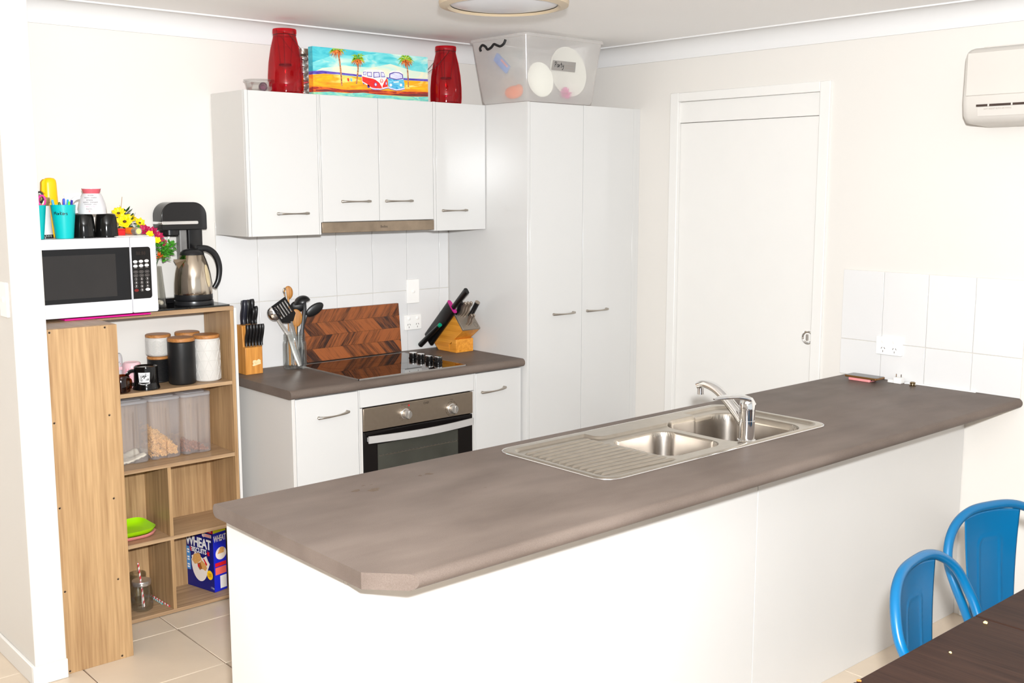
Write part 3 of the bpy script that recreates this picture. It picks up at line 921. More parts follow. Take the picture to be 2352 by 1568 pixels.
for k in range(6):
    G().box(-0.2080, -0.199, AY0 - 0.098 - 0.085 * k, AY0 - 0.104 - 0.085 * k, 2.022, 2.030).build('vane', 'plastic_offwhite', ac, smooth=0)
pl = [(-0.2070, 2.020), (-0.2010, 1.988), (-0.1990, 1.988), (-0.2040, 2.020)]
G().prism(pl, 'Y', AY1 + 0.02, AY0 - 0.06).build('flap', 'plastic_offwhite', ac)
for k, xx in enumerate((-0.085, -0.12, -0.155)):
    G().box(xx - 0.004, xx + 0.004, AY1 + 0.03, AY0 - 0.05, 2.234, 2.241).build('top_grille', 'plastic_offwhite', ac)
pm('print_grey', srgb(150, 140, 130), 0.6, var=0)
g = G(); lay(g, text2d('SOFT ADJUST AUTO AIR SWING', 0.007), lambda x, y: (-0.2072 + 0.12 * (y) * 0 - 0.0003, AY0 - 0.135 - x, 2.0125 + y)); g.build('lettering', 'print_grey', ac, smooth=0)

# ------------------------------------------------------------------ ceiling light
pm('lamp_rim', srgb(196, 178, 150), 0.35, var=0.02)
pm('lamp_dome', srgb(216, 217, 222), 0.25, var=0.01)
cl = thing('ceiling_light', (-1.606, -1.393, ZC), 'round oyster ceiling light with beige rim and white dome', 'ceiling light')
G().lathe([(0.205, ZC - 0.0), (0.222, ZC - 0.03), (0.228, ZC - 0.062), (0.226, ZC - 0.074), (0.198, ZC - 0.080), (0.188, ZC - 0.072)][::-1], (-1.606, -1.393, 0), 64, cap0=False, cap1=False).build('rim', 'lamp_rim', cl)
G().lathe([(0.0, ZC - 0.084), (0.06, ZC - 0.083), (0.12, ZC - 0.080), (0.16, ZC - 0.075), (0.189, ZC - 0.0695)], (-1.606, -1.393, 0), 64).build('dome', 'lamp_dome', cl)

# ------------------------------------------------------------------ dining table
wood('table_wood', srgb(54, 36, 28), srgb(34, 22, 17), 'Y', 1.5, rough=0.5, rnd=0.1, spec=0.12)
tb = thing('dining_table', (-1.8, -3.72, 0), 'dark brown plank-topped dining table at the lower right', 'table')
px = [-2.80, -2.30, -1.792, -1.29, -0.80]
for a, b in zip(px, px[1:]):
    G().box(a + 0.0015, b - 0.0015, -4.02, -3.262, 0.715, 0.75).build('plank', 'table_wood', tb, bevel=0.003)
G().box(-2.72, -0.88, -3.95, -3.93, 0.62, 0.714).build('apron', 'table_wood', tb)
G().box(-2.72, -0.88, -3.35, -3.33, 0.655, 0.714).build('apron', 'table_wood', tb)
for x in (-2.74, -0.90):
    for y in (-3.97, -3.34):
        G().box(x, x + 0.07, y, y + 0.04, 0, 0.714).build('leg', 'table_wood', tb, bevel=0.003)
pm('crumb', srgb(232, 205, 140), 0.9, var=0.2, vscale=200)
pm('crumb_brown', srgb(190, 110, 50), 0.9, var=0.2, vscale=200)
for (x, y, z, r, m_, lab) in ((-1.818, -3.301, 0.75, 0.0045, 'crumb', 'pale yellow crumb on the dark table near the plank joint'),
                              (-2.296, -3.268, 0.75, 0.004, 'crumb_brown', 'orange crumb at the table edge by the left corner'),
                              (-2.03, -3.325, 0.75, 0.003, 'crumb', 'tiny pale crumb in the middle of the dark table')):
    g = G()
    rr = random.Random(x)
    for k in range(4):
        g.ell((x + rr.uniform(-r, r) * 0.6, y + rr.uniform(-r, r) * 0.6, z + r * 0.55), (r * rr.uniform(.5, .9), r * rr.uniform(.5, .9), r * 0.6), 7, 5)
    tag(g.build('crumb', m_), lab, 'crumb')

# ------------------------------------------------------------------ blue metal chairs
pm('blue_paint', srgb(0, 88, 132), 0.3, spec=0.5, var=0.04, vscale=3)
pm('rubber', srgb(25, 25, 25), 0.7, var=0)
def metal_chair(loc, rz, label):
    """local frame: +y is the back of the chair, sitter faces -y"""
    t = thing('metal_chair', loc, label, 'chair', 'blue metal dining chairs', rz)
    half = [(0.0, 0.0, 0.842), (0.080, -0.004, 0.838), (0.143, -0.016, 0.817), (0.190, -0.035, 0.780), (0.214, -0.055, 0.730), (0.216, -0.080, 0.680), (0.200, -0.118, 0.590), (0.180, -0.160, 0.470)]
    path = [(-x, y, z) for x, y, z in reversed(half)] + half[1:]
    G().tube(smooth_path(path, 5), 0.0125, 12).build('back_hoop', 'blue_paint', t, world=False, smooth=60)
    # pressed splat with a raised tongue outline
    def SP(u, w):      # u across -1..1, w from bottom 0 to top 1
        wd = 0.078 + 0.030 * w
        x = u * wd
        topz = 0.842 - 0.012 - 0.25 * x * x / 0.11 * 0.35
        z = 0.455 + (topz - 0.455) * w
        y = -0.002 - 0.030 * (1 - w) ** 2 - 0.012 * (1 - u * u) * 0 - 0.010 * u * u
        return Vector((x, y, z))
    nu, nw = 40, 60
    g = G(); vs = []
    for j in range(nw + 1):
        for i in range(nu + 1):
            u, w = -1 + 2 * i / nu, j / nw
            p = SP(u, w)
            d = sdrr(p.x, p.z, -0.042, 0.042, 0.30, 0.752, 0.018)
            p.y -= 0.0030 * max(0, 1 - abs(d) / 0.005)
            vs.append(p)
    fs = [(j * (nu + 1) + i, j * (nu + 1) + i + 1, (j + 1) * (nu + 1) + i + 1, (j + 1) * (nu + 1) + i) for j in range(nw) for i in range(nu)]
    g.add(vs, fs)
    g.build('back_splat', 'blue_paint', t, world=False, smooth=60, solid=0.003)
    # seat
    seat = []
    for (cx, cy_, st) in ((0.155, -0.045, 0), (-0.155, -0.045, 90), (-0.165, -0.315, 180), (0.165, -0.315, 270)):
        for k in range(6):
            a = math.radians(st + 18 * k)
            seat.append((cx + 0.035 * math.cos(a), cy_ + 0.035 * math.sin(a)))
    G().prism(seat, 'Z', 0.435, 0.455).build('seat', 'blue_paint', t, world=False, bevel=0.006)
    for sx in (-1, 1):
        for (y0, y1) in ((-0.04, 0.045), (-0.315, -0.385)):
            G().tube([(sx * 0.160, y0, 0.437), (sx * 0.185, (y0 + y1) / 2, 0.22), (sx * 0.210, y1, 0.012)], [0.024, 0.019, 0.013], 10, flat=(1, 0.6)).build('leg', 'blue_paint', t, world=False)
            G().lathe([(0.015, 0), (0.015, 0.014)], (sx * 0.210, y1, 0.0), 12).build('foot', 'rubber', t, world=False)
        G().tube([(sx * 0.185, 0.0, 0.22), (sx * 0.187, -0.35, 0.22)], 0.008, 8).build('brace', 'blue_paint', t, world=False)
    return t
metal_chair((-1.795, -3.110, 0), 7, 'nearer blue metal chair tucked under the dark table')
metal_chair((-1.205, -3.020, 0), -16, 'farther blue metal chair nearest the right wall')
# ------------------------------------------------------------------ oak shelf units
OL, OD = srgb(182, 149, 108), srgb(138, 105, 71)
wood('oak_z', OL, OD, 'Z', 1.0, rough=0.42, ring=5)
wood('oak_x', srgb(178, 148, 114), srgb(134, 105, 78), 'X', 1.0, rough=0.4, ring=6)
wood('oak_y', srgb(178, 148, 114), srgb(134, 105, 78), 'Y', 1.0, rough=0.4, ring=6)
pm('screw_grey', srgb(130, 112, 98), 0.5, metal=0.3, var=0)
F = -0.25
SH = [0.019, 0.327, 0.629, 0.934, 1.246]
su = thing('open_shelf_unit', (-2.39, -0.13, 0), 'oak open shelf unit standing against the wall beside the stove bench', 'shelf unit', 'oak shelf units')
UX0, UX1 = -2.690, -2.094
G().box(UX1 - 0.0155, UX1, F, -0.008, 0.0, 1.2285).build('side_panel', 'oak_z', su, bevel=0.0006)
G().box(UX0, UX0 + 0.0155, F, -0.008, 0.0, 1.2285).build('side_panel', 'oak_z', su, bevel=0.0006)
G().box(UX0, UX1, F - 0.004, -0.006, SH[4] - 0.0172, SH[4]).build('top_board', 'oak_x', su, bevel=0.0006)
for z in SH[:4]:
    G().box(UX0 + 0.016, UX1 - 0.016, F + 0.0005, -0.0145, z - 0.0155, z).build('shelf', 'oak_x', su, bevel=0.0006)
for z0, z1 in ((SH[0], SH[1]), (SH[1], SH[2])):
    G().box(-2.4065, -2.3920, F + 0.0008, -0.0145, z0 + 0.0002, z1 - 0.0157).build('divider', 'oak_z', su, bevel=0.0006)
G().box(UX0 + 0.001, UX1 - 0.001, -0.014, -0.010, 0.003, 0.93).build('back_panel', 'oak_z', su, smooth=0)

su2 = thing('open_shelf_unit', (-2.813, -0.27, 0), 'oak shelf unit turned side-on between wall end and open shelves', 'shelf unit', 'oak shelf units')
VX0, VX1, VY0, VY1 = -2.936, -2.692, -0.532, -0.012
G().box(VX0, VX1, VY0, VY0 + 0.0155, 0.0, 1.2455).build('side_panel', 'oak_z', su2, bevel=0.0008)
G().box(VX0, VX1, VY1 - 0.0155, VY1, 0.0, 1.2455).build('side_panel', 'oak_z', su2, bevel=0.0008)
G().box(VX0 + 0.001, VX1, VY0 + 0.016, VY1 - 0.016, SH[4] - 0.0172, SH[4]).build('top_board', 'oak_y', su2, bevel=0.0006)
for z in SH[:4]:
    G().box(VX0 + 0.008, VX1 - 0.001, VY0 + 0.016, VY1 - 0.016, z - 0.0155, z).build('shelf', 'oak_y', su2, bevel=0.0006)
G().box(VX0 + 0.001, VX0 + 0.005, VY0 + 0.016, VY1 - 0.016, 0.003, 1.228).build('back_panel', 'oak_z', su2, smooth=0)
for k in range(4):
    G().box(VX0 + 0.008, VX1 - 0.002, -0.279, -0.265, SH[k] + 0.0002, SH[k + 1] - 0.0175).build('divider', 'oak_z', su2)
sc0 = G().lathe([(0.0042, 0), (0.0042, 0.0004), (0.002, -0.0008), (0, -0.0008)], (0, 0, 0), 12, ax=Matrix.Rotation(math.radians(90), 3, 'X')).build('screw', 'screw_grey', su2, world=False)
spots = [(-2.926, 1.236), (-2.735, 1.238), (-2.928, 0.919), (-2.735, 0.921), (-2.735, 0.613), (-2.927, 0.614), (-2.735, 0.308), (-2.926, 0.308), (-2.735, 0.012), (-2.925, 0.010)]
for i, (x, z) in enumerate(spots):
    o = sc0 if i == 0 else share(sc0, 'screw', (0, 0, 0), su2)
    o.location = (x - su2.location.x, VY0 - su2.location.y, z)

tag(G().box(-2.0905, -2.079, -0.248, -0.012, 0.0, 1.238).build('white_board', 'panel_white', bevel=0.001), 'thin white board slotted between the oak shelves and the bench', 'board')

# ------------------------------------------------------------------ crockery on the upper shelf
def on_cyl(cx, cy, r, zc, ang, fn_r=None, flip=1):
    """map flat (x,y) to the side of a cylinder; ang = direction it faces (deg, -90 is -Y)"""
    a0 = math.radians(ang)
    def f(x, y):
        rr = r(zc + flip * y) if callable(r) else r
        a = a0 + flip * x / rr
        return (cx + (rr + 0.0006) * math.cos(a), cy + (rr + 0.0006) * math.sin(a), zc + flip * y)
    return f
VIEW = -125.0        # direction from the shelves towards the viewer
pm('ceramic_black', srgb(14, 13, 13), 0.08, var=0)
pm('ceramic_white', srgb(208, 206, 208), 0.12, var=0.005)
pm('ceramic_pink', srgb(233, 190, 196), 0.15, var=0.01)
pm('print_white', srgb(235, 235, 235), 0.4, var=0)
pm('print_black', srgb(20, 18, 18), 0.5, var=0)
pm('print_red', srgb(205, 70, 78), 0.5, var=0)
pm('print_pink', srgb(224, 120, 150), 0.5, var=0)
def loop_handle(g, c, ang, pts, r=0.005, flat=(1.4, 0.8)):
    """handle in the radial plane at angle ang: pts (radius, z)"""
    a = math.radians(ang)
    P = [(c[0] + q * math.cos(a), c[1] + q * math.sin(a), c[2] + z) for q, z in pts]
    return g.tube(smooth_path(P, 5), r, 10, flat=flat, up=(-math.sin(a), math.cos(a), 0))

S1 = SH[3]
c = (-2.449, -0.184, S1)
mg = thing('mug', c, 'glossy black mug with white printed badge, upside down at shelf front', 'mug', 'upturned mugs')
prof = lambda h: [(0.0, 0.0), (0.0525, 0.0), (0.0525, 0.006), (0.0485, 0.016), (0.0470, 0.03), (0.0455, h - 0.006), (0.0445, h - 0.001), (0.042, h), (0.038, h - 0.004), (0.0, h - 0.004)]
G().lathe(prof(0.092), c, 36).build('cup', 'ceramic_black', mg)
loop_handle(G(), c, 172, [(0.046, 0.076), (0.062, 0.074), (0.073, 0.060), (0.070, 0.035), (0.060, 0.024), (0.047, 0.022)]).build('handle', 'ceramic_black', mg)
f = on_cyl(c[0], c[1], lambda z: 0.0474, S1 + 0.050, VIEW + 2, flip=-1)
rr = random.Random(3)
g = G()
lay(g, quad2d((-0.0235, -0.021), (0.022, -0.021), (0.019, 0.018), (-0.0205, 0.018)), f)
lay(g, text2d("JACK DANIEL'S", 0.0072, bold=0.01), lambda x, y: f(x * 0.95, y + 0.0255 - 9 * x * x))
g.build('printed_badge', 'print_white', mg, smooth=0)
g = G()
f2 = on_cyl(c[0], c[1], lambda z: 0.0478, S1 + 0.050, VIEW + 2, flip=-1)
for k in range(26):
    x0 = rr.uniform(-0.018, 0.012); y0 = rr.uniform(-0.015, 0.010)
    lay(g, stroke2d([[(x0, y0), (x0 + rr.uniform(-0.006, 0.006), y0 + rr.uniform(-0.006, 0.006)), (x0 + rr.uniform(0, 0.008), y0 + rr.uniform(0.002, 0.009))]], rr.uniform(0.0008, 0.0024)), f2)
for k in range(6):
    lay(g, stroke2d([[(0.010, -0.014 + k * 0.004), (0.019, -0.0135 + k * 0.004)]], 0.0008), f2)
g.build('printed_lines', 'print_black', mg, smooth=0)

c = (-2.470, -0.097, S1)
mg = thing('mug', c, 'pale pink mug standing upside down behind the black mug', 'mug', 'upturned mugs')
PK = [(0.0, 0.0), (0.038, 0.0), (0.0385, 0.02), (0.0365, 0.08), (0.034, 0.094), (0.030, 0.0985), (0.026, 0.096), (0.0, 0.096)]
G().lathe(PK, c, 32).build('cup', 'ceramic_pink', mg)
loop_handle(G(), c, 150, [(0.036, 0.075), (0.052, 0.07), (0.055, 0.045), (0.037, 0.025)]).build('handle', 'ceramic_pink', mg)
f = on_cyl(c[0], c[1], lambda z: 0.0388, S1 + 0.058, VIEW + 2, flip=-1)
g = G(); lay(g, text2d('MY', 0.024), lambda x, y: f(x + 0.006, y - 0.012)); g.build('lettering', 'print_pink', mg, smooth=0)
g = G(); lay(g, text2d('O', 0.026), lambda x, y: f(x + 0.006, y + 0.016)); g.build('lettering', 'print_pink', mg, smooth=0)

c = (-2.521, -0.043, S1)
mg = thing('mug', c, 'tall white mug with printed writing, upside down against the wall', 'mug', 'upturned mugs')
G().lathe([(0.0, 0.0), (0.033, 0.0), (0.034, 0.03), (0.034, 0.112), (0.031, 0.126), (0.026, 0.132), (0.021, 0.129), (0.0, 0.129)], c, 32).build('cup', 'ceramic_white', mg)
f = on_cyl(c[0], c[1], lambda z: 0.0342, S1 + 0.098, VIEW + 12, flip=-1)
g = G(); lay(g, text2d('happy is a', 0.012), lambda x, y: f(x, y - 0.002)); g.build('lettering', 'print_black', mg, smooth=0)
g = G(); lay(g, stroke2d([[(-0.03, 0.006), (-0.01, 0.0075), (0.01, 0.006), (0.03, 0.007)]], 0.0022), f); g.build('printed_line', 'print_red', mg, smooth=0)
glassy('amber_glass', (0.55, 0.30, 0.12, 1), rough=0.05)
c = (-2.560, -0.205, S1)
mg = thing('glass_mug', c, 'small amber glass mug at the left end of the shelf', 'mug')
G().lathe([(0.030, 0.001), (0.034, 0.004), (0.034, 0.060), (0.030, 0.068), (0.0295, 0.066), (0.031, 0.058), (0.031, 0.006), (0.0, 0.005)], c, 28).build('cup', 'amber_glass', mg)
loop_handle(G(), c, -60, [(0.033, 0.055), (0.046, 0.052), (0.048, 0.030), (0.033, 0.016)], 0.004).build('handle', 'amber_glass', mg)

# canisters with wooden lids
wood('lid_wood', srgb(190, 132, 74), srgb(140, 86, 42), 'X', 2.0, rough=0.45, ring=8)
pm('canister_black', srgb(24, 24, 25), 0.42, var=0.03)
pm('canister_white', srgb(204, 201, 196), 0.3, var=0.006)
def canister(loc, r, h, mat, label, pattern=None, lid_h=0.015):
    t = thing('canister', loc, label, 'canister', 'canisters with wooden lids')
    x, y, z = loc
    if pattern == 'ridges':
        prof = [(0.0, 0.0), (r - 0.004, 0.0), (r, 0.004)]
        nr = 22
        for i in range(nr):
            zz = 0.006 + (h - 0.012) * i / nr
            prof += [(r, zz), (r - 0.0013, zz + (h - 0.012) / nr * 0.5)]
        prof += [(r, h - 0.004), (r - 0.003, h), (0.0, h)]
        G().lathe(prof, loc, 40).build('pot', mat, t, smooth=20)
    else:
        b = 0.012 if pattern == 'chevron' else 0.008
        G().lathe([(0.0, 0.0), (r - b, 0.0), (r - b * 0.3, b * 0.4), (r, b), (r, h - 0.004), (r - 0.003, h), (0.0, h)], loc, 44).build('pot', mat, t)
    if pattern == 'chevron':
        g = G(); n = 9; rows = 13
        for k in range(n):
            for j in range(rows):
                z0 = 0.008 + j * (h - 0.022) / rows
                for s_ in (-1, 1):
                    P = []
                    for m_ in range(4):
                        a = 2 * math.pi * (k + 0.5 + s_ * 0.47 * m_ / 3) / n
                        P.append((x + (r + 0.0003) * math.cos(a), y + (r + 0.0003) * math.sin(a), z + z0 + 0.009 * m_ / 3))
                    g.tube(P, 0.0011, 4)
        g.build('relief_pattern', mat, t, smooth=60)
    if pattern == 'triangles':
        g = G(); n = 10; rows = 4; H = (h - 0.014) / rows
        for j in range(rows + 1):
            P = [(x + (r + 0.0002) * math.cos(2 * math.pi * k / 40), y + (r + 0.0002) * math.sin(2 * math.pi * k / 40), z + 0.007 + H * j) for k in range(40)]
            g.tube(P, 0.0011, 5, closed=True)
        for j in range(rows):
            for k in range(n):
                for s_ in (0, 1):
                    P = []
                    for m_ in range(5):
                        tt = m_ / 4
                        a = 2 * math.pi * (k + (j % 2) * 0.5 + (0.5 * tt if s_ == 0 else 1 - 0.5 * tt)) / n
                        P.append((x + (r + 0.0002) * math.cos(a), y + (r + 0.0002) * math.sin(a), z + 0.007 + H * (j + tt)))
                    g.tube(P, 0.0010, 5)
        g.build('relief_pattern', mat, t, smooth=60)
    G().lathe([(0.0, h + 0.0002), (r - 0.001, h + 0.0002), (r + 0.0005, h + 0.002), (r + 0.0005, h + lid_h - 0.003), (r - 0.003, h + lid_h), (0.0, h + lid_h)], loc, 44).build('lid', 'lid_wood', t)
    return h + lid_h
e = canister((-2.343, -0.062, S1), 0.0445, 0.096, 'canister_black', 'short black ridged canister supporting a white chevron canister', 'ridges', 0.011)
canister((-2.340, -0.062, S1 + e + 0.0005), 0.0505, 0.078, 'canister_white', 'white canister with chevron relief, stacked on a black one', 'chevron', 0.0125)
canister((-2.212, -0.060, S1), 0.0505, 0.182, 'canister_white', 'white canister at the back, mostly hidden behind the others')
canister((-2.291, -0.172, S1), 0.0545, 0.176, 'canister_black', 'tall matt black canister with wooden lid in the front row')
canister((-2.178, -0.166, S1), 0.0535, 0.178, 'canister_white', 'tall white canister with triangle relief nearest the shelf side', 'triangles')

# ------------------------------------------------------------------ cereal containers
glassy('frosted_plastic', (0.985, 0.985, 0.99, 1), frost=0.25, rough=0.12, frost_col=(0.97, 0.97, 1.0, 1), edge=0.35)
glassy('frosted_lid', (0.97, 0.97, 0.985, 1), frost=0.5, rough=0.2, frost_col=(0.93, 0.94, 0.97, 1), edge=0.3)
pm('hoops', srgb(226, 176, 104), 0.8, var=0.15, vscale=120)
pm('flakes', srgb(150, 96, 66), 0.85, var=0.25, vscale=150)
pm('flour', srgb(232, 222, 200), 0.9, var=0.03)
S2 = SH[2]
def rr_ring(x0, x1, y0, y1, r, notch=None, n=5):
    q = []
    for (cx, cy_, st) in ((x1 - r, y1 - r, 0), (x0 + r, y1 - r, 90), (x0 + r, y0 + r, 180), (x1 - r, y0 + r, 270)):
        for k in range(n + 1):
            a = math.radians(st + 90 * k / n)
            q.append((cx + r * math.cos(a), cy_ + r * math.sin(a)))
        if st == 180 and notch:
            nx0, nx1, d = notch
            q += [(nx0, y0), (nx0 + 0.004, y0 + d), (nx1 - 0.004, y0 + d), (nx1, y0)]
    return q
def ring_loft(g, rings, cap0=True, cap1=False):
    n = len(rings[0][0]); vs = []; fs = []
    for q, z in rings: vs += [(a, b, z) for a, b in q]
    for j in range(len(rings) - 1):
        for i in range(n): fs.append((j * n + i, j * n + (i + 1) % n, (j + 1) * n + (i + 1) % n, (j + 1) * n + i))
    if cap0: fs.append(tuple(reversed(range(n))))
    if cap1: fs.append(tuple(range((len(rings) - 1) * n, len(rings) * n)))
    return g.add(vs, fs)
def cereal_box(x0, x1, label):
    y0, y1 = -0.168, -0.022
    t = thing('cereal_container', ((x0 + x1) / 2, (y0 + y1) / 2, S2), label, 'container', 'frosted cereal containers')
    xm = x0 + 0.052
    nt_ = (x0 + 0.028, xm + 0.016, 0.010)
    z = S2 + 0.0008
    rings = []
    for zz, k in ((0, 0.006), (0.004, 0.002), (0.10, 0.0012), (0.20, 0.0)):
        rings.append((rr_ring(x0 + k, x1 - k, y0 + k, y1 - k, 0.018, (nt_[0], nt_[1], 0.010)), z + zz))
    rings.append((rr_ring(x0, x1, y0, y1, 0.018, (nt_[0], nt_[1], 0.0006)), z + 0.212))
    rings.append((rr_ring(x0 - 0.001, x1 + 0.001, y0 - 0.001, y1 + 0.001, 0.018, (nt_[0], nt_[1], 0.0006)), z + 0.243))
    ring_loft(G(), rings).build('body', 'frosted_plastic', t, smooth=40)
    g = G()
    ring_loft(g, [(rr_ring(x0 - 0.002, x1 + 0.002, y0 - 0.002, y1 + 0.002, 0.02), z + 0.2435), (rr_ring(x0 - 0.0025, x1 + 0.0025, y0 - 0.0025, y1 + 0.0025, 0.02), z + 0.252), (rr_ring(x0 + 0.002, x1 - 0.002, y0 + 0.002, y1 - 0.002, 0.018), z + 0.256)], True, True)
    lid = g.build('lid', 'frosted_lid', t, smooth=40)
    G().rbox(x0 + 0.02, x1 - 0.02, y0 + 0.012, y0 + 0.075, z + 0.2562, z + 0.2585, 0.014, 'Z').build('flip_cap', 'frosted_lid', lid)
    return t
cereal_box(-2.568, -2.440, 'frosted plastic container with a little flour, next to the side-on unit')
cereal_box(-2.432, -2.303, 'frosted plastic container part full of cereal hoops')
cereal_box(-2.295, -2.168, 'frosted plastic container with a few brown flakes')
def hoop(g, c, R, r, M):
    vs = []; fs = []; a_, b_ = 9, 5
    for i in range(a_):
        for j in range(b_):
            u, v = 2 * math.pi * i / a_, 2 * math.pi * j / b_
            vs.append(M @ Vector(((R + r * math.cos(v)) * math.cos(u), (R + r * math.cos(v)) * math.sin(u), r * math.sin(v))) + Vector(c))
    for i in range(a_):
        for j in range(b_): fs.append((i * b_ + j, ((i + 1) % a_) * b_ + j, ((i + 1) % a_) * b_ + (j + 1) % b_, i * b_ + (j + 1) % b_))
    g.add(vs, fs)
rr = random.Random(11); g = G()
for k in range(720):
    x = rr.uniform(-2.422, -2.313); y = rr.uniform(-0.145, -0.034)
    top = 0.135 - 0.80 * max(0, (x + 2.422)) + 0.25 * (y + 0.09)
    z = rr.uniform(0.010, max(0.014, top))
    if y < -0.148: continue
    hoop(g, (x, y, S2 + z), 0.0048, 0.0023, Euler((rr.uniform(0, 6), rr.uniform(0, 6), rr.uniform(0, 6))).to_matrix())
tag(g.build('cereal_hoops', 'hoops', smooth=60), 'heap of golden cereal hoops inside the middle container', 'cereal', None, 'stuff')
g = G()
for k in range(360):
    x = rr.uniform(-2.286, -2.178); y = rr.uniform(-0.145, -0.034)
    top = 0.058 - 0.40 * max(0, (x + 2.286)) + 0.15 * (y + 0.09)
    z = rr.uniform(0.008, max(0.011, top))
    M = Euler((rr.uniform(0, 6), rr.uniform(0, 6), rr.uniform(0, 6))).to_matrix()
    g.ell((x, y, S2 + z), (0.0055, 0.0042, 0.0018), 7, 4, M)
tag(g.build('brown_flakes', 'flakes', smooth=60), 'small heap of brown cereal flakes inside the right container', 'cereal', None, 'stuff')
g = G(); n = 16; vs = []; fs = []
for i in range(n + 1):
    for j in range(n + 1):
        x = -2.560 + 0.112 * i / n; y = -0.150 + 0.120 * j / n
        vs.append((x, y, S2 + 0.010 + 0.028 * max(0, (x + 2.52) / 0.08) * (0.7 + 0.3 * math.sin(9 * j / n)) + 0.002 * math.sin(i * 2.1 + j)))
fs = [(i * (n + 1) + j, (i + 1) * (n + 1) + j, (i + 1) * (n + 1) + j + 1, i * (n + 1) + j + 1) for i in range(n) for j in range(n)]
g.add(vs, fs)
tag(g.build('flour', 'flour', solid=0.006), 'thin layer of pale flour inside the left container', 'flour', None, 'stuff')

# ------------------------------------------------------------------ plates, jars, straws, cereal packet on the low shelves
def square_plate(c, half, z, h, mat, label, deep=0.0):
    t = thing('plate', (c[0], c[1], z), label, 'plate', 'stacked plastic plates')
    n = 40; rings = []
    def sq(k, zz, sag=0.0):
        q = []
        for i in range(n):
            a = 2 * math.pi * i / n
            ca, sa = math.cos(a), math.sin(a)
            p = 0.55
            x, y = math.copysign(abs(ca) ** p, ca), math.copysign(abs(sa) ** p, sa)
            corner = abs(ca * sa) * 2
            q.append((c[0] + k * x, c[1] + k * y, zz + sag * corner))
        return q
    out = [sq(half * 0.62, z), sq(half * 0.80, z + 0.003), sq(half * 0.93, z + h * 0.55), sq(half, z + h, 0.004)]
    inn = [sq(half * 0.985, z + h + 0.0005, 0.004), sq(half * 0.91, z + h * 0.60 + 0.002), sq(half * 0.78, z + 0.006), sq(half * 0.60, z + 0.003)]
    rings = out + inn
    vs = [p for r in rings for p in r]
    fs = []
    for j in range(len(rings) - 1):
        for i in range(n): fs.append((j * n + i, j * n + (i + 1) % n, (j + 1) * n + (i + 1) % n, (j + 1) * n + i))
    fs.append(tuple(reversed(range(n)))); fs.append(tuple(range((len(rings) - 1) * n, len(rings) * n)))
    G().add(vs, fs).build('dish', mat, t, smooth=50)
pm('plastic_pink', srgb(244, 160, 160), 0.35, var=0.01)
pm('plastic_lime', srgb(160, 220, 10), 0.3, var=0.01)
square_plate((-2.534, -0.128), 0.098, SH[1] + 0.0005, 0.020, 'plastic_pink', 'pink square plastic plate under the lime one')
square_plate((-2.534, -0.128), 0.098, SH[1] + 0.0140, 0.026, 'plastic_lime', 'lime green square plastic plate on top of the pink one')

glassy('clear_glass', (0.965, 0.975, 0.97, 1), rough=0.02, edge=0.38)
S4 = SH[0]
def mason_jar(c, label, lid):
    t = thing('mason_jar', (c[0], c[1], S4), label, 'jar', 'glass mason jars')
    z = S4 + 0.0005
    prof = [(0.0, 0.002), (0.030, 0.0), (0.040, 0.006), (0.0425, 0.020), (0.0425, 0.075), (0.040, 0.092), (0.0335, 0.104), (0.033, 0.122)]
    inner = [(0.0305, 0.122), (0.031, 0.104), (0.0375, 0.090), (0.040, 0.074), (0.040, 0.021), (0.036, 0.010), (0.0, 0.008)]
    body = G().lathe(prof + inner, (c[0], c[1], z), 36).build('glass_body', 'clear_glass', t)
    for k in range(4):
        G().tube([(c[0] + 0.0345 * math.cos(2 * math.pi * i / 30), c[1] + 0.0345 * math.sin(2 * math.pi * i / 30), z + 0.108 + k * 0.0042) for i in range(30)], 0.0012, 6, closed=True).build('thread', 'clear_glass', body)
    if lid:
        G().lathe([(0.0375, 0.108), (0.0385, 0.110), (0.0385, 0.122), (0.037, 0.1255), (0.0, 0.1255)], (c[0], c[1], z), 40, cap0=False).build('lid', 'steel_light', t)
mason_jar((-2.503, -0.168), 'glass mason jar with silver screw lid and striped straw', True)
mason_jar((-2.478, -0.066), 'open glass jar standing behind the lidded mason jar', False)
pm('straw_red', srgb(205, 50, 60), 0.4, var=0)
pm('straw_white', srgb(240, 232, 228), 0.4, var=0)
pm('straw_teal', srgb(40, 150, 150), 0.4, var=0)
def straw(p0, p1, mats, label, r=0.0032):
    p0, p1 = Vector(p0), Vector(p1)
    g = G(); n = 64; seg = 8
    g.tube([p0.lerp(p1, i / n) for i in range(n + 1)], r, seg)
    o = []
    for i in range(n):
        for k in range(seg): o.append(0 if ((i * 0.9 + k) % 8) < 4 else 1)
    g.m = o + [0, 0]
    tag(g.build('drinking_straw', mats), label, 'straw', 'striped drinking straws')
straw((-2.513, -0.168, S4 + 0.2015), (-2.496, -0.170, S4 + 0.011), ['straw_red', 'straw_white'], 'red and white striped straw standing in the lidded jar')
straw((-2.416, -0.040, S4 + 0.0036), (-2.410, -0.215, S4 + 0.0036), ['straw_red', 'straw_white'], 'red and white striped straw lying on the bottom shelf')
straw((-2.4245, -0.052, S4 + 0.0036), (-2.4215, -0.172, S4 + 0.0036), ['straw_teal', 'straw_white'], 'teal striped straw lying beside the red one')

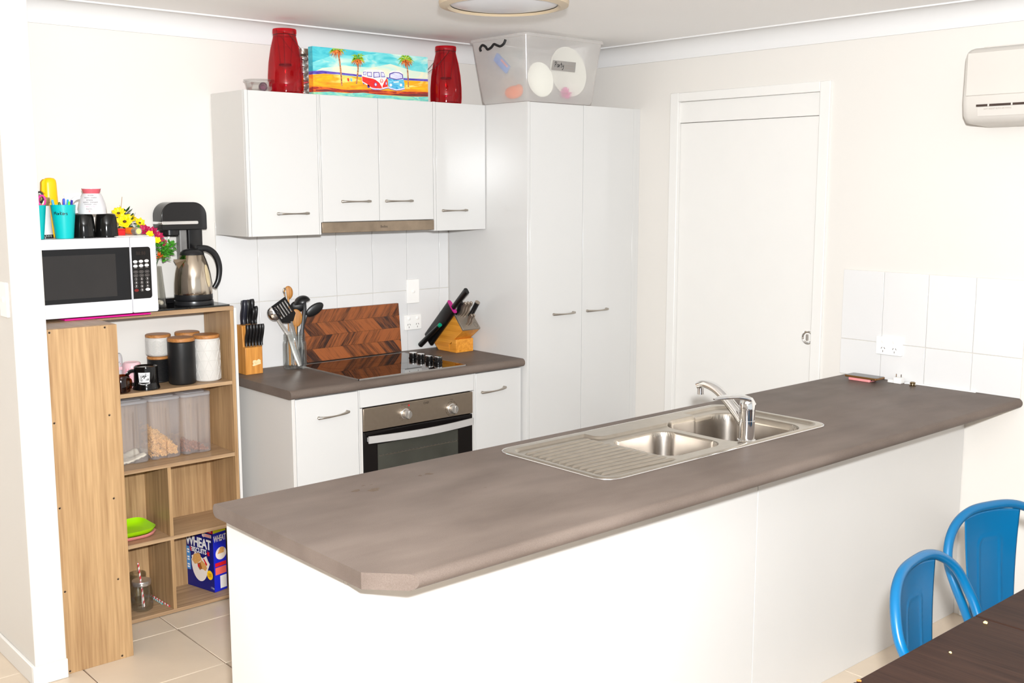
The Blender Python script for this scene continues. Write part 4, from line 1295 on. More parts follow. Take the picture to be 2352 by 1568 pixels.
# cereal packet, broad printed face towards the left
pm('packet_blue', srgb(18, 24, 108), 0.3, var=0.02)
pm('packet_cobalt', srgb(20, 36, 190), 0.3, var=0.01)
for nm, cc in (('ink_white', (240, 238, 236)), ('ink_red', (214, 22, 34)), ('ink_yellow', (250, 200, 20)), ('ink_sky', (70, 140, 205)), ('ink_wheat', (214, 160, 92)), ('ink_wheat_dark', (160, 92, 40)), ('ink_cream', (236, 226, 216)), ('ink_lime', (226, 230, 30)), ('ink_coral', (236, 100, 90)), ('ink_navy', (24, 30, 96))):
    pm(nm, srgb(*cc), 0.35, var=0.12 if 'wheat' in nm else 0, vscale=160)
ang = math.radians(-8)
PW, PT, PH = 0.178, 0.068, 0.276
pk = thing('cereal_packet', (-2.238, -0.020, S4 + 0.0006), 'dark blue wheat biscuits packet on the bottom shelf', 'packet', None)
pk.rotation_euler = (0, 0, math.radians(13))
# local: broad face on x=0, running from y=0 (back) to y=-PW (front); thickness towards +x
G().box(0, PT, -PW, 0, 0, PH).build('carton', 'packet_blue', pk, world=False, bevel=0.0008)
G().box(0.0008, PT - 0.0008, -PW - 0.0004, -PW, 0.0008, PH - 0.0008).build('narrow_side', 'packet_cobalt', pk, world=False, smooth=0)
def FACE(layer): return lambda u, v: (-0.0004 * layer - 0.0002, -PW * u, PH * v)
def decal(name, mat, shapes, fn):
    g = G()
    for s_ in shapes: lay(g, s_, fn)
    return g.build(name, mat, pk, world=False, smooth=0)
def scale2d(vf, sx, sy, ox, oy, shear=0.0):
    vs, fs = vf
    return [(x * sx + ox + shear * y, y * sy + oy) for x, y in vs], fs
decal('title_lettering', 'ink_white', [scale2d(text2d('WHEAT', 0.29, 0.92, 0.035), 0.95, 0.72, 0.46, 0.735)], FACE(1))
decal('title_lettering', 'ink_white', [scale2d(text2d('BISCUITS', 0.155, 0.92, 0.03), 1.0, 0.70, 0.46, 0.608)], FACE(1))
leaf = lambda cx, cy_, s_: poly2d([(cx + s_ * math.cos(a) * (1 if k % 2 else 0.45), cy_ + 0.8 * s_ * math.sin(a) * (1 if k % 2 else 0.45)) for k, a in enumerate([2 * math.pi * i / 10 for i in range(10)])])
decal('leaf_print', 'ink_red', [leaf(0.155, 0.60, 0.07)], FACE(1))
decal('leaf_print', 'ink_red', [leaf(0.815, 0.60, 0.07)], FACE(1))
decal('banner_print', 'ink_red', [poly2d([(0.50, 0.935), (1.0, 0.935), (1.0, 0.998), (0.50, 0.998)])], FACE(1))
decal('banner_lettering', 'ink_white', [scale2d(text2d('VALUE PACK', 0.075, 1.0, 0.02), 0.95, 0.62, 0.745, 0.966)], FACE(2))
decal('badge_print', 'ink_white', [poly2d([(0.66, 0.862), (0.95, 0.862), (0.95, 0.912), (0.66, 0.912)])] + [disc2d(0.66, 0.887, 0.055, 0.036)], FACE(1))
decal('badge_lines', 'ink_coral', [poly2d([(0.72, 0.892), (0.93, 0.892), (0.93, 0.905), (0.72, 0.905)]), poly2d([(0.72, 0.870), (0.93, 0.870), (0.93, 0.883), (0.72, 0.883)]), ring2d(0.66, 0.887, 0.045, 0.029, 0.007)], FACE(2))
decal('side_panel_print', 'ink_sky', [poly2d([(0.0, 0.26), (0.13, 0.26), (0.15, 0.275), (0.15, 0.60), (0.12, 0.635), (0.0, 0.635)])], FACE(1))
decal('side_panel_marks', 'ink_white', [poly2d([(0.03, v), (0.11, v), (0.11, v + 0.025), (0.03, v + 0.025)]) for v in (0.29, 0.33, 0.41, 0.45, 0.53, 0.57)], FACE(2))
decal('milk_splash', 'ink_cream', [poly2d([(0.20, 0.43), (0.19, 0.50), (0.27, 0.52), (0.32, 0.58), (0.45, 0.545), (0.60, 0.50), (0.74, 0.555), (0.80, 0.48), (0.86, 0.44), (0.80, 0.36), (0.5, 0.36)])], FACE(1))
decal('bowl_print', 'ink_cream', [poly2d([(0.18, 0.45)] + [(0.49 - 0.31 * math.cos(math.pi * i / 14), 0.42 - 0.30 * math.sin(math.pi * i / 14)) for i in range(15)] + [(0.80, 0.45)])], FACE(2))
decal('biscuit_print', 'ink_wheat', [poly2d([(0.21, 0.43), (0.27, 0.53), (0.46, 0.575), (0.53, 0.55), (0.56, 0.47), (0.40, 0.395), (0.30, 0.375)])], FACE(3))
decal('biscuit_print', 'ink_wheat', [poly2d([(0.50, 0.42), (0.56, 0.47), (0.72, 0.42), (0.76, 0.36), (0.70, 0.31), (0.58, 0.33)])], FACE(3))
decal('biscuit_shadow_print', 'ink_wheat_dark', [poly2d([(0.40, 0.395), (0.52, 0.43), (0.58, 0.33), (0.52, 0.28), (0.44, 0.33)])], FACE(3))
decal('berry_print', 'ink_red', [poly2d([(0.62, 0.50), (0.66, 0.505), (0.77, 0.43), (0.76, 0.40), (0.72, 0.41)]), disc2d(0.45, 0.365, 0.035, 0.028)], FACE(4))
decal('banana_print', 'ink_cream', [disc2d(0.57, 0.29, 0.07, 0.035)], FACE(4))
decal('seal_print', 'ink_yellow', [disc2d(0.86, 0.265, 0.105, 0.075, 26)], FACE(5))
decal('seal_marks', 'ink_wheat_dark', [poly2d([(0.80, v), (0.92, v), (0.92, v + 0.009), (0.80, v + 0.009)]) for v in (0.24, 0.26, 0.28)], FACE(6))
decal('weight_lettering', 'ink_white', [scale2d(text2d('1.2kg', 0.06), 1, 0.7, 0.93, 0.065)], FACE(1))
def SIDE(layer): return lambda u, v: (PT * u, -PW - 0.0006 - 0.0004 * layer, PH * v)
decal('side_banner', 'ink_lime', [poly2d([(0.01, 0.94), (0.99, 0.94), (0.99, 0.995), (0.01, 0.995)])], SIDE(1))
decal('side_lettering', 'ink_white', [scale2d(text2d('WHEAT', 0.30, 0.92, 0.03), 0.95, 0.45, 0.52, 0.84)], SIDE(1))
decal('side_bowl_print', 'ink_cream', [disc2d(0.58, 0.60, 0.42, 0.10, 26)], SIDE(1))
decal('side_biscuit_print', 'ink_wheat', [poly2d([(0.30, 0.60), (0.55, 0.70), (0.85, 0.68), (0.80, 0.60)])], SIDE(2))
decal('side_panel_red', 'ink_red', [poly2d([(0.10, 0.40), (0.95, 0.40), (0.95, 0.46), (0.10, 0.46)])], SIDE(1))
decal('side_panel_coral', 'ink_coral', [poly2d([(0.10, 0.27), (0.95, 0.27), (0.95, 0.385), (0.10, 0.385)])], SIDE(1))
decal('barcode_patch', 'ink_white', [poly2d([(0.45, 0.04), (0.95, 0.04), (0.95, 0.24), (0.45, 0.24)])], SIDE(1))
# ------------------------------------------------------------------ things on the stove bench
pm('block_wood', srgb(200, 136, 58), 0.42, var=0.12, vscale=18)
wood('block_grain', srgb(214, 150, 72), srgb(172, 108, 44), 'Z', 1.6, rough=0.4, ring=6)
wood('bamboo', srgb(226, 156, 58), srgb(190, 116, 30), 'Y', 1.2, rough=0.38, ring=6)
pm('knife_black', srgb(20, 19, 20), 0.32, var=0.04)
pm('knife_navy', srgb(28, 29, 40), 0.35, var=0.04)
pm('torn_label', srgb(232, 206, 160), 0.7, var=0.08, vscale=90)

KB = thing('knife_block', (-1.939, -0.08, BH), 'wooden knife block with torn white sticker left of the utensil jar', 'knife block')
kx0, kx1 = -1.980, -1.898
G().prism([(-0.123, BH + 0.0003), (-0.123, BH + 0.118), (-0.104, BH + 0.122), (-0.098, BH + 0.212), (-0.046, BH + 0.214), (-0.030, BH + 0.0003)], 'X', kx0, kx1).build('block', 'block_grain', KB, bevel=0.002)
g = G(); rr = random.Random(5)
q = [(-1.949, .965), (-1.944, .9705), (-1.947, .978), (-1.945, .986), (-1.934, .987), (-1.928, .984), (-1.918, .990), (-1.908, .984), (-1.909, .975), (-1.9065, .969), (-1.920, .966), (-1.934, .963), (-1.944, .961)]
lay(g, poly2d(q), lambda x, z: (x, -0.1234, z)); g.build('sticker', 'torn_label', KB, smooth=0)
g = G(); lay(g, ring2d(-1.931, 0.975, 0.006, 0.0045, 0.0012, 12), lambda x, z: (x, -0.1237, z)); g.build('sticker_print', 'ink_wheat', KB, smooth=0)
def knife_handle(name, p0, p1, w, d, mat, label, group, up=(0, 1, 0), bolster=None):
    """short curved scale handle from p0 (at the block) to p1 (pommel)"""
    p0, p1 = Vector(p0), Vector(p1)
    t = thing(name, p0, label, 'knife', group)
    ax = (p1 - p0)
    u = Vector(up); u = (u - ax.normalized() * u.dot(ax.normalized())).normalized()
    P = []; R = []
    for i in range(10):
        k = i / 9
        P.append(p0 + ax * k + u * (0.004 * math.sin(math.pi * 2 * k)))
        R.append([0.86, 0.84, 0.90, 0.98, 1.02, 1.0, 0.96, 1.0, 1.10, 0.92][i])
    g = G(); g.tube([tuple(p) for p in P], R, 12, flat=(w, d), up=tuple(u))
    h = g.build('handle', mat, t, smooth=50)
    # rivets and a bit of blade down into the block
    G().tube([tuple(p0 - ax.normalized() * 0.030), tuple(p0 + ax.normalized() * 0.001)], 1.0, 8, flat=(0.0009, d * 0.75), up=tuple(u)).build('blade', 'steel_light', t)
    if bolster:
        g = G(); g.ell(tuple(p1), (w * 1.15, w * 1.15, w * 1.0), 12, 8); g.build('pommel', bolster, h)
    return t
xs_ = [-1.971, -1.956, -1.941, -1.926, -1.911, -1.8985 + 0.0]
for i, x in enumerate(xs_):
    ordn = ['first', 'second', 'third', 'fourth', 'fifth', 'sixth'][i]
    knife_handle('steak_knife', (x + 0.002, -0.1130, BH + 0.124), (x + 0.006, -0.119, BH + 0.217), 0.0058, 0.0085, 'knife_black', ordn + ' of six black steak knives, counted from the left', 'steak knives in the front of the block')
knife_handle('kitchen_knife', (-1.957, -0.070, BH + 0.215), (-1.949, -0.066, BH + 0.318), 0.0105, 0.016, 'knife_navy', 'big navy-handled knife at the left of the wooden block', 'large knives in the wooden block')
knife_handle('kitchen_knife', (-1.934, -0.064, BH + 0.215), (-1.929, -0.060, BH + 0.318), 0.0080, 0.012, 'knife_black', 'tall black knife beside the navy-handled one', 'large knives in the wooden block')
knife_handle('kitchen_knife', (-1.912, -0.061, BH + 0.215), (-1.908, -0.058, BH + 0.320), 0.0085, 0.012, 'knife_black', 'tallest black knife at the back right of the wooden block', 'large knives in the wooden block')
knife_handle('kitchen_knife', (-1.922, -0.085, BH + 0.214), (-1.915, -0.083, BH + 0.282), 0.0070, 0.0095, 'knife_black', 'short black knife in front, left of a slightly taller one', 'large knives in the wooden block')
knife_handle('kitchen_knife', (-1.906, -0.083, BH + 0.214), (-1.901, -0.080, BH + 0.290), 0.0065, 0.0095, 'knife_black', 'short black knife at the right edge of the wooden block', 'large knives in the wooden block')

# bamboo block with steel top, leaning towards the viewer
pm('block_top_steel', srgb(150, 140, 128), 0.4, metal=0.6, var=0.05)
pm('handle_steel', srgb(176, 162, 148), 0.3, metal=0.85, var=0.04)
BB = thing('knife_block', (-0.85, -0.16, BH), 'bamboo knife block with grey top leaning near the pantry', 'knife block')
bx0, bx1 = -0.904, -0.797
Yp = lambda p: [(a, b) for a, b in p]
G().prism([(-0.085, BH + 0.001), (-0.048, BH + 0.034), (-0.203, BH + 0.194), (-0.278, BH + 0.114), (-0.170, BH + 0.0365), (-0.1755, BH + 0.001)], 'X', bx0, bx1).build('body', 'bamboo', BB, bevel=0.0015)
G().prism([(-0.170, BH + 0.0003), (-0.228, BH + 0.0003), (-0.228, BH + 0.066), (-0.200, BH + 0.0655)], 'X', bx0 - 0.0005, bx1 + 0.0005).build('foot', 'bamboo', BB, bevel=0.0015)
tp = Vector((0, -0.075, -0.080)).normalized(); nn = Vector((0, -0.73, 0.684)).normalized()
c0, c1 = Vector((0, -0.203, BH + 0.194)), Vector((0, -0.278, BH + 0.114))
G().prism([(c0.y + 0.001, c0.z + 0.001), (c1.y, c1.z - 0.001), (c1.y + nn.y * 0.010, c1.z + nn.z * 0.010), (c0.y + nn.y * 0.010, c0.z + nn.z * 0.010)], 'X', bx0 - 0.001, bx1 + 0.001).build('top_plate', 'block_top_steel', BB, bevel=0.002)
def top_pt(a, x, h=0.010): return Vector((x, 0, 0)) + c0.lerp(c1, a) + nn * h
hd = Vector((0.10, -0.42, 0.90)).normalized(); hd = (nn + Vector((0.0, 0.0, 0.25))).normalized()
def sknife(a, x, L, w, d, mat, label, pom='handle_steel'):
    p = top_pt(a, x)
    return knife_handle('steel_knife', tuple(p), tuple(p + hd * L), w, d, mat, label, 'knives in the bamboo block', up=(0, -0.7, -0.7), bolster=pom)
sknife(0.22, -0.885, 0.082, 0.0058, 0.0100, 'handle_steel', 'leftmost of three steel-handled knives in the back row')
sknife(0.22, -0.866, 0.082, 0.0058, 0.0100, 'handle_steel', 'middle of three steel-handled knives in the back row')
sknife(0.22, -0.847, 0.082, 0.0058, 0.0100, 'handle_steel', 'rightmost of three steel-handled knives in the back row')
sknife(0.74, -0.868, 0.062, 0.0048, 0.0085, 'handle_steel', 'left small steel knife in the front row of the bamboo block')
sknife(0.74, -0.852, 0.062, 0.0048, 0.0085, 'handle_steel', 'right small steel knife in the front row of the bamboo block')
p = top_pt(0.10, -0.897, 0.010)
knife_handle('kitchen_knife', tuple(p), tuple(p + hd * 0.078), 0.006, 0.011, 'knife_black', 'black-handled knife behind the steel-handled row', 'knives in the bamboo block', up=(0, -0.7, -0.7))
# sharpening steel: round dark handle with a pale end
p = top_pt(0.30, -0.818); q = p + hd * 0.090
ss = thing('sharpening_steel', tuple(p), 'round black sharpening steel with pale end cap in bamboo block', 'sharpening steel')
G().tube([tuple(p), tuple(q)], 0.0125, 18).build('handle', 'knife_black', ss, smooth=50)
G().tube([tuple(q), tuple(q + hd * 0.003)], 0.0128, 18).build('end_cap', 'handle_steel', ss, smooth=50)
# key-hole tool in the top plate
g = G(); pc = top_pt(0.80, -0.815, 0.0105)
tx, ty = Vector((1, 0, 0)), (c1 - c0).normalized()
lay(g, ring2d(0, 0, 0.010, 0.016, 0.0012, 20), lambda x, y: tuple(pc + tx * x + ty * y)); g.build('tool_outline', 'slot_dark', BB, smooth=0)

# sheathed knife and a pen-shaped one leaning behind the bamboo block
pm('sheath_black', srgb(9, 9, 10), 0.3, var=0.03)
pm('rim_magenta', srgb(176, 30, 120), 0.35, var=0)
pm('grip_green', srgb(0, 140, 105), 0.4, var=0)
SX = -0.938
sk = thing('sheathed_knife', (SX, -0.03, 0.99), 'black sheathed knife with magenta rim leaning by the bamboo block', 'knife')
A0, A1 = Vector((SX, -0.052, 0.978)), Vector((SX, -0.240, 1.156))
dd = (A1 - A0).normalized()
G().tube([tuple(A0), tuple(A1)], 1.0, 14, flat=(0.011, 0.038), up=(0, -dd.z, dd.y)).build('sheath', 'sheath_black', sk, smooth=50)
G().tube([tuple(A1 - dd * 0.0005), tuple(A1 + dd * 0.0035)], 1.0, 14, flat=(0.0118, 0.0395), up=(0, -dd.z, dd.y)).build('sheath_rim', 'rim_magenta', sk, smooth=50)
B0 = A1 + dd * 0.002 + Vector((0, -0.008, -0.004)); hd2 = Vector((0, -0.70, 0.60)).normalized()
G().tube([tuple(B0), tuple(B0 + hd2 * 0.03), tuple(B0 + hd2 * 0.137)], [0.95, 1.0, 1.25], 14, flat=(0.0085, 0.0125), up=(0, -hd2.z, hd2.y)).build('handle', 'sheath_black', sk, smooth=50)
pk2 = thing('paring_knife', (SX - 0.026, -0.03, 0.95), 'small black paring knife with green tip under the sheathed one', 'knife')
P0, P1 = Vector((SX - 0.030, -0.022, 0.950)), Vector((SX - 0.030, -0.175, 1.060))
d3 = (P1 - P0).normalized()
G().tube([tuple(P0), tuple(P0.lerp(P1, 0.55)), tuple(P1)], [0.0135, 0.0125, 0.0095], 14).build('case', 'sheath_black', pk2, smooth=50)
G().tube([tuple(P0 - d3 * 0.004), tuple(P0)], [0.010, 0.0136], 14).build('end_cap', 'grip_green', pk2, smooth=50)
G().tube([tuple(P1), tuple(P1 + d3 * 0.012)], 0.0098, 12).build('tip', 'grip_green', pk2, smooth=50)

# chevron cutting board leaning against the tiles
for nm_, rt_ in (('walnut_strip', 39), ('walnut_strip_b', -39)):
    wood(nm_, srgb(146, 80, 38), srgb(46, 21, 10), 'Z', 2.4, rough=0.32, ring=5, rnd=0.75, spec=0.4, rot=rt_)
cb = thing('cutting_board', (-1.366, -0.04, BH), 'dark chevron-pattern wooden cutting board behind the cooktop', 'cutting board')
bx_0, bx_1, bz0, bz1 = -1.632, -1.098, BH + 0.0072, 1.168
lean = 0.012
Ln = (bz1 - bz0)
G().prism([(-0.038, bz0), (-0.030, bz0), (-0.0075, bz1), (-0.0165, bz1)], 'X', bx_0 + 0.001, bx_1 - 0.001).build('core', 'walnut_strip', cb, smooth=0)
def clip_poly(poly, x0, x1):
    def half(p, f, lim, sgn):
        out = []
        for i in range(len(p)):
            a, b = p[i], p[(i + 1) % len(p)]
            ia, ib = sgn * (a[0] - lim) >= 0, sgn * (b[0] - lim) >= 0
            if ia: out.append(a)
            if ia != ib:
                t = (lim - a[0]) / (b[0] - a[0]); out.append((lim, a[1] + (b[1] - a[1]) * t))
        return out
    p = half(poly, None, x0, 1)
    return half(p, None, x1, -1) if p else p
rows = 4; rh = Ln / rows; sw = 0.0445; slant = 0.048
for r in range(rows):
    zz0, zz1 = bz0 + rh * r, bz0 + rh * (r + 1)
    s_ = slant if r % 2 else -slant
    x = bx_0 - slant - sw
    k = 0
    while x < bx_1 + slant:
        w_ = sw * (0.8 + 0.4 * random.random())
        lo = 0 if s_ > 0 else -s_
        pol = [(x + lo, zz0), (x + w_ + lo, zz0), (x + w_ + lo + s_, zz1), (x + lo + s_, zz1)]
        pol = clip_poly(pol, bx_0, bx_1)
        if len(pol) >= 3 and max(p[0] for p in pol) - min(p[0] for p in pol) > 0.003:
            e = 0.00035
            g = G()
            cx = sum(p[0] for p in pol) / len(pol); cz = sum(p[1] for p in pol) / len(pol)
            pol = [(a + e * (1 if a < cx else -1), b + e * (1 if b < cz else -1)) for a, b in pol]
            g.prism(pol, 'Y', 0.0, 0.004)
            # lean: shear y with z
            g.v = [(a, -0.0425 + b + (c_ - bz0) / Ln * 0.0215, c_) for a, b, c_ in g.v]
            g.build('wood_strip', 'walnut_strip' if s_ < 0 else 'walnut_strip_b', cb, smooth=0)
        x += w_; k += 1

# utensil jar
JX, JY = -1.7265, -0.102
jar = thing('utensil_jar', (JX, JY, BH), 'clear glass jar holding cooking utensils beside the cooktop', 'jar')
prof = [(0.0, 0.0015), (0.046, 0.0005), (0.051, 0.006), (0.0525, 0.020), (0.0525, 0.110), (0.051, 0.120), (0.047, 0.126), (0.047, 0.156), (0.0455, 0.158)]
inner = [(0.0440, 0.156), (0.0440, 0.126), (0.048, 0.118), (0.0495, 0.110), (0.0495, 0.022), (0.046, 0.010), (0.0, 0.008)]
jb = G().lathe(prof + inner, (JX, JY, BH), 40).build('glass_body', 'clear_glass', jar)
for k in range(3):
    G().tube([(JX + 0.0478 * math.cos(2 * math.pi * i / 36), JY + 0.0478 * math.sin(2 * math.pi * i / 36), BH + 0.134 + 0.008 * k) for i in range(36)], 0.0013, 6, closed=True).build('thread', 'clear_glass', jb)
wood('spoon_wood', srgb(196, 138, 66), srgb(150, 92, 34), 'Z', 2.0, rough=0.5, ring=8)
FACEV = Vector((-0.45, -0.89, 0)).normalized()      # flat utensil heads face the viewer roughly
SIDEV = Vector((0.89, -0.45, 0)).normalized()
def rod(g, p0, p1, r, seg=10, flat=None): return g.tube([p0, p1], r, seg, flat=flat, up=tuple(FACEV))
zb = BH + 0.0105
# slotted turner: head is a slanted plate with slots left open
t = thing('slotted_turner', (-1.715, -0.115, zb), 'black slotted turner leaning left out of the glass jar', 'turner')
hb = Vector((-1.768, -0.132, 1.158)); up_ = Vector((-0.42, 0.0, 0.62)).normalized(); wd = Vector((0.74, -0.18, 0.50)).normalized()
up_ = (up_ - wd * up_.dot(wd)).normalized(); nr_ = up_.cross(wd).normalized()
g = G()
def plate(u0, u1, v0, v1, th=0.0022):
    vs = []
    for (a, b) in ((u0, v0), (u1, v0), (u1, v1), (u0, v1)):
        for s2 in (-1, 1): vs.append(hb + wd * a + up_ * b + nr_ * th * s2 * 0.5)
    g.add(vs, [(0, 2, 4, 6), (7, 5, 3, 1), (0, 1, 3, 2), (2, 3, 5, 4), (4, 5, 7, 6), (6, 7, 1, 0)])
Wd, Hh = 0.037, 0.092
plate(-Wd, Wd, 0.0, 0.016); plate(-Wd, Wd, Hh - 0.012, Hh)
nb_ = 6
for k in range(nb_):
    u = -Wd + (2 * Wd - 0.0075) * k / (nb_ - 1)
    plate(u, u + 0.0075, 0.015, Hh - 0.011)
vs = [hb + wd * a + up_ * b + nr_ * c_ for (a, b) in ((-Wd, 0.001), (Wd, 0.001), (0.009, -0.022), (-0.009, -0.022)) for c_ in (-0.0012, 0.0012)]
g.add(vs, [(0, 2, 4, 6), (7, 5, 3, 1), (0, 1, 3, 2), (2, 3, 5, 4), (4, 5, 7, 6), (6, 7, 1, 0)])
g.build('head', 'knife_black', t, smooth=0)
G().tube([tuple(hb - up_ * 0.018), (-1.735, -0.125, 1.08), (-1.708, -0.118, zb + 0.01)], 1.0, 10, flat=(0.0055, 0.0022), up=tuple(FACEV)).build('handle', 'steel_light', t)
# steel ladle
t = thing('steel_serving_spoon', (-1.705, -0.13, zb), 'shiny steel spoon with broad handle in the glass jar', 'spoon')
g = G()
Mx = Matrix((SIDEV, -FACEV.cross(Vector((0, 0, 1))) * 0 + FACEV, Vector((0, 0, 1)))).transposed()
g.ell((-1.823, -0.100, 1.180), (0.030, 0.014, 0.034), 20, 12, Mx.to_3x3() @ Matrix.Rotation(math.radians(-25), 3, 'Y'))
g.build('bowl', 'chrome', t, smooth=60)
G().tube([(-1.808, -0.104, 1.152), (-1.786, -0.108, 1.118), (-1.760, -0.114, 1.080), (-1.740, -0.124, 1.00), (-1.722, -0.134, 0.940)], [0.6, 0.8, 1.0, 1.25, 0.9], 12, flat=(0.0100, 0.0032), up=tuple(FACEV)).build('handle', 'steel_light', t, smooth=50)
# wooden spoon
t = thing('wooden_spoon', (-1.74, -0.07, zb), 'light wooden spoon standing tallest in the utensil jar', 'spoon')
G().ell((-1.722, -0.052, 1.262), (0.0205, 0.0065, 0.030), 18, 12, Matrix((SIDEV, FACEV, Vector((0, 0, 1)))).transposed()).build('bowl', 'spoon_wood', t, smooth=60)
rod(G(), (-1.724, -0.052, 1.238), (-1.742, -0.085, zb + 0.002), 0.005).build('handle', 'spoon_wood', t)
# wooden paddle
t = thing('wooden_paddle', (-1.70, -0.09, zb), 'round-ended wooden paddle half hidden in the utensil jar', 'spoon')
G().ell((-1.703, -0.078, 1.148), (0.029, 0.004, 0.040), 20, 12, Matrix((SIDEV, FACEV, Vector((0, 0, 1)))).transposed()).build('blade', 'spoon_wood', t, smooth=60)
rod(G(), (-1.705, -0.080, 1.115), (-1.714, -0.085, zb + 0.002), 0.0055).build('handle', 'spoon_wood', t)
# black ladle (domed back to the viewer)
t = thing('black_ladle', (-1.70, -0.11, zb), 'black plastic ladle with domed bowl at the jar centre', 'ladle')
g = G()
prof = [(0.0365 * math.sin(a), 0.030 * (1 - math.cos(a))) for a in [math.pi * 0.5 * i / 8 for i in range(9)]]
prof = [(max(r, 0.0), z) for r, z in prof] + [(0.034, 0.029), (0.0, 0.004)]
g.lathe(prof, (-1.706, -0.128, 1.252), 24, ax=Matrix.Rotation(math.radians(180 - 8), 3, 'X') @ Matrix.Rotation(math.radians(14), 3, 'Y'))
g.build('bowl', 'black_satin', t, smooth=60)
G().tube([(-1.679, -0.117, 1.222), (-1.676, -0.114, 1.19), (-1.693, -0.116, 1.10), (-1.700, -0.118, zb + 0.004)], 1.0, 10, flat=(0.0075, 0.0035), up=tuple(FACEV)).build('handle', 'black_satin', t, smooth=50)
# black spoons
t = thing('black_spoon', (-1.68, -0.08, zb), 'black cooking spoon tilted right out of the utensil jar', 'spoon')
Ms = Matrix((Vector((0.80, -0.25, 0.52)).normalized(), Vector((0.30, 0.92, 0.0)).normalized(), Vector((-0.5, 0.1, 0.85)).normalized())).transposed()
G().ell((-1.628, -0.116, 1.184), (0.047, 0.008, 0.024), 18, 10, Ms).build('bowl', 'black_satin', t, smooth=60)
G().tube([(-1.664, -0.106, 1.160), (-1.692, -0.100, 1.085), (-1.697, -0.098, zb + 0.004)], 1.0, 10, flat=(0.006, 0.0035), up=tuple(FACEV)).build('handle', 'black_satin', t, smooth=50)
t = thing('black_spoon', (-1.69, -0.06, zb), 'black round spoon behind the ladle in the utensil jar', 'spoon')
G().ell((-1.672, -0.046, 1.196), (0.034, 0.008, 0.026), 18, 10, Matrix((SIDEV, FACEV, Vector((0, 0, 1)))).transposed()).build('bowl', 'black_satin', t, smooth=60)
G().tube([(-1.674, -0.049, 1.172), (-1.698, -0.076, 1.088), (-1.702, -0.084, zb + 0.004)], 0.0045, 10).build('handle', 'black_satin', t)
t = thing('wire_whisk', (-1.73, -0.10, zb), 'thin steel whisk handle with end loop in the utensil jar', 'whisk')
G().tube([(-1.750, -0.075, 1.268), (-1.742, -0.085, 1.17), (-1.735, -0.10, zb + 0.004)], 0.0042, 10).build('handle', 'steel_light', t)
G().tube([(-1.753 + 0.006 * math.cos(a), -0.073, 1.274 + 0.011 * math.sin(a)) for a in [2 * math.pi * i / 16 for i in range(16)]], 0.0026, 8, closed=True).build('hanging_loop', 'satin_nickel', t)

# ------------------------------------------------------------------ on the island end
pm('phone_pink', srgb(236, 150, 150), 0.3, var=0)
pm('phone_black', srgb(30, 24, 22), 0.1, var=0)
pm('phone_gold', srgb(130, 92, 50), 0.3, metal=0.6, var=0)
pm('brass_dark', srgb(140, 120, 90), 0.25, metal=1, var=0)
t = thing('power_bank', (-0.095, -1.952, BH), 'pink power bank lying under the dark phone', 'power bank')
G().rbox(-0.124, -0.066, -2.002, -1.902, BH + 0.0005, BH + 0.0125, 0.006, 'Z').build('case', 'phone_pink', t, bevel=0.002)
for yy in (-0.108, -0.090):
    G().box(yy - 0.004, yy + 0.004, -2.0026, -2.0018, BH + 0.005, BH + 0.009).build('port', 'slot_dark', t, smooth=0)
t = thing('mobile_phone', (-0.092, -1.96, BH + 0.013), 'dark mobile phone resting on the pink power bank', 'phone')
G().rbox(-0.130, -0.056, -2.036, -1.886, BH + 0.0130, BH + 0.0210, 0.009, 'Z').build('case', 'phone_gold', t, bevel=0.002)
G().rbox(-0.128, -0.058, -2.034, -1.888, BH + 0.0210, BH + 0.0216, 0.008, 'Z').build('screen', 'phone_black', t)
t = thing('wall_charger', (-0.043, -2.085, BH), 'white plug-in charger with short lead against the tiles', 'charger')
G().rbox(-0.058, -0.024, -2.104, -2.070, BH + 0.0005, BH + 0.024, 0.004, 'Z').build('plug_body', 'plastic_white', t, bevel=0.001)
for yy in (-2.098, -2.076):
    G().box(-0.043, -0.041, yy - 0.002, yy + 0.002, BH + 0.024, BH + 0.038).build('pin', 'chrome', t, smooth=0)
G().rbox(-0.056, -0.036, -2.069, -2.044, BH + 0.0005, BH + 0.012, 0.003, 'Z').build('connector', 'plastic_white', t, bevel=0.001)
tag(G().tube(smooth_path([(-0.036, -2.110, BH + 0.003), (-0.020, -2.15, BH + 0.003), (-0.016, -2.25, BH + 0.003), (-0.013, -2.33, BH + 0.003), (-0.012, -2.400, BH + 0.003)], 6), 1.0, 8, flat=(0.0045, 0.0028), up=(0, 0, 1)).build('white_cable', 'plastic_white'), 'white flat cable lying along the tiles on the island end', 'cable')
t = thing('door_knob', (-0.056, -2.157, BH), 'small round metal knob lying on the island end', 'knob')
G().lathe([(0.0, 0.0005), (0.0135, 0.0005), (0.0138, 0.003), (0.0095, 0.005), (0.0090, 0.008)], (-0.056, -2.157, BH), 24).build('base', 'brass_dark', t)
G().lathe([(0.0092, 0.0082), (0.0112, 0.010), (0.0112, 0.014), (0.008, 0.0165), (0.0, 0.017)], (-0.056, -2.157, BH), 24).build('cap', 'brass_dark', t)
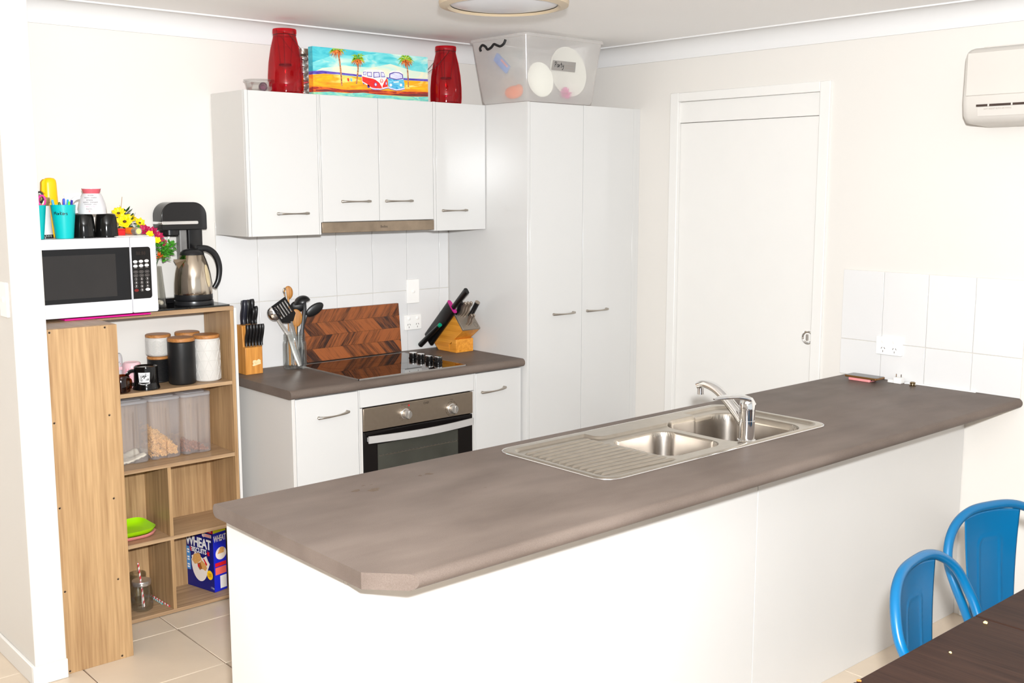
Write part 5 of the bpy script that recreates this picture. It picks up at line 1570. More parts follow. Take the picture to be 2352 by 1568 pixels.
# ------------------------------------------------------------------ microwave and everything on the shelf-unit top
T1 = SH[4]
pm('mat_magenta', srgb(205, 0, 130), 0.4, var=0)
tag(G().box(-2.80, -2.475, -0.322, -0.06, T1 + 0.0006, T1 + 0.0062).build('magenta_folder', 'mat_magenta', bevel=0.0008), 'flat magenta folder lying under the white microwave', 'folder')
pm('mw_white', srgb(208, 207, 212), 0.28, var=0.004)
pm('mw_glass', srgb(17, 15, 15), 0.06, var=0)
pm('mw_window', srgb(40, 37, 35), 0.12, var=0.12, vscale=4)
pm('key_white', srgb(225, 222, 218), 0.4, var=0)
pm('key_grey', srgb(128, 122, 118), 0.5, var=0)
pm('key_red', srgb(110, 16, 16), 0.4, var=0)
pm('display_dim', srgb(44, 32, 26), 0.3, var=0)
MZ0, MZ1, MX0, MX1, MF = T1 + 0.0075, 1.5435, -2.930, -2.4475, -0.330
mw = thing('microwave_oven', (-2.69, -0.18, MZ0), 'white microwave oven with black door standing on the shelves', 'microwave')
G().rbox(MX0, MX1, MF + 0.012, -0.02, MZ0 + 0.004, MZ1, 0.008, 'Y').build('casing', 'mw_white', mw, bevel=0.001)
for x in (-2.88, -2.49):
    for y in (-0.30, -0.08):
        if x > -2.6 and y < -0.2: y = -0.235
        G().lathe([(0.010, -0.0012), (0.010, 0.0045)], (x, y, MZ0), 12).build('foot', 'rubber', mw)
DXR = -2.5475
mwd = G().rbox(MX0, DXR - 0.0008, MF, MF + 0.0115, MZ0 + 0.004, MZ1, 0.004, 'Y').build('door', 'mw_white', mw, bevel=0.001)
G().box(MX0 + 0.004, DXR - 0.003, MF - 0.0008, MF + 0.002, 1.309, 1.507).build('door_glass', 'mw_glass', mwd, bevel=0.0006)
G().box(MX0 + 0.010, -2.605, MF - 0.0013, MF, 1.326, 1.484).build('door_window', 'mw_window', mwd, smooth=0)
cp = G().rbox(DXR + 0.0008, MX1, MF, MF + 0.0115, MZ0 + 0.004, MZ1, 0.006, 'Y').build('control_panel', 'mw_white', mw, bevel=0.001)
q = [(DXR + 0.004, 1.310), (-2.480, 1.310)] + [(-2.480 + 0.010 * math.sin(math.radians(a)), 1.320 - 0.010 * math.cos(math.radians(a))) for a in (30, 60, 90)] + [(-2.470, 1.496)] + [(-2.480 + 0.010 * math.cos(math.radians(a)), 1.496 + 0.010 * math.sin(math.radians(a))) for a in (30, 60, 90)] + [(DXR + 0.004, 1.506)]
G().prism(q, 'Y', MF - 0.0009, MF + 0.001).build('keypad', 'mw_glass', cp, smooth=0)
G().rbox(-2.531, MX1 + 0.0004, MF - 0.0011, MF + 0.004, MZ0 + 0.006, 1.2905, 0.006, 'Y').build('door_button', 'mw_white', mw, bevel=0.0008)
def KP(lay_): return lambda x, y: (x, MF - 0.0010 - 0.0003 * lay_, y)
def key(name, mat, shapes, l=1):
    g = G()
    for s_ in shapes: lay(g, s_, KP(l))
    g.build(name, mat, cp, smooth=0)
kxs = (-2.5305, -2.5085, -2.4865)
for r, z in enumerate((1.4510, 1.4345)):
    for k, x in enumerate(kxs):
        key('button', 'key_white', [disc2d(x, z + 0.0008 * k, 0.0088, 0.0055, 16)])
        key('button_icon', 'key_grey', [ring2d(x, z + 0.0008 * k, 0.0042, 0.0024, 0.0009, 10)], 2)
        key('button_caption', 'key_grey', [poly2d([(x - 0.006, z - 0.0085), (x + 0.006, z - 0.0085), (x + 0.006, z - 0.0070), (x - 0.006, z - 0.0070)])])
for z in (1.4125, 1.3985):
    for x in kxs:
        key('button', 'key_grey', [ring2d(x, z, 0.0088, 0.0055, 0.0007, 16), poly2d([(x - 0.005, z + 0.0006), (x + 0.005, z + 0.0006), (x + 0.005, z + 0.0016), (x - 0.005, z + 0.0016)]), poly2d([(x - 0.005, z - 0.0018), (x + 0.005, z - 0.0018), (x + 0.005, z - 0.0008), (x - 0.005, z - 0.0008)])])
for i, dgt in enumerate('123456789'):
    x = kxs[i % 3]; z = 1.3850 - 0.0140 * (i // 3)
    key('button', 'key_grey', [ring2d(x, z, 0.0061, 0.0058, 0.0007, 16)])
    key('number', 'key_white', [scale2d(text2d(dgt, 0.0085, 1.0, 0.02), 1, 1, x, z)], 2)
key('button', 'key_grey', [ring2d(kxs[1], 1.343, 0.0061, 0.0058, 0.0007, 16)])
key('number', 'key_white', [scale2d(text2d('0', 0.0085, 1.0, 0.02), 1, 1, kxs[1], 1.343)], 2)
key('button', 'key_red', [disc2d(kxs[0], 1.3425, 0.0088, 0.0055, 16)])
key('button', 'key_white', [disc2d(kxs[2], 1.3440, 0.0092, 0.0055, 16)])
key('display', 'display_dim', [scale2d(text2d('88:88', 0.019), 0.9, 1, -2.508, 1.482)])

# teal cups with pens and scissors
TM = MZ1 + 0.0006
pm('cup_teal', srgb(0, 176, 176), 0.35, var=0.02)
pm('tape_grey', srgb(150, 146, 142), 0.35, metal=0.3, var=0.02)
pm('marker_ink', srgb(12, 14, 20), 0.5, var=0)
def tumbler(c, label, r0=0.031, r1=0.0435, h=0.122):
    t = thing('plastic_cup', (c[0], c[1], TM), label, 'cup', 'teal cups on the microwave')
    G().lathe([(0.0, 0.0), (r0, 0.0), (r0 + 0.0008, 0.004), (r1, h), (r1 - 0.0022, h), (r0 - 0.001, 0.005), (0.0, 0.005)], (c[0], c[1], TM), 40).build('cup', 'cup_teal', t)
    return t, (lambda z: r0 + 0.0008 + (r1 - r0 - 0.0008) * (z - TM - 0.004) / (h - 0.004))
C1 = (-2.762, -0.262); C2 = (-2.868, -0.262)
t1, rf1 = tumbler(C1, 'teal plastic cup of markers with handwriting')
hand = {
 'M': [[(0, 0), (0.05, 0.9), (0.3, 0.25), (0.55, 0.95), (0.68, 0.0)]],
 'a': [[(0.42, 0.48), (0.2, 0.55), (0.02, 0.3), (0.12, 0.02), (0.38, 0.15), (0.43, 0.5), (0.46, 0.0)]],
 'r': [[(0.02, 0.5), (0.06, 0.0), (0.08, 0.35), (0.3, 0.52)]],
 'k': [[(0.05, 1.0), (0.03, 0.0)], [(0.5, 0.75), (0.06, 0.32), (0.48, 0.0)]],
 'e': [[(0.02, 0.25), (0.38, 0.32), (0.3, 0.55), (0.08, 0.5), (0.03, 0.15), (0.2, 0.0), (0.42, 0.1)]],
 's': [[(0.38, 0.5), (0.15, 0.52), (0.08, 0.35), (0.34, 0.2), (0.28, 0.0), (0.0, 0.04)]],
 'P': [[(0.05, 0.95), (0.08, 0.0)], [(-0.05, 0.85), (0.3, 1.0), (0.5, 0.8), (0.35, 0.55), (0.08, 0.48)]],
 't': [[(0.2, 0.95), (0.18, 0.1), (0.32, 0.0)], [(0.0, 0.62), (0.42, 0.66)]],
 'y': [[(0.02, 0.55), (0.12, 0.18), (0.35, 0.25), (0.42, 0.55)], [(0.42, 0.55), (0.38, 0.0), (0.2, -0.4), (0.0, -0.3)]]}
adv = {'M': 0.82, 'a': 0.56, 'r': 0.42, 'k': 0.58, 'e': 0.52, 's': 0.48, 'P': 0.6, 't': 0.45, 'y': 0.55}
def handwriting(word, size, w):
    x = 0; L = []
    for ch in word:
        for ln in hand[ch]: L.append([((x + a) * size, b * size) for a, b in ln])
        x += adv[ch]
    L = [[(a - x * size / 2, b) for a, b in ln] for ln in L]
    L = [[tuple(p) for p in smooth_path([(a, b, 0) for a, b in ln], 4)] for ln in L]
    return stroke2d([[(p[0], p[1]) for p in ln] for ln in L], w)
g = G(); lay(g, handwriting('Markers', 0.0130, 0.0019), on_cyl(C1[0], C1[1], rf1, TM + 0.086, VIEW + 2)); g.build('lettering', 'marker_ink', t1, smooth=0)
t2, rf2 = tumbler(C2, 'teal plastic cup with scissors against the wall end')
g = G(); n = 8
f = on_cyl(C2[0], C2[1], lambda z: rf2(z) + 0.0004, TM, VIEW + 8)
vs = [(-0.020 + 0.044 * i / n, z) for z in (0.070, 0.1215) for i in range(n + 1)]
lay(g, (vs, [(i, i + 1, n + 2 + i, n + 1 + i) for i in range(n)]), f); g.build('tape_patch', 'tape_grey', t2, smooth=0)
def pen(p0, p1, mat, label, r=0.0042, cap=None):
    p0, p1 = Vector(p0), Vector(p1); d = (p1 - p0)
    t = thing('marker_pen', p0, label, 'pen', 'pens in the teal cups')
    G().tube([tuple(p0), tuple(p0 + d * 0.6)], r * 0.92, 10).build('barrel', 'key_white', t, smooth=50)
    G().tube([tuple(p0 + d * 0.6), tuple(p0 + d * 0.97), tuple(p1)], [r, r, r * 0.7], 10).build('cap', mat, t, smooth=50)
for nm, cc in (('pen_sky', (60, 165, 235)), ('pen_blue', (10, 70, 200)), ('pen_pink', (240, 90, 190)), ('pen_lime', (90, 225, 40)), ('pen_green', (10, 90, 30)), ('pen_navy', (20, 20, 150)), ('pen_brown', (60, 35, 20)), ('pen_orange', (245, 140, 10)), ('pen_cyan', (30, 160, 220))):
    pm(nm, srgb(*cc), 0.3, var=0)
cz = TM + 0.008
for dx, dy, ex, ey, top, m_, lab in ((-0.012, 0.006, -0.034, 0.010, 0.141, 'pen_sky', 'sky blue pen at the left of the markers cup'),
                                     (-0.010, -0.012, -0.021, -0.024, 0.132, 'pen_green', 'dark green pen in the markers cup'),
                                     (0.000, -0.014, -0.006, -0.030, 0.145, 'pen_blue', 'tall royal blue pen in the middle of the markers cup'),
                                     (0.006, 0.010, 0.008, 0.014, 0.144, 'pen_pink', 'pink pen standing at the back of the markers cup'),
                                     (0.010, -0.006, 0.018, -0.014, 0.134, 'pen_lime', 'lime green pen in the markers cup'),
                                     (0.012, 0.010, 0.024, 0.016, 0.141, 'pen_cyan', 'pale cyan pen behind the lime one'),
                                     (0.014, 0.000, 0.033, 0.000, 0.139, 'pen_navy', 'navy pen at the right of the markers cup'),
                                     (0.003, 0.015, 0.028, 0.026, 0.138, 'pen_brown', 'dark brown pen at the back right of the markers cup')):
    pen((C1[0] + dx, C1[1] + dy, cz), (C1[0] + ex, C1[1] + ey, TM + top), m_, lab)
# pen clip hanging over the rim
pen((C2[0] - 0.004, C2[1] - 0.010, cz), (C2[0] + 0.006, C2[1] - 0.024, TM + 0.133), 'pen_lime', 'lime pen in the cup with scissors')
pen((C2[0] - 0.006, C2[1] + 0.008, cz), (C2[0] - 0.008, C2[1] + 0.014, TM + 0.176), 'pen_orange', 'tall orange pen in the cup with scissors', 0.006)
def scissors(c, ang, mat, label, top, tilt=0.0):
    t = thing('scissors', (c[0], c[1], cz), label, 'scissors', 'scissors in the teal cup')
    a = math.radians(ang); u = Vector((math.cos(a), math.sin(a), 0))
    o = Vector((c[0], c[1], 0))
    for s_ in (-1, 1):
        ctr = o + u * (0.015 * s_ + tilt) + Vector((0, 0, TM + top - 0.020))
        ring = []
        for i in range(22):
            b = 2 * math.pi * i / 22
            ring.append(tuple(ctr + u * (0.0115 * math.cos(b)) + Vector((0, 0, 0.0185 * math.sin(b)))))
        G().tube(ring, 0.0034, 10, closed=True).build('finger_loop', mat, t, smooth=60)
        G().tube([tuple(ctr - Vector((0, 0, 0.018))), tuple(o - u * 0.004 * s_ + Vector((0, 0, TM + top - 0.075))), tuple(o - u * 0.003 * s_ + Vector((0, 0, cz)))], [0.9, 1.0, 0.5], 8, flat=(0.0048, 0.0016), up=(-u.y, u.x, 0)).build('blade', 'steel_light', t)
pm('pink_handle', srgb(228, 40, 140), 0.35, var=0)
scissors((C2[0] + 0.012, C2[1] - 0.014), -28, 'pink_handle', 'pink-handled scissors at the front of the teal cup', 0.158)
scissors((C2[0] + 0.014, C2[1] + 0.012), -28, 'black_satin', 'black-handled scissors behind the pink ones', 0.170)

# white shaker with gold lid, yellow flask
pm('gold_lid', srgb(190, 160, 110), 0.3, metal=0.8, var=0.03)
pm('shaker_white', srgb(220, 214, 212), 0.35, var=0.03)
c = (-2.806, -0.185)
t = thing('shaker_bottle', (c[0], c[1], TM), 'pale tapered bottle with gold lid between the teal cups', 'bottle')
G().lathe([(0.0, 0.0), (0.029, 0.0), (0.029, 0.012)], (c[0], c[1], TM), 32).build('base', 'black_gloss', t)
G().lathe([(0.0, 0.0125), (0.028, 0.0125), (0.0245, 0.06), (0.0215, 0.118), (0.0, 0.118)], (c[0], c[1], TM), 32).build('body', 'shaker_white', t)
G().lathe([(0.0, 0.1185), (0.0225, 0.1185), (0.0225, 0.128), (0.0245, 0.130), (0.0245, 0.146), (0.022, 0.149), (0.0, 0.150)], (c[0], c[1], TM), 32).build('lid', 'gold_lid', t)
for k in range(7):
    a = math.radians(VIEW - 40 + 16 * k)
    G().ell((c[0] + 0.031 * math.cos(a), c[1] + 0.031 * math.sin(a), TM + 0.0065), (0.0042, 0.0042, 0.0042), 10, 8).build('bead', 'chrome', t)
pm('flask_yellow', srgb(250, 190, 0), 0.35, var=0.01)
c = (-2.757, -0.120)
t = thing('yellow_flask', (c[0], c[1], TM), 'bright yellow plastic flask rising behind the teal cups', 'flask')
g = G(); rings = []
prof = [(0.000, 0.0285), (0.004, 0.030), (0.155, 0.0245), (0.200, 0.0235), (0.212, 0.0215), (0.219, 0.015), (0.221, 0.004)]
n = 28; vs = []; fs = []
for z, r in prof:
    for i in range(n):
        a = 2 * math.pi * i / n
        ca, sa = math.cos(a), math.sin(a); e_ = 0.75
        vs.append((c[0] + r * math.copysign(abs(ca) ** e_, ca), c[1] + 0.8 * r * math.copysign(abs(sa) ** e_, sa), TM + z))
for j in range(len(prof) - 1):
    for i in range(n): fs.append((j * n + i, j * n + (i + 1) % n, (j + 1) * n + (i + 1) % n, (j + 1) * n + i))
fs.append(tuple(reversed(range(n)))); fs.append(tuple(range((len(prof) - 1) * n, len(prof) * n)))
g.add(vs, fs).build('body', 'flask_yellow', t, smooth=50)
G().prism([(c[0] - 0.034, TM + 0.172), (c[0] - 0.032, TM + 0.205), (c[0] - 0.024, TM + 0.215), (c[0] - 0.015, TM + 0.217), (c[0] - 0.015, TM + 0.165), (c[0] - 0.026, TM + 0.163)], 'Y', c[1] - 0.010, c[1] + 0.010).build('hook', 'flask_yellow', t, bevel=0.002)
for k in range(6):
    z = TM + 0.105 + 0.0095 * k
    G().rbox(c[0] - 0.0295, c[0] - 0.018, c[1] - 0.012, c[1] + 0.012, z, z + 0.006, 0.002, 'Y').build('grip_rib', 'flask_yellow', t)

# two black mugs and the white one on top, all upside down
for i, (x, lab) in enumerate(((-2.684, 'left of two glossy black mugs upside down on the microwave'), (-2.598, 'right of two glossy black mugs upside down on the microwave'))):
    c = (x, -0.240, TM)
    t = thing('mug', c, lab, 'mug', 'upturned mugs')
    G().lathe([(0.0, 0.0), (0.0415, 0.0), (0.0420, 0.006), (0.0405, 0.04), (0.037, 0.074), (0.034, 0.0835), (0.030, 0.0865), (0.026, 0.0845), (0.0, 0.0845)], c, 40).build('cup', 'ceramic_black', t)
    loop_handle(G(), c, 80, [(0.039, 0.066), (0.056, 0.062), (0.060, 0.040), (0.041, 0.018)]).build('handle', 'ceramic_black', t)
c = (-2.648, -0.240, TM + 0.0870)
t = thing('mug', c, 'white mug with pink base band balanced upside down on black mugs', 'mug', 'upturned mugs')
pm('band_pink', srgb(205, 92, 104), 0.3, var=0)
WP = [(0.0, 0.0), (0.0515, 0.0), (0.0522, 0.004), (0.051, 0.022), (0.047, 0.042), (0.040, 0.062), (0.0335, 0.0755)]
G().lathe(WP + [(0.0, 0.0755)], c, 44).build('cup', 'ceramic_white', t)
G().lathe([(0.030, 0.0757), (0.0295, 0.077), (0.0345, 0.0925)], c, 44, cap0=False, cap1=False).build('base_band', 'band_pink', t)
G().lathe([(0.0346, 0.0925), (0.0346, 0.0945), (0.030, 0.0945), (0.028, 0.090), (0.0, 0.090)], c, 44, cap0=False).build('foot', 'ceramic_white', t)
loop_handle(G(), c, 170, [(0.040, 0.062), (0.060, 0.056), (0.074, 0.040), (0.078, 0.024), (0.066, 0.010), (0.052, 0.010)], 0.0052).build('handle', 'ceramic_white', t)
def wr(z):
    zz = z - c[2]
    for (r0, z0), (r1, z1) in zip(WP[1:], WP[2:]):
        if z0 <= zz <= z1: return r0 + (r1 - r0) * (zz - z0) / (z1 - z0) + 0.0004
    return 0.0335
for i, (txt, z, sz, m_, dx) in enumerate((('MEDICAL', 0.0690, 0.0052, 'print_black', -0.001), ('ENERGY - COFFEE', 0.0605, 0.0055, 'print_black', 0.0), ('FEARLESS', 0.0515, 0.0058, 'print_black', 0.003), ('LEARNING - KINDER', 0.0435, 0.0058, 'print_black', 0.0), ('heart - adventures', 0.0355, 0.0058, 'print_black', 0.0), ('nurse  smile', 0.0275, 0.0065, 'print_pink', 0.0), ('MOTIV', 0.0195, 0.0075, 'print_black', 0.004))):
    g = G(); lay(g, text2d(txt, sz), lambda x, y: on_cyl(c[0], c[1], wr, c[2] + z, VIEW + 8, flip=-1)(x + dx, y)); g.build('lettering', m_, t, smooth=0)
g = G(); lay(g, ring2d(0, 0, 0.0030, 0.0028, 0.0010, 12), on_cyl(c[0], c[1], wr, c[2] + 0.0105, VIEW + 4)); g.build('printed_emblem', 'print_red', t, smooth=0)

# orange torch lying, red tin, card
pm('torch_orange', srgb(238, 120, 20), 0.35, var=0)
pm('torch_grey', srgb(150, 142, 134), 0.35, metal=0.4, var=0)
pm('torch_lens', srgb(245, 238, 120), 0.2, var=0)
pm('tin_red', srgb(200, 24, 30), 0.35, var=0)
tag(G().box(-2.585, -2.460, -0.300, -0.165, TM, TM + 0.0028).build('white_card', 'plastic_white', bevel=0.0006), 'flat white card on the right end of the microwave', 'card')
p0, p1 = Vector((-2.487, -0.165, TM + 0.0175)), Vector((-2.476, -0.245, TM + 0.0175)); d = (p1 - p0)
t = thing('small_torch', p0, 'small orange and grey torch lying with its yellow lens outward', 'torch')
G().tube([tuple(p0), tuple(p0 + d * 0.6)], 0.0135, 20).build('barrel', 'torch_orange', t, smooth=50)
G().tube([tuple(p0 + d * 0.6), tuple(p0 + d * 0.68), tuple(p1)], [0.0137, 0.0146, 0.0146], 20).build('head', 'torch_grey', t, smooth=50)
G().tube([tuple(p1), tuple(p1 + d.normalized() * 0.0008)], 0.0102, 20).build('lens', 'torch_lens', t, smooth=0)
t = thing('red_tin', (-2.52, -0.17, TM), 'flat red tin partly hidden behind the right black mug', 'tin')
G().rbox(-2.556, -2.515, -0.215, -0.155, TM + 0.003, TM + 0.022, 0.004, 'Z').build('box', 'tin_red', t, bevel=0.001)
G().rbox(-2.557, -2.514, -0.216, -0.154, TM + 0.0222, TM + 0.028, 0.004, 'Z').build('lid', 'tin_red', t, bevel=0.001)

# flowers: a yellow bunch behind the mugs and a magenta one in a glass vase right of the microwave
pm('petal_yellow', srgb(250, 208, 0), 0.5, var=0.08, vscale=60)
pm('petal_magenta', srgb(170, 10, 70), 0.5, var=0.1, vscale=60)
pm('petal_orange', srgb(232, 84, 20), 0.5, var=0.08, vscale=60)
pm('leaf_green', srgb(70, 150, 40), 0.5, var=0.2, vscale=40)
pm('leaf_dark', srgb(28, 72, 26), 0.45, var=0.2, vscale=40)
pm('flower_eye', srgb(70, 50, 20), 0.7, var=0.1)
pm('stem_straw', srgb(170, 130, 60), 0.6, var=0.1)
def petal(g, c, d, up, L, w, cup=0.25, n=4):
    """one leaf or petal as a curved diamond strip, 2 sided"""
    d = d.normalized(); s = d.cross(up).normalized(); up = s.cross(d).normalized()
    vs = []; 
    for i in range(n + 1):
        k = i / n
        ww = w * math.sin(math.pi * min(1, 0.12 + 0.88 * k) ** 0.8) if k < 1 else 0.0006
        ctr = c + d * (L * k) + up * (cup * L * k * k)
        for s_, h in ((-1, 0.18 * w), (0, 0), (1, 0.18 * w)):
            vs.append(ctr + s * (ww * s_) + up * h * (1 - k))
    fs = []
    for i in range(n):
        for j in range(2): fs.append((3 * i + j, 3 * i + j + 1, 3 * i + 3 + j + 1, 3 * i + 3 + j))
    g.add(vs, fs)
def flower(parent, c, nrm, R, mat, npet=9, w=0.4, eye=True):
    c, nrm = Vector(c), Vector(nrm).normalized()
    a = nrm.orthogonal().normalized(); b = nrm.cross(a)
    g = G()
    for ly in range(2):
        for k in range(npet):
            t_ = 2 * math.pi * (k + 0.5 * ly) / npet + rr.uniform(-.1, .1)
            d = a * math.cos(t_) + b * math.sin(t_) + nrm * (0.25 + 0.35 * ly)
            petal(g, c, d, nrm, R * rr.uniform(.85, 1.05) * (1 - 0.2 * ly), R * w, 0.15)
    o = g.build('flower_head', mat, parent, smooth=60, solid=0.0006)
    if eye: G().ell(tuple(c + nrm * 0.003), (R * 0.22, R * 0.22, R * 0.16), 12, 8).build('flower_centre', 'flower_eye', o)
def sprig(parent, c, mat, n, R, L, w, name='leaf_spray', up=Vector((0, 0, 1))):
    g = G(); c = Vector(c)
    for k in range(n):
        th = rr.uniform(0, 2 * math.pi); ph = rr.uniform(-0.6, 1.2)
        d = Vector((math.cos(th) * math.cos(ph), math.sin(th) * math.cos(ph), math.sin(ph)))
        petal(g, c + d * R * rr.uniform(0.2, 0.8), d + Vector((rr.uniform(-.4, .4), rr.uniform(-.4, .4), rr.uniform(-.4, .4))), up, L * rr.uniform(.7, 1.2), w, 0.1, 3)
    g.build(name, mat, parent, smooth=60, solid=0.0005)
rr = random.Random(21)
V3 = Vector((-0.45, -0.85, 0.3))
fb = thing('flower_bunch', (-2.46, -0.085, TM), 'yellow artificial flower bunch behind the mugs on the microwave', 'flowers', 'artificial flower bunches')
flower(fb, (-2.503, -0.125, TM + 0.083), V3 + Vector((0, 0, .5)), 0.032, 'petal_yellow', 9)
flower(fb, (-2.490, -0.150, TM + 0.052), V3, 0.036, 'petal_yellow', 6, 0.5)
flower(fb, (-2.415, -0.110, TM + 0.044), V3 + Vector((.5, 0, .1)), 0.024, 'petal_yellow', 7, 0.45)
flower(fb, (-2.440, -0.095, TM + 0.058), V3 + Vector((.2, 0, .8)), 0.022, 'petal_yellow', 7, 0.45)
sprig(fb, (-2.455, -0.090, TM + 0.045), 'leaf_dark', 34, 0.045, 0.026, 0.008)
sprig(fb, (-2.462, -0.080, TM + 0.080), 'leaf_dark', 10, 0.018, 0.024, 0.009)
sprig(fb, (-2.415, -0.115, TM + 0.020), 'leaf_green', 26, 0.028, 0.014, 0.005)
sprig(fb, (-2.392, -0.120, TM + 0.012), 'petal_orange', 14, 0.016, 0.016, 0.003, 'orange_spray')
G().tube([(-2.47, -0.085, TM + 0.001), (-2.480, -0.09, TM + 0.09), (-2.474, -0.095, TM + 0.148)], 0.0009, 6).build('dry_stem', 'stem_straw', fb)
G().tube([(-2.455, -0.075, TM + 0.001), (-2.455, -0.08, TM + 0.06)], 0.004, 6).build('stem', 'leaf_dark', fb)

TG = T1 + 0.0075
glassy('green_glass', (0.35, 0.40, 0.37, 1), rough=0.02, edge=0.9)
t = tag(G().rbox(-2.462, -2.104, -0.247, -0.020, T1 + 0.0004, T1 + 0.0064, 0.010, 'Z').build('glass_board', 'green_glass', bevel=0.0008), 'dark glass board under the kettle on the shelf-unit top', 'glass board')
vx0, vx1, vy0, vy1 = -2.412, -2.347, -0.172, -0.110
vs_ = thing('glass_vase', (-2.38, -0.141, TG), 'clear square glass vase with pebbles beside the microwave', 'vase')
g = G()
q0 = rr_ring(vx0 - 0.004, vx1 + 0.006, vy0 - 0.004, vy1 + 0.004, 0.010); q1 = rr_ring(vx0 + 0.006, vx1 - 0.006, vy0 + 0.006, vy1 - 0.006, 0.008)
i0 = rr_ring(vx0 - 0.001, vx1 + 0.003, vy0 - 0.001, vy1 + 0.001, 0.008); i1 = rr_ring(vx0 + 0.009, vx1 - 0.009, vy0 + 0.009, vy1 - 0.009, 0.006)
ring_loft(g, [(q0, TG), (q1, TG + 0.163), (i1, TG + 0.163), (i0, TG + 0.006)], True, True)
glassy('vase_glass', (0.92, 0.92, 0.90, 1), rough=0.03, edge=0.4)
g.build('glass_body', 'vase_glass', vs_, smooth=40)
pm('pebble', srgb(196, 186, 172), 0.35, var=0.1, vscale=30)
for k in range(9):
    x = vx0 + 0.012 + 0.0195 * (k % 3); y = vy0 + 0.012 + 0.018 * (k // 3)
    o = G().ell((x, y, TG + 0.0165 + 0.0015 * (k % 2)), (0.0090, 0.0085, 0.0095), 12, 8).build('pebble', 'pebble')
    tag(o, 'pale round pebble in the bottom of the glass vase', 'pebble', 'pebbles in the glass vase')
f2 = thing('flower_bunch', (-2.375, -0.14, TG + 0.03), 'magenta artificial flowers with green leaves in the glass vase', 'flowers', 'artificial flower bunches')
for (x, y, z, R) in ((-2.405, -0.135, 1.560, 0.026), (-2.375, -0.140, 1.553, 0.024), (-2.352, -0.140, 1.535, 0.022), (-2.362, -0.150, 1.520, 0.020), (-2.332, -0.135, 1.507, 0.019)):
    flower(f2, (x, y, z), V3 + Vector((rr.uniform(-.4, .6), 0, rr.uniform(0, .6))), R, 'petal_magenta', 7, 0.5, False)
flower(f2, (-2.396, -0.160, 1.545), V3, 0.018, 'petal_yellow', 6, 0.5, False)
flower(f2, (-2.368, -0.165, 1.520), V3, 0.016, 'petal_yellow', 6, 0.5, False)
for (x, y, z, n_, R) in ((-2.352, -0.150, 1.490, 46, 0.036), (-2.318, -0.135, 1.476, 34, 0.028), (-2.338, -0.140, 1.464, 34, 0.028), (-2.292, -0.118, 1.494, 20, 0.018), (-2.300, -0.118, 1.466, 18, 0.016), (-2.328, -0.135, 1.444, 12, 0.012)):
    sprig(f2, (x, y, z), 'leaf_green', int(n_ * 1.5), R, 0.017, 0.0078)
sprig(f2, (-2.365, -0.160, 1.448), 'petal_orange', 18, 0.020, 0.018, 0.003, 'orange_spray')
for (x0, x1) in ((-2.385, -2.39), (-2.378, -2.36), (-2.372, -2.33)):
    G().tube(smooth_path([(x0, -0.141, TG + 0.03), (x0, -0.141, TG + 0.15), (x1, -0.14, 1.50)], 5), 0.0022, 6).build('stem', 'leaf_dark', f2)

# kettle
KX, KY = -2.214, -0.142
kt = thing('electric_kettle', (KX, KY, TG), 'stainless steel electric kettle with black handle on the shelf top', 'kettle')
pm('kettle_steel', srgb(196, 184, 168), 0.13, metal=1, var=0.02)
pm('kettle_black', srgb(26, 26, 28), 0.3, var=0.04)
G().lathe([(0.0, -0.0006), (0.079, -0.0006), (0.080, 0.003), (0.078, 0.016), (0.070, 0.019), (0.0, 0.019)], (KX, KY, TG), 44).build('power_base', 'kettle_black', kt)
G().lathe([(0.0, 0.0195), (0.0755, 0.0195), (0.0770, 0.024), (0.0765, 0.042), (0.0, 0.042)], (KX, KY, TG), 44).build('lower_ring', 'kettle_black', kt)
G().lathe([(0.0, 0.0425), (0.0762, 0.0425), (0.0772, 0.052), (0.0762, 0.085), (0.0715, 0.125), (0.0640, 0.160), (0.0555, 0.185), (0.0485, 0.202), (0.0, 0.202)], (KX, KY, TG), 48).build('body', 'kettle_steel', kt)
G().lathe([(0.0, 0.2025), (0.0490, 0.2025), (0.0465, 0.212), (0.036, 0.222), (0.020, 0.2265), (0.0, 0.227)], (KX, KY, TG), 40).build('lid', 'kettle_black', kt)
# spout points to the left-front, handle to the right
sa = math.radians(192); su_ = Vector((math.cos(sa), math.sin(sa), 0)); sv_ = Vector((-su_.y, su_.x, 0))
g = G(); K = Vector((KX, KY, TG))
vs = [K + su_ * 0.050 + sv_ * 0.027 + Vector((0, 0, 0.187)), K + su_ * 0.050 - sv_ * 0.027 + Vector((0, 0, 0.187)), K + su_ * 0.092 + Vector((0, 0, 0.188)), K + su_ * 0.063 + Vector((0, 0, 0.142)), K + su_ * 0.083 + Vector((0, 0, 0.172))]
g.add(vs, [(0, 2, 1), (0, 3, 4), (0, 4, 2), (1, 4, 3), (1, 2, 4), (0, 1, 3)])
g.build('spout', 'kettle_steel', kt, smooth=0)
ha = math.radians(-6); hu = Vector((math.cos(ha), math.sin(ha), 0))
hp = [K + hu * 0.020 + Vector((0, 0, 0.224)), K + hu * 0.060 + Vector((0, 0, 0.226)), K + hu * 0.096 + Vector((0, 0, 0.200)), K + hu * 0.113 + Vector((0, 0, 0.150)), K + hu * 0.107 + Vector((0, 0, 0.095)), K + hu * 0.088 + Vector((0, 0, 0.062))]
hp = smooth_path([tuple(p) for p in hp], 6)
G().tube([tuple(p) for p in hp], [1.25 - 0.55 * i / (len(hp) - 1) for i in range(len(hp))], 14, flat=(0.014, 0.0115), up=tuple(hu)).build('handle', 'kettle_black', kt, smooth=60)
pm('gauge', srgb(206, 188, 150), 0.3, var=0.1, vscale=30)
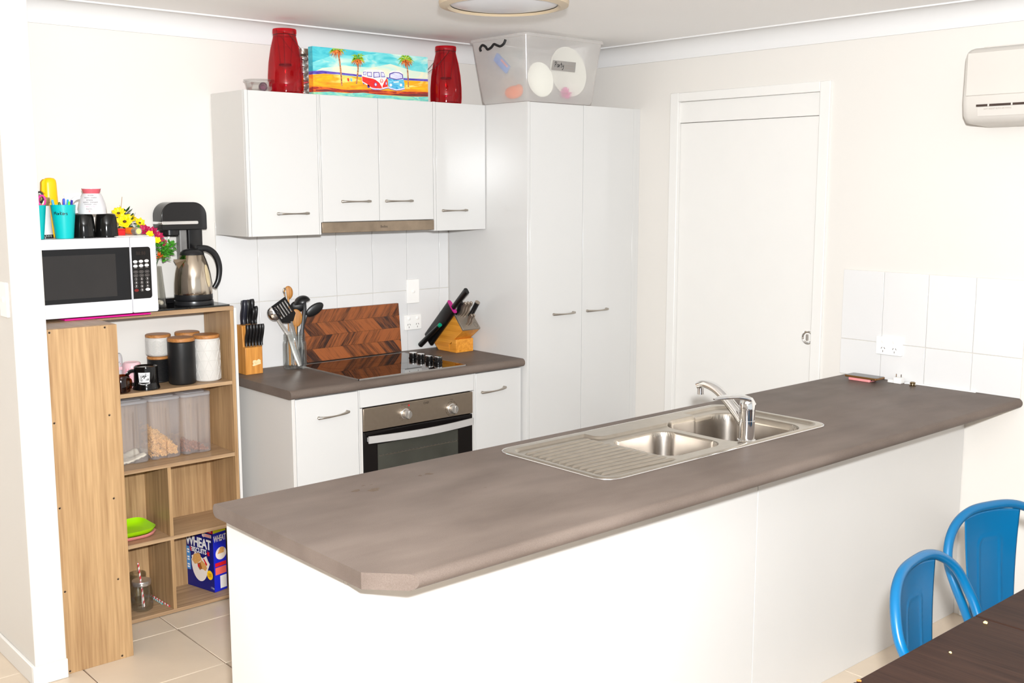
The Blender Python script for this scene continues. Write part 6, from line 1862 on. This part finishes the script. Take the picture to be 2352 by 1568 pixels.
def kettle_r(z):
    P = [(0.0772, 0.052), (0.0762, 0.085), (0.0715, 0.125), (0.0640, 0.160), (0.0555, 0.185)]
    zz = z - TG
    for (r0, z0), (r1, z1) in zip(P, P[1:]):
        if z0 <= zz <= z1: return r0 + (r1 - r0) * (zz - z0) / (z1 - z0) + 0.0005
    return 0.0777
g = G(); lay(g, rings2d(0.0125, 0.046), lambda x, y: on_cyl(KX, KY, kettle_r, TG + 0.118, -62)(x, y)); 
g.build('water_gauge', 'gauge', kt, smooth=0)

# black drinks maker behind the kettle
pm('mixer_black', srgb(22, 21, 22), 0.16, var=0.02)
pm('mixer_grey', srgb(120, 118, 116), 0.35, var=0.12, vscale=30)
mx = thing('stand_mixer', (-2.22, -0.045, TG), 'black stand mixer with chrome band standing behind the kettle', 'mixer')
hx0, hx1, hz0, hz1 = -2.318, -2.122, 1.556, 1.669
def capsule(x0, x1, z0, z1, r, n=8):
    q = []
    for (cx, cz2, st, rad) in ((x1 - r, z1 - r, 0, r), (x0 + r, z1 - r, 90, r)):
        for k in range(n + 1):
            a = math.radians(st + 90 * k / n); q.append((cx + rad * math.cos(a), cz2 + rad * math.sin(a)))
    return q + [(x0, z0 + 0.004), (x0 + 0.004, z0), (x1 - 0.002, z0), (x1, z0 + 0.004)]
G().prism(capsule(hx0, hx1, hz0, hz1, 0.056), 'Y', -0.100, -0.012).build('head', 'mixer_black', mx, bevel=0.026, bseg=5)
G().rbox(hx0 - 0.0012, -2.160, -0.1018, -0.0102, 1.5775, 1.5925, 0.006, 'Y').build('chrome_band', 'chrome', mx, bevel=0.002)
G().lathe([(0.036, 1.531), (0.040, 1.536), (0.040, 1.556)], (-2.268, -0.055, 0), 30).build('hub', 'mixer_black', mx)
G().rbox(-2.188, -2.1215, -0.056, -0.010, TG, 1.558, 0.008, 'Z').build('column', 'mixer_black', mx, bevel=0.004)
G().rbox(-2.222, -2.1885, -0.050, -0.012, TG + 0.022, 1.5555, 0.006, 'Z').build('grey_spine', 'mixer_grey', mx)
G().rbox(-2.322, -2.1225, -0.058, -0.0095, TG - 0.0006, TG + 0.021, 0.010, 'Z').build('base', 'mixer_black', mx, bevel=0.003)
G().tube([(-2.272, -0.060, 1.532), (-2.287, -0.064, 1.490), (-2.290, -0.064, 1.478)], [0.0055, 0.0045, 0.003], 10).build('beater_shaft', 'key_white', mx)

# ------------------------------------------------------------------ on top of the wall cabinets
ZTC = ZT + 0.0006
glassy('red_glass', (0.88, 0.02, 0.10, 1), rough=0.03, edge=0.25, frost=0.07, frost_col=(0.95, 0.0, 0.06, 1))
pm('wire_black', srgb(18, 14, 14), 0.4, var=0)
def lantern(cx, cy, label, wa):
    t = thing('glass_lantern', (cx, cy, ZTC), label, 'lantern', 'red glass lanterns')
    prof = [(0.0, 0.002), (0.066, 0.0), (0.0725, 0.006), (0.0740, 0.030), (0.0735, 0.075), (0.0690, 0.130), (0.0600, 0.185), (0.0500, 0.225), (0.0465, 0.240), (0.0480, 0.244), (0.0495, 0.250), (0.0495, 0.262), (0.0475, 0.2655)]
    inner = [(0.0445, 0.2640), (0.0440, 0.240), (0.0470, 0.225), (0.0570, 0.185), (0.0660, 0.130), (0.0705, 0.075), (0.0710, 0.030), (0.068, 0.010), (0.0, 0.008)]
    G().lathe(prof + inner, (cx, cy, ZTC), 44).build('glass_body', 'red_glass', t)
    G().tube([(cx + 0.0475 * math.cos(2 * math.pi * i / 36), cy + 0.0475 * math.sin(2 * math.pi * i / 36), ZTC + 0.2415) for i in range(36)], 0.0011, 6, closed=True).build('neck_wire', 'wire_black', t)
    a = math.radians(wa); u = Vector((math.cos(a), math.sin(a), 0)); w = Vector((-u.y, u.x, 0)); o = Vector((cx, cy, ZTC))
    P = [o + w * 0.048 + Vector((0, 0, 0.243)), o + w * 0.050 + u * 0.050 + Vector((0, 0, 0.185)), o + w * 0.030 + u * 0.088 + Vector((0, 0, 0.150)), o + u * 0.094 + Vector((0, 0, 0.142)), o - w * 0.030 + u * 0.088 + Vector((0, 0, 0.150)), o - w * 0.050 + u * 0.050 + Vector((0, 0, 0.185)), o - w * 0.048 + Vector((0, 0, 0.243))]
    G().tube([tuple(p) for p in smooth_path([tuple(p) for p in P], 6)], 0.0011, 6).build('wire_handle', 'wire_black', t)
    for k in range(3):
        b = math.radians(-125 + 70 + 120 * k)
        G().tube([(cx + 0.040 * math.cos(b), cy + 0.040 * math.sin(b), ZTC + 0.262), (cx + 0.0235 * math.cos(b), cy + 0.0235 * math.sin(b), ZTC + 0.120)], 0.0012, 6).build('hanging_wire', 'wire_black', t)
    h = G().lathe([(0.0, 0.116), (0.0255, 0.116), (0.0265, 0.118), (0.0265, 0.123), (0.0250, 0.124), (0.0, 0.1225)], (cx, cy, ZTC), 28).build('candle_dish', 'wire_black', t)
    return t
lantern(-1.792, -0.205, 'red glass lantern at the left of the beach painting', -10)
lantern(-0.936, -0.205, 'red glass lantern at the right of the beach painting', 165)
# clear bowl
t = thing('clear_bowl', (-1.918, -0.205, ZTC), 'shallow clear plastic bowl at the left end of cabinet top', 'bowl')
G().lathe([(0.0, 0.001), (0.040, 0.001), (0.050, 0.010), (0.056, 0.040), (0.064, 0.048), (0.064, 0.050), (0.054, 0.042), (0.047, 0.011), (0.0, 0.004)], (-1.918, -0.205, ZTC), 36).build('dish', 'clear_glass', t)
glassy('purple_glass', (0.75, 0.55, 0.68, 1), rough=0.03, edge=0.8)
tag(G().ell((-1.905, -0.215, ZTC + 0.023), (0.0185, 0.0185, 0.0185), 20, 14).build('glass_ball', 'purple_glass'), 'lilac glass ball inside the clear bowl', 'ball')
# silver stacked candle holder
t = thing('candle_holder', (-1.656, -0.118, ZTC), 'silver beaded candle holder behind the left red lantern', 'candle holder')
for k in range(6):
    G().ell((-1.656, -0.118, ZTC + 0.018 + 0.029 * k), (0.0235, 0.0235, 0.0165), 22, 12).build('bead', 'chrome', t, smooth=60)
G().lathe([(0.022, 0.1795), (0.026, 0.182), (0.026, 0.203), (0.0, 0.203)], (-1.656, -0.118, ZTC), 28).build('cup', 'brushed_steel', t)
G().tube([(-1.656 + 0.0225 * math.cos(2 * math.pi * i / 24), -0.118 + 0.0225 * math.sin(2 * math.pi * i / 24), ZTC + 0.0610 + 0.004 * math.cos(2 * math.pi * i / 24)) for i in range(24)], 0.0028, 6, closed=True).build('ribbon', 'print_red', t)

# ------------------------------------------------------------------ beach painting on stretched canvas
cv = thing('beach_painting', (-1.348, -0.185, ZTC), 'canvas painting of camper vans and palms on a beach', 'painting')
PX0, PX1, PY, PZ1 = -1.656, -1.039, -0.2, 2.3275
def paint(name, a, b, scale=14.0, third=None, stretch=(1, 1, 3)):
    m = pm(name, srgb(*a), 0.55, var=0)
    nt = m.node_tree; L = nt.links.new; p = nt.nodes['Principled BSDF']
    tc = nt.nodes.new('ShaderNodeTexCoord'); mp = nt.nodes.new('ShaderNodeMapping'); mp.inputs['Scale'].default_value = stretch
    no = nt.nodes.new('ShaderNodeTexNoise'); no.inputs['Scale'].default_value = scale; no.inputs['Detail'].default_value = 5; no.inputs['Distortion'].default_value = 0.8
    rp = nt.nodes.new('ShaderNodeValToRGB'); e = rp.color_ramp.elements
    e[0].position = 0.35; e[1].position = 0.66; e[0].color = srgb(*a); e[1].color = srgb(*b)
    if third: el = rp.color_ramp.elements.new(0.5); el.color = srgb(*third)
    L(tc.outputs['Object'], mp.inputs['Vector']); L(mp.outputs[0], no.inputs['Vector']); L(no.outputs['Fac'], rp.inputs['Fac']); L(rp.outputs['Color'], p.inputs['Base Color'])
paint('paint_sky', (70, 190, 200), (205, 225, 210), 9, (120, 210, 212))
paint('paint_sky_deep', (40, 170, 190), (90, 200, 208), 12)
paint('paint_haze', (190, 222, 210), (238, 224, 190), 10)
paint('paint_sea', (66, 44, 150), (110, 90, 190), 30)
paint('paint_sand', (250, 190, 20), (255, 226, 120), 10, (248, 160, 20), (1, 1, 4))
paint('paint_sand_deep', (246, 130, 20), (252, 180, 30), 12, None, (1, 1, 4))
paint('paint_red', (196, 60, 20), (240, 110, 30), 14, (150, 40, 40), (1, 1, 5))
paint('paint_dark', (96, 40, 50), (140, 60, 50), 18, None, (1, 1, 5))
paint('paint_mint', (150, 214, 170), (180, 226, 190), 14, (90, 190, 190), (1, 1, 5))
paint('paint_van_red', (214, 24, 30), (240, 60, 50), 40)
paint('paint_van_blue', (40, 150, 205), (120, 205, 225), 40)
paint('paint_white', (240, 236, 222), (222, 222, 222), 60)
paint('paint_window', (190, 190, 225), (232, 228, 236), 60)
paint('paint_indigo', (60, 44, 140), (90, 70, 170), 60)
paint('paint_trunk', (214, 150, 100), (120, 60, 40), 70)
paint('paint_frond', (60, 150, 30), (190, 210, 40), 60)
paint('paint_frond_dry', (190, 70, 20), (240, 150, 60), 60)
paint('paint_frond_dark', (90, 40, 50), (150, 60, 40), 60)
G().box(PX0 + 0.0006, PX1 - 0.0006, PY + 0.0008, PY + 0.034, ZTC, PZ1 - 0.0006).build('stretcher', 'paint_white', cv, smooth=0)
def C2W(zx, zy):
    u = (zx - 143) / (2213 - 143)
    yt = 93 + (285 - 93) * u; yb = 935 + (1060 - 935) * u
    v = 1 - (zy - yt) / (yb - yt)
    return PX0 + u * (PX1 - PX0), 2.1305 + v * (PZ1 - 2.1305)
def art(name, mat, polys, layer, raw=False):
    g = G()
    for p in polys:
        vs, fs = p if isinstance(p, tuple) else poly2d(p)
        def fn(x, y):
            X, Zz = C2W(x, y)
            return (min(max(X, PX0), PX1), PY - 0.00012 * layer, min(max(Zz, ZTC), PZ1))
        lay(g, (vs, fs), fn)
    return g.build(name, mat, cv, smooth=0)
def band(top, bot):
    """closed outline from a top line (left to right) and a bottom line (left to right)"""
    return list(top) + list(reversed(bot))
art('painted_sky', 'paint_sky', [[(143, 60), (2213, 250), (2213, 760), (143, 640)]], 1)
art('painted_sky_patch', 'paint_sky_deep', [[(143, 92), (900, 160), (1250, 215), (900, 260), (500, 240), (143, 380)]], 2)
art('painted_haze', 'paint_haze', [[(300, 480), (700, 440), (1150, 470), (1500, 400), (1900, 520), (2213, 560), (2213, 700), (143, 560)]], 2)
art('painted_sea', 'paint_sea', [band([(143, 535), (300, 528), (560, 556), (950, 598), (1400, 640), (1750, 655), (2213, 676)], [(143, 592), (560, 590), (950, 632), (1400, 668), (1750, 690), (2213, 715)])], 3)
art('painted_sand', 'paint_sand', [band([(143, 600), (330, 582), (560, 600), (950, 640), (1400, 678), (1750, 694), (2213, 716)], [(143, 960), (2213, 1080)])], 4)
art('painted_sand_patch', 'paint_sand_deep', [band([(143, 720), (500, 745), (900, 760), (1400, 820), (1800, 850), (2213, 860)], [(143, 850), (900, 930), (2213, 1000)])], 5)
art('painted_shore', 'paint_red', [band([(143, 815), (300, 820), (700, 870), (1100, 862), (1500, 890), (1900, 900), (2213, 905)], [(143, 908), (500, 912), (1000, 935), (1500, 960), (2213, 990)])], 6)
art('painted_shore_dark', 'paint_dark', [band([(180, 872), (380, 866), (480, 884)], [(180, 890), (380, 896), (480, 890)])], 7)
art('painted_shore_dark', 'paint_dark', [band([(660, 884), (850, 872), (1100, 900)], [(660, 900), (850, 916), (1100, 916)])], 7)
art('painted_shore_dark', 'paint_dark', [band([(1500, 946), (1900, 940), (2213, 925)], [(1500, 962), (1900, 986), (2213, 986)])], 7)
art('painted_water', 'paint_mint', [band([(143, 916), (420, 905), (700, 932), (1000, 920), (1300, 958), (1600, 975), (1900, 990), (2213, 990)], [(143, 1180), (2213, 1300)])], 8)
# left side of the canvas carries on the picture
def side(name, mat, z0, z1): G().box(PX0 - 0.0006, PX0 + 0.0004, PY, PY + 0.034, z0, z1).build(name, mat, cv, smooth=0)
side('side_sky', 'paint_sky_deep', 2.224, PZ1); side('side_sea', 'paint_sea', 2.210, 2.224); side('side_sand', 'paint_sand_deep', 2.158, 2.210); side('side_shore', 'paint_red', 2.136, 2.158); side('side_water', 'paint_mint', ZTC, 2.136)
G().box(PX0, PX1, PY, PY + 0.034, PZ1 - 0.0005, PZ1 + 0.0002).build('top_edge', 'paint_sky_deep', cv, smooth=0)
# palms
def palm(base, top, w, crown, dry, R):
    n = 12
    L = []
    for i in range(n + 1):
        k = i / n
        L.append((base[0] + (top[0] - base[0]) * k + 14 * math.sin(k * 2.5), base[1] + (top[1] - base[1]) * k))
    art('painted_trunk', 'paint_trunk', [stroke2d([L], w)], 9)
    rp_ = random.Random(int(base[0]))
    for mat, a0, a1, cnt, rad in (('paint_frond_dark', 40, 140, 8, 0.85), ('paint_frond_dry', 20, 160, 11, 0.95), ('paint_frond', -205, 25, 15, 1.0)):
        S = []
        for k in range(cnt):
            a = math.radians(a0 + (a1 - a0) * (k + rp_.uniform(-.3, .3)) / max(1, cnt - 1))
            r = R * rad * rp_.uniform(0.7, 1.1)
            p1 = (top[0] + 0.55 * r * math.cos(a), top[1] + 0.45 * r * math.sin(a) - 0.05 * R)
            p2 = (top[0] + r * math.cos(a), top[1] + r * math.sin(a) * 0.9 + 0.22 * R)
            d = (p2[0] - top[0], p2[1] - top[1]); ln = math.hypot(*d) or 1; nx, ny = -d[1] / ln * 11, d[0] / ln * 11
            S.append([(top[0], top[1]), (p1[0] + nx, p1[1] + ny), p2, (p1[0] - nx, p1[1] - ny)])
        art('painted_frond', mat, S, 10 + {'paint_frond_dark': 0, 'paint_frond_dry': 1, 'paint_frond': 2}[mat])
palm((625, 800), (562, 150), 26, None, None, 165)
palm((880, 765), (915, 310), 24, None, None, 160)
palm((1832, 815), (1790, 320), 24, None, None, 165)
# red van
art('van_body', 'paint_white', [[(975, 610), (1000, 545), (1030, 510), (1110, 498), (1320, 508), (1385, 545), (1410, 620), (1425, 660), (1440, 740), (1445, 820), (1180, 860), (1120, 830), (1080, 790), (980, 730)]], 13)
art('van_red_panel', 'paint_van_red', [[(980, 625), (1060, 645), (1180, 670), (1225, 690), (1290, 740), (1335, 815), (1335, 838), (1200, 842), (1130, 820), (1090, 775), (985, 715)]], 14)
art('van_red_panel', 'paint_van_red', [[(1432, 650), (1442, 740), (1442, 812), (1345, 828), (1352, 790), (1385, 720)]], 14)
for q in ([(1000, 545), (1052, 540), (1055, 605), (1000, 600)], [(1068, 545), (1155, 548), (1158, 640), (1072, 622)], [(1185, 548), (1290, 548), (1310, 640), (1185, 650)], [(1318, 548), (1375, 555), (1402, 640), (1325, 642)]):
    art('van_window', 'paint_indigo', [q], 14)
    cx = sum(p[0] for p in q) / 4; cy_ = sum(p[1] for p in q) / 4
    art('van_window_glare', 'paint_window', [[(cx + (a - cx) * 0.78, cy_ + (b - cy_) * 0.74) for a, b in q]], 15)
art('van_bumper', 'paint_window', [band([(1135, 830), (1300, 850), (1448, 815)], [(1150, 858), (1300, 872), (1452, 835)])], 15)
art('van_bumper_line', 'paint_indigo', [stroke2d([[(1135, 852), (1200, 866), (1300, 870), (1452, 836)]], 9)], 16)
for x, y in ((1223, 772), (1418, 752)):
    art('van_headlight', 'paint_indigo', [disc2d(x, y, 25 if x < 1300 else 15, 32)], 15); art('van_headlight_glare', 'paint_window', [disc2d(x, y, 18 if x < 1300 else 10, 24)], 16)
art('van_emblem', 'paint_van_red', [ring2d(1331, 708, 30, 36, 7), stroke2d([[(1314, 692), (1331, 722), (1348, 692)]], 6), stroke2d([[(1312, 708), (1322, 734), (1331, 718), (1340, 734), (1350, 708)]], 6)], 16)
art('van_wheel', 'paint_indigo', [disc2d(1095, 800, 22, 38)], 13); art('van_wheel', 'paint_indigo', [disc2d(1010, 745, 14, 26)], 12)
# blue van
art('van_roof', 'paint_white', [[(1470, 570), (1500, 535), (1560, 518), (1660, 525), (1710, 552), (1735, 600), (1735, 700), (1465, 680)]], 17)
art('van_body', 'paint_van_blue', [[(1462, 660), (1600, 690), (1740, 680), (1756, 760), (1750, 850), (1640, 870), (1500, 850), (1450, 790), (1450, 700)]], 18)
art('van_window', 'paint_indigo', [[(1475, 575), (1560, 548), (1660, 555), (1728, 590), (1732, 670), (1600, 690), (1470, 660)]], 18)
art('van_window_glare', 'paint_window', [[(1492, 590), (1570, 562), (1655, 570), (1712, 600), (1715, 655), (1600, 674), (1490, 648)]], 19)
art('van_bumper', 'paint_window', [band([(1450, 812), (1600, 858), (1756, 830)], [(1455, 838), (1600, 880), (1760, 855)])], 19)
art('van_bumper_line', 'paint_indigo', [stroke2d([[(1455, 840), (1520, 866), (1600, 880), (1690, 876), (1758, 856)]], 9)], 20)
for x in (1500, 1690):
    art('van_headlight', 'paint_white', [disc2d(x, 780, 24, 26)], 19)
art('van_badge', 'paint_white', [[(1550, 718), (1650, 712), (1650, 732), (1550, 738)]], 19)
for x, m_ in ((735, 'paint_van_red'), (788, 'paint_van_blue')):
    art('painted_deckchair', m_, [[(x - 14, 660), (x + 14, 660), (x + 20, 722), (x - 8, 712)]], 9)

# ------------------------------------------------------------------ party storage tub on the pantry
glassy('tub_plastic', (0.985, 0.98, 0.975, 1), frost=0.42, rough=0.15, frost_col=(0.98, 0.96, 0.94, 1), edge=0.3)
tub = thing('storage_tub', (-0.58, -0.46, ZTC), 'large frosted plastic storage tub on top of the pantry', 'tub')
bx = (-0.795, -0.362, -0.617, -0.295); tx_ = (-0.822, -0.318, -0.638, -0.248)
zt_ = 2.405
g = G()
rings = [(rr_ring(*[v + (0.006 if i in (0, 2) else -0.006) for i, v in enumerate(bx)], 0.02), ZTC), (rr_ring(*bx, 0.02), ZTC + 0.012)]
for k in (0.33, 0.66, 1.0):
    rings.append((rr_ring(*[a + (b - a) * k for a, b in zip(bx, tx_)], 0.02 + 0.006 * k), ZTC + 0.012 + (zt_ - ZTC - 0.012) * k))
ring_loft(g, rings, True, False)
g.build('tub_body', 'tub_plastic', tub, smooth=40)
pm('tub_rim', srgb(216, 208, 198), 0.4, var=0.02)
g = G()
ex = lambda e: rr_ring(tx_[0] - e, tx_[1] + e, tx_[2] - e, tx_[3] + e, 0.026 + e)
ring_loft(g, [(ex(0.0), zt_ - 0.002), (ex(0.009), zt_ - 0.002), (ex(0.011), zt_ + 0.004), (ex(0.009), zt_ + 0.011), (ex(0.0), zt_ + 0.012)], False, True)
g.build('lid', 'tub_plastic', tub, smooth=40)
# cord handle on the left end
P = [(-0.829, -0.335, 2.360), (-0.836, -0.338, 2.372), (-0.834, -0.352, 2.385), (-0.832, -0.372, 2.377), (-0.838, -0.395, 2.362), (-0.838, -0.420, 2.368), (-0.838, -0.440, 2.381), (-0.838, -0.462, 2.374), (-0.838, -0.485, 2.368), (-0.834, -0.505, 2.378), (-0.830, -0.512, 2.396)]
G().tube(smooth_path(P, 5), 0.0058, 10).build('cord_handle', 'black_matte', tub, smooth=60)
yf = lambda z: bx[2] + (tx_[2] - bx[2]) * (z - ZTC - 0.012) / (zt_ - ZTC - 0.012) - 0.0012
g = G(); lay(g, poly2d([(-0.652, 2.264), (-0.499, 2.263), (-0.496, 2.308), (-0.645, 2.308)]), lambda x, z: (x, yf(z), z)); g.build('tape_label', 'tape_grey', tub, smooth=0)
g = G(); lay(g, handwriting('Party', 0.023, 0.0024), lambda x, y: (-0.602 + x, yf(2.28 + y) - 0.0006, 2.279 + y)); g.build('lettering', 'marker_ink', tub, smooth=0)
g = G(); lay(g, stroke2d([[(-0.566, 2.289), (-0.53, 2.2895), (-0.51, 2.288)], [(-0.566, 2.279), (-0.54, 2.2785), (-0.51, 2.276)]], 0.0022), lambda x, z: (x, yf(z) - 0.0006, z)); g.build('crossed_out_line', 'print_grey', tub, smooth=0)
# contents
pm('paper_white', srgb(236, 236, 226), 0.6, var=0.01)
pm('pom_pink', srgb(240, 90, 175), 0.6, var=0.05)
pm('bag_orange', srgb(244, 120, 40), 0.5, var=0.1)
pm('packet_sky', srgb(70, 140, 225), 0.5, var=0.15, vscale=30)
pm('packet_rainbow', srgb(235, 110, 110), 0.5, var=0.1)
M90 = Matrix.Rotation(math.radians(90), 3, 'X')
o = G().lathe([(0.0, 0.0), (0.050, 0.0), (0.074, 0.006), (0.080, 0.012), (0.079, 0.0135), (0.072, 0.008), (0.050, 0.002), (0.0, 0.002)], (-0.694, -0.590, ZTC + 0.100), 40, ax=Matrix.Rotation(math.radians(83), 3, 'X')).build('paper_plate', 'paper_white')
tag(o, 'white paper plate upright inside the tub, left of the tape', 'plate', 'party things in the tub')
o = G().lathe([(0.0, 0.0), (0.085, 0.0), (0.108, 0.010), (0.118, 0.016), (0.117, 0.018), (0.105, 0.013), (0.084, 0.003), (0.0, 0.003)], (-0.478, -0.548, ZTC + 0.152), 44, ax=Matrix.Rotation(math.radians(82), 3, 'X')).build('serving_platter', 'paper_white')
tag(o, 'big white round platter inside the tub, behind the tape', 'platter', 'party things in the tub')
g = G(); rr = random.Random(9)
for k in range(150):
    th = rr.uniform(0, 2 * math.pi); ph = math.asin(rr.uniform(-1, 1))
    d = Vector((math.cos(th) * math.cos(ph), math.sin(th) * math.cos(ph), math.sin(ph)))
    petal(g, Vector((-0.518, -0.588, ZTC + 0.050)), d, Vector((0.1, 0.3, 1)), 0.030, 0.004, 0.05, 2)
tag(g.build('pink_pompom', 'pom_pink', smooth=60, solid=0.0005), 'pink tissue pompom at the bottom of the tub', 'pompom', 'party things in the tub')
g = G()
g.ell((-0.770, -0.50, ZTC + 0.046), (0.014, 0.060, 0.030), 14, 10)
g.ell((-0.766, -0.53, ZTC + 0.052), (0.013, 0.028, 0.030), 12, 8)
tag(g.build('orange_bag', 'bag_orange', smooth=60), 'orange party bag low at the left end of the tub', 'bag', 'party things in the tub')
t = thing('party_packet', (-0.785, -0.42, ZTC + 0.19), 'blue packet with rainbow stripe tilted inside the tub end', 'packet', 'party things in the tub')
g = G().box(-0.012, 0.0, -0.055, 0.055, -0.020, 0.020); g.xf(Matrix.Translation((-0.775, -0.43, ZTC + 0.182)) @ Matrix.Rotation(math.radians(38), 4, 'X')); g.build('wrapper', 'packet_sky', t, bevel=0.002)
g = G().box(-0.0128, -0.0122, -0.050, 0.010, 0.008, 0.018); g.xf(Matrix.Translation((-0.775, -0.43, ZTC + 0.182)) @ Matrix.Rotation(math.radians(38), 4, 'X')); g.build('stripe', 'packet_rainbow', t, smooth=0)
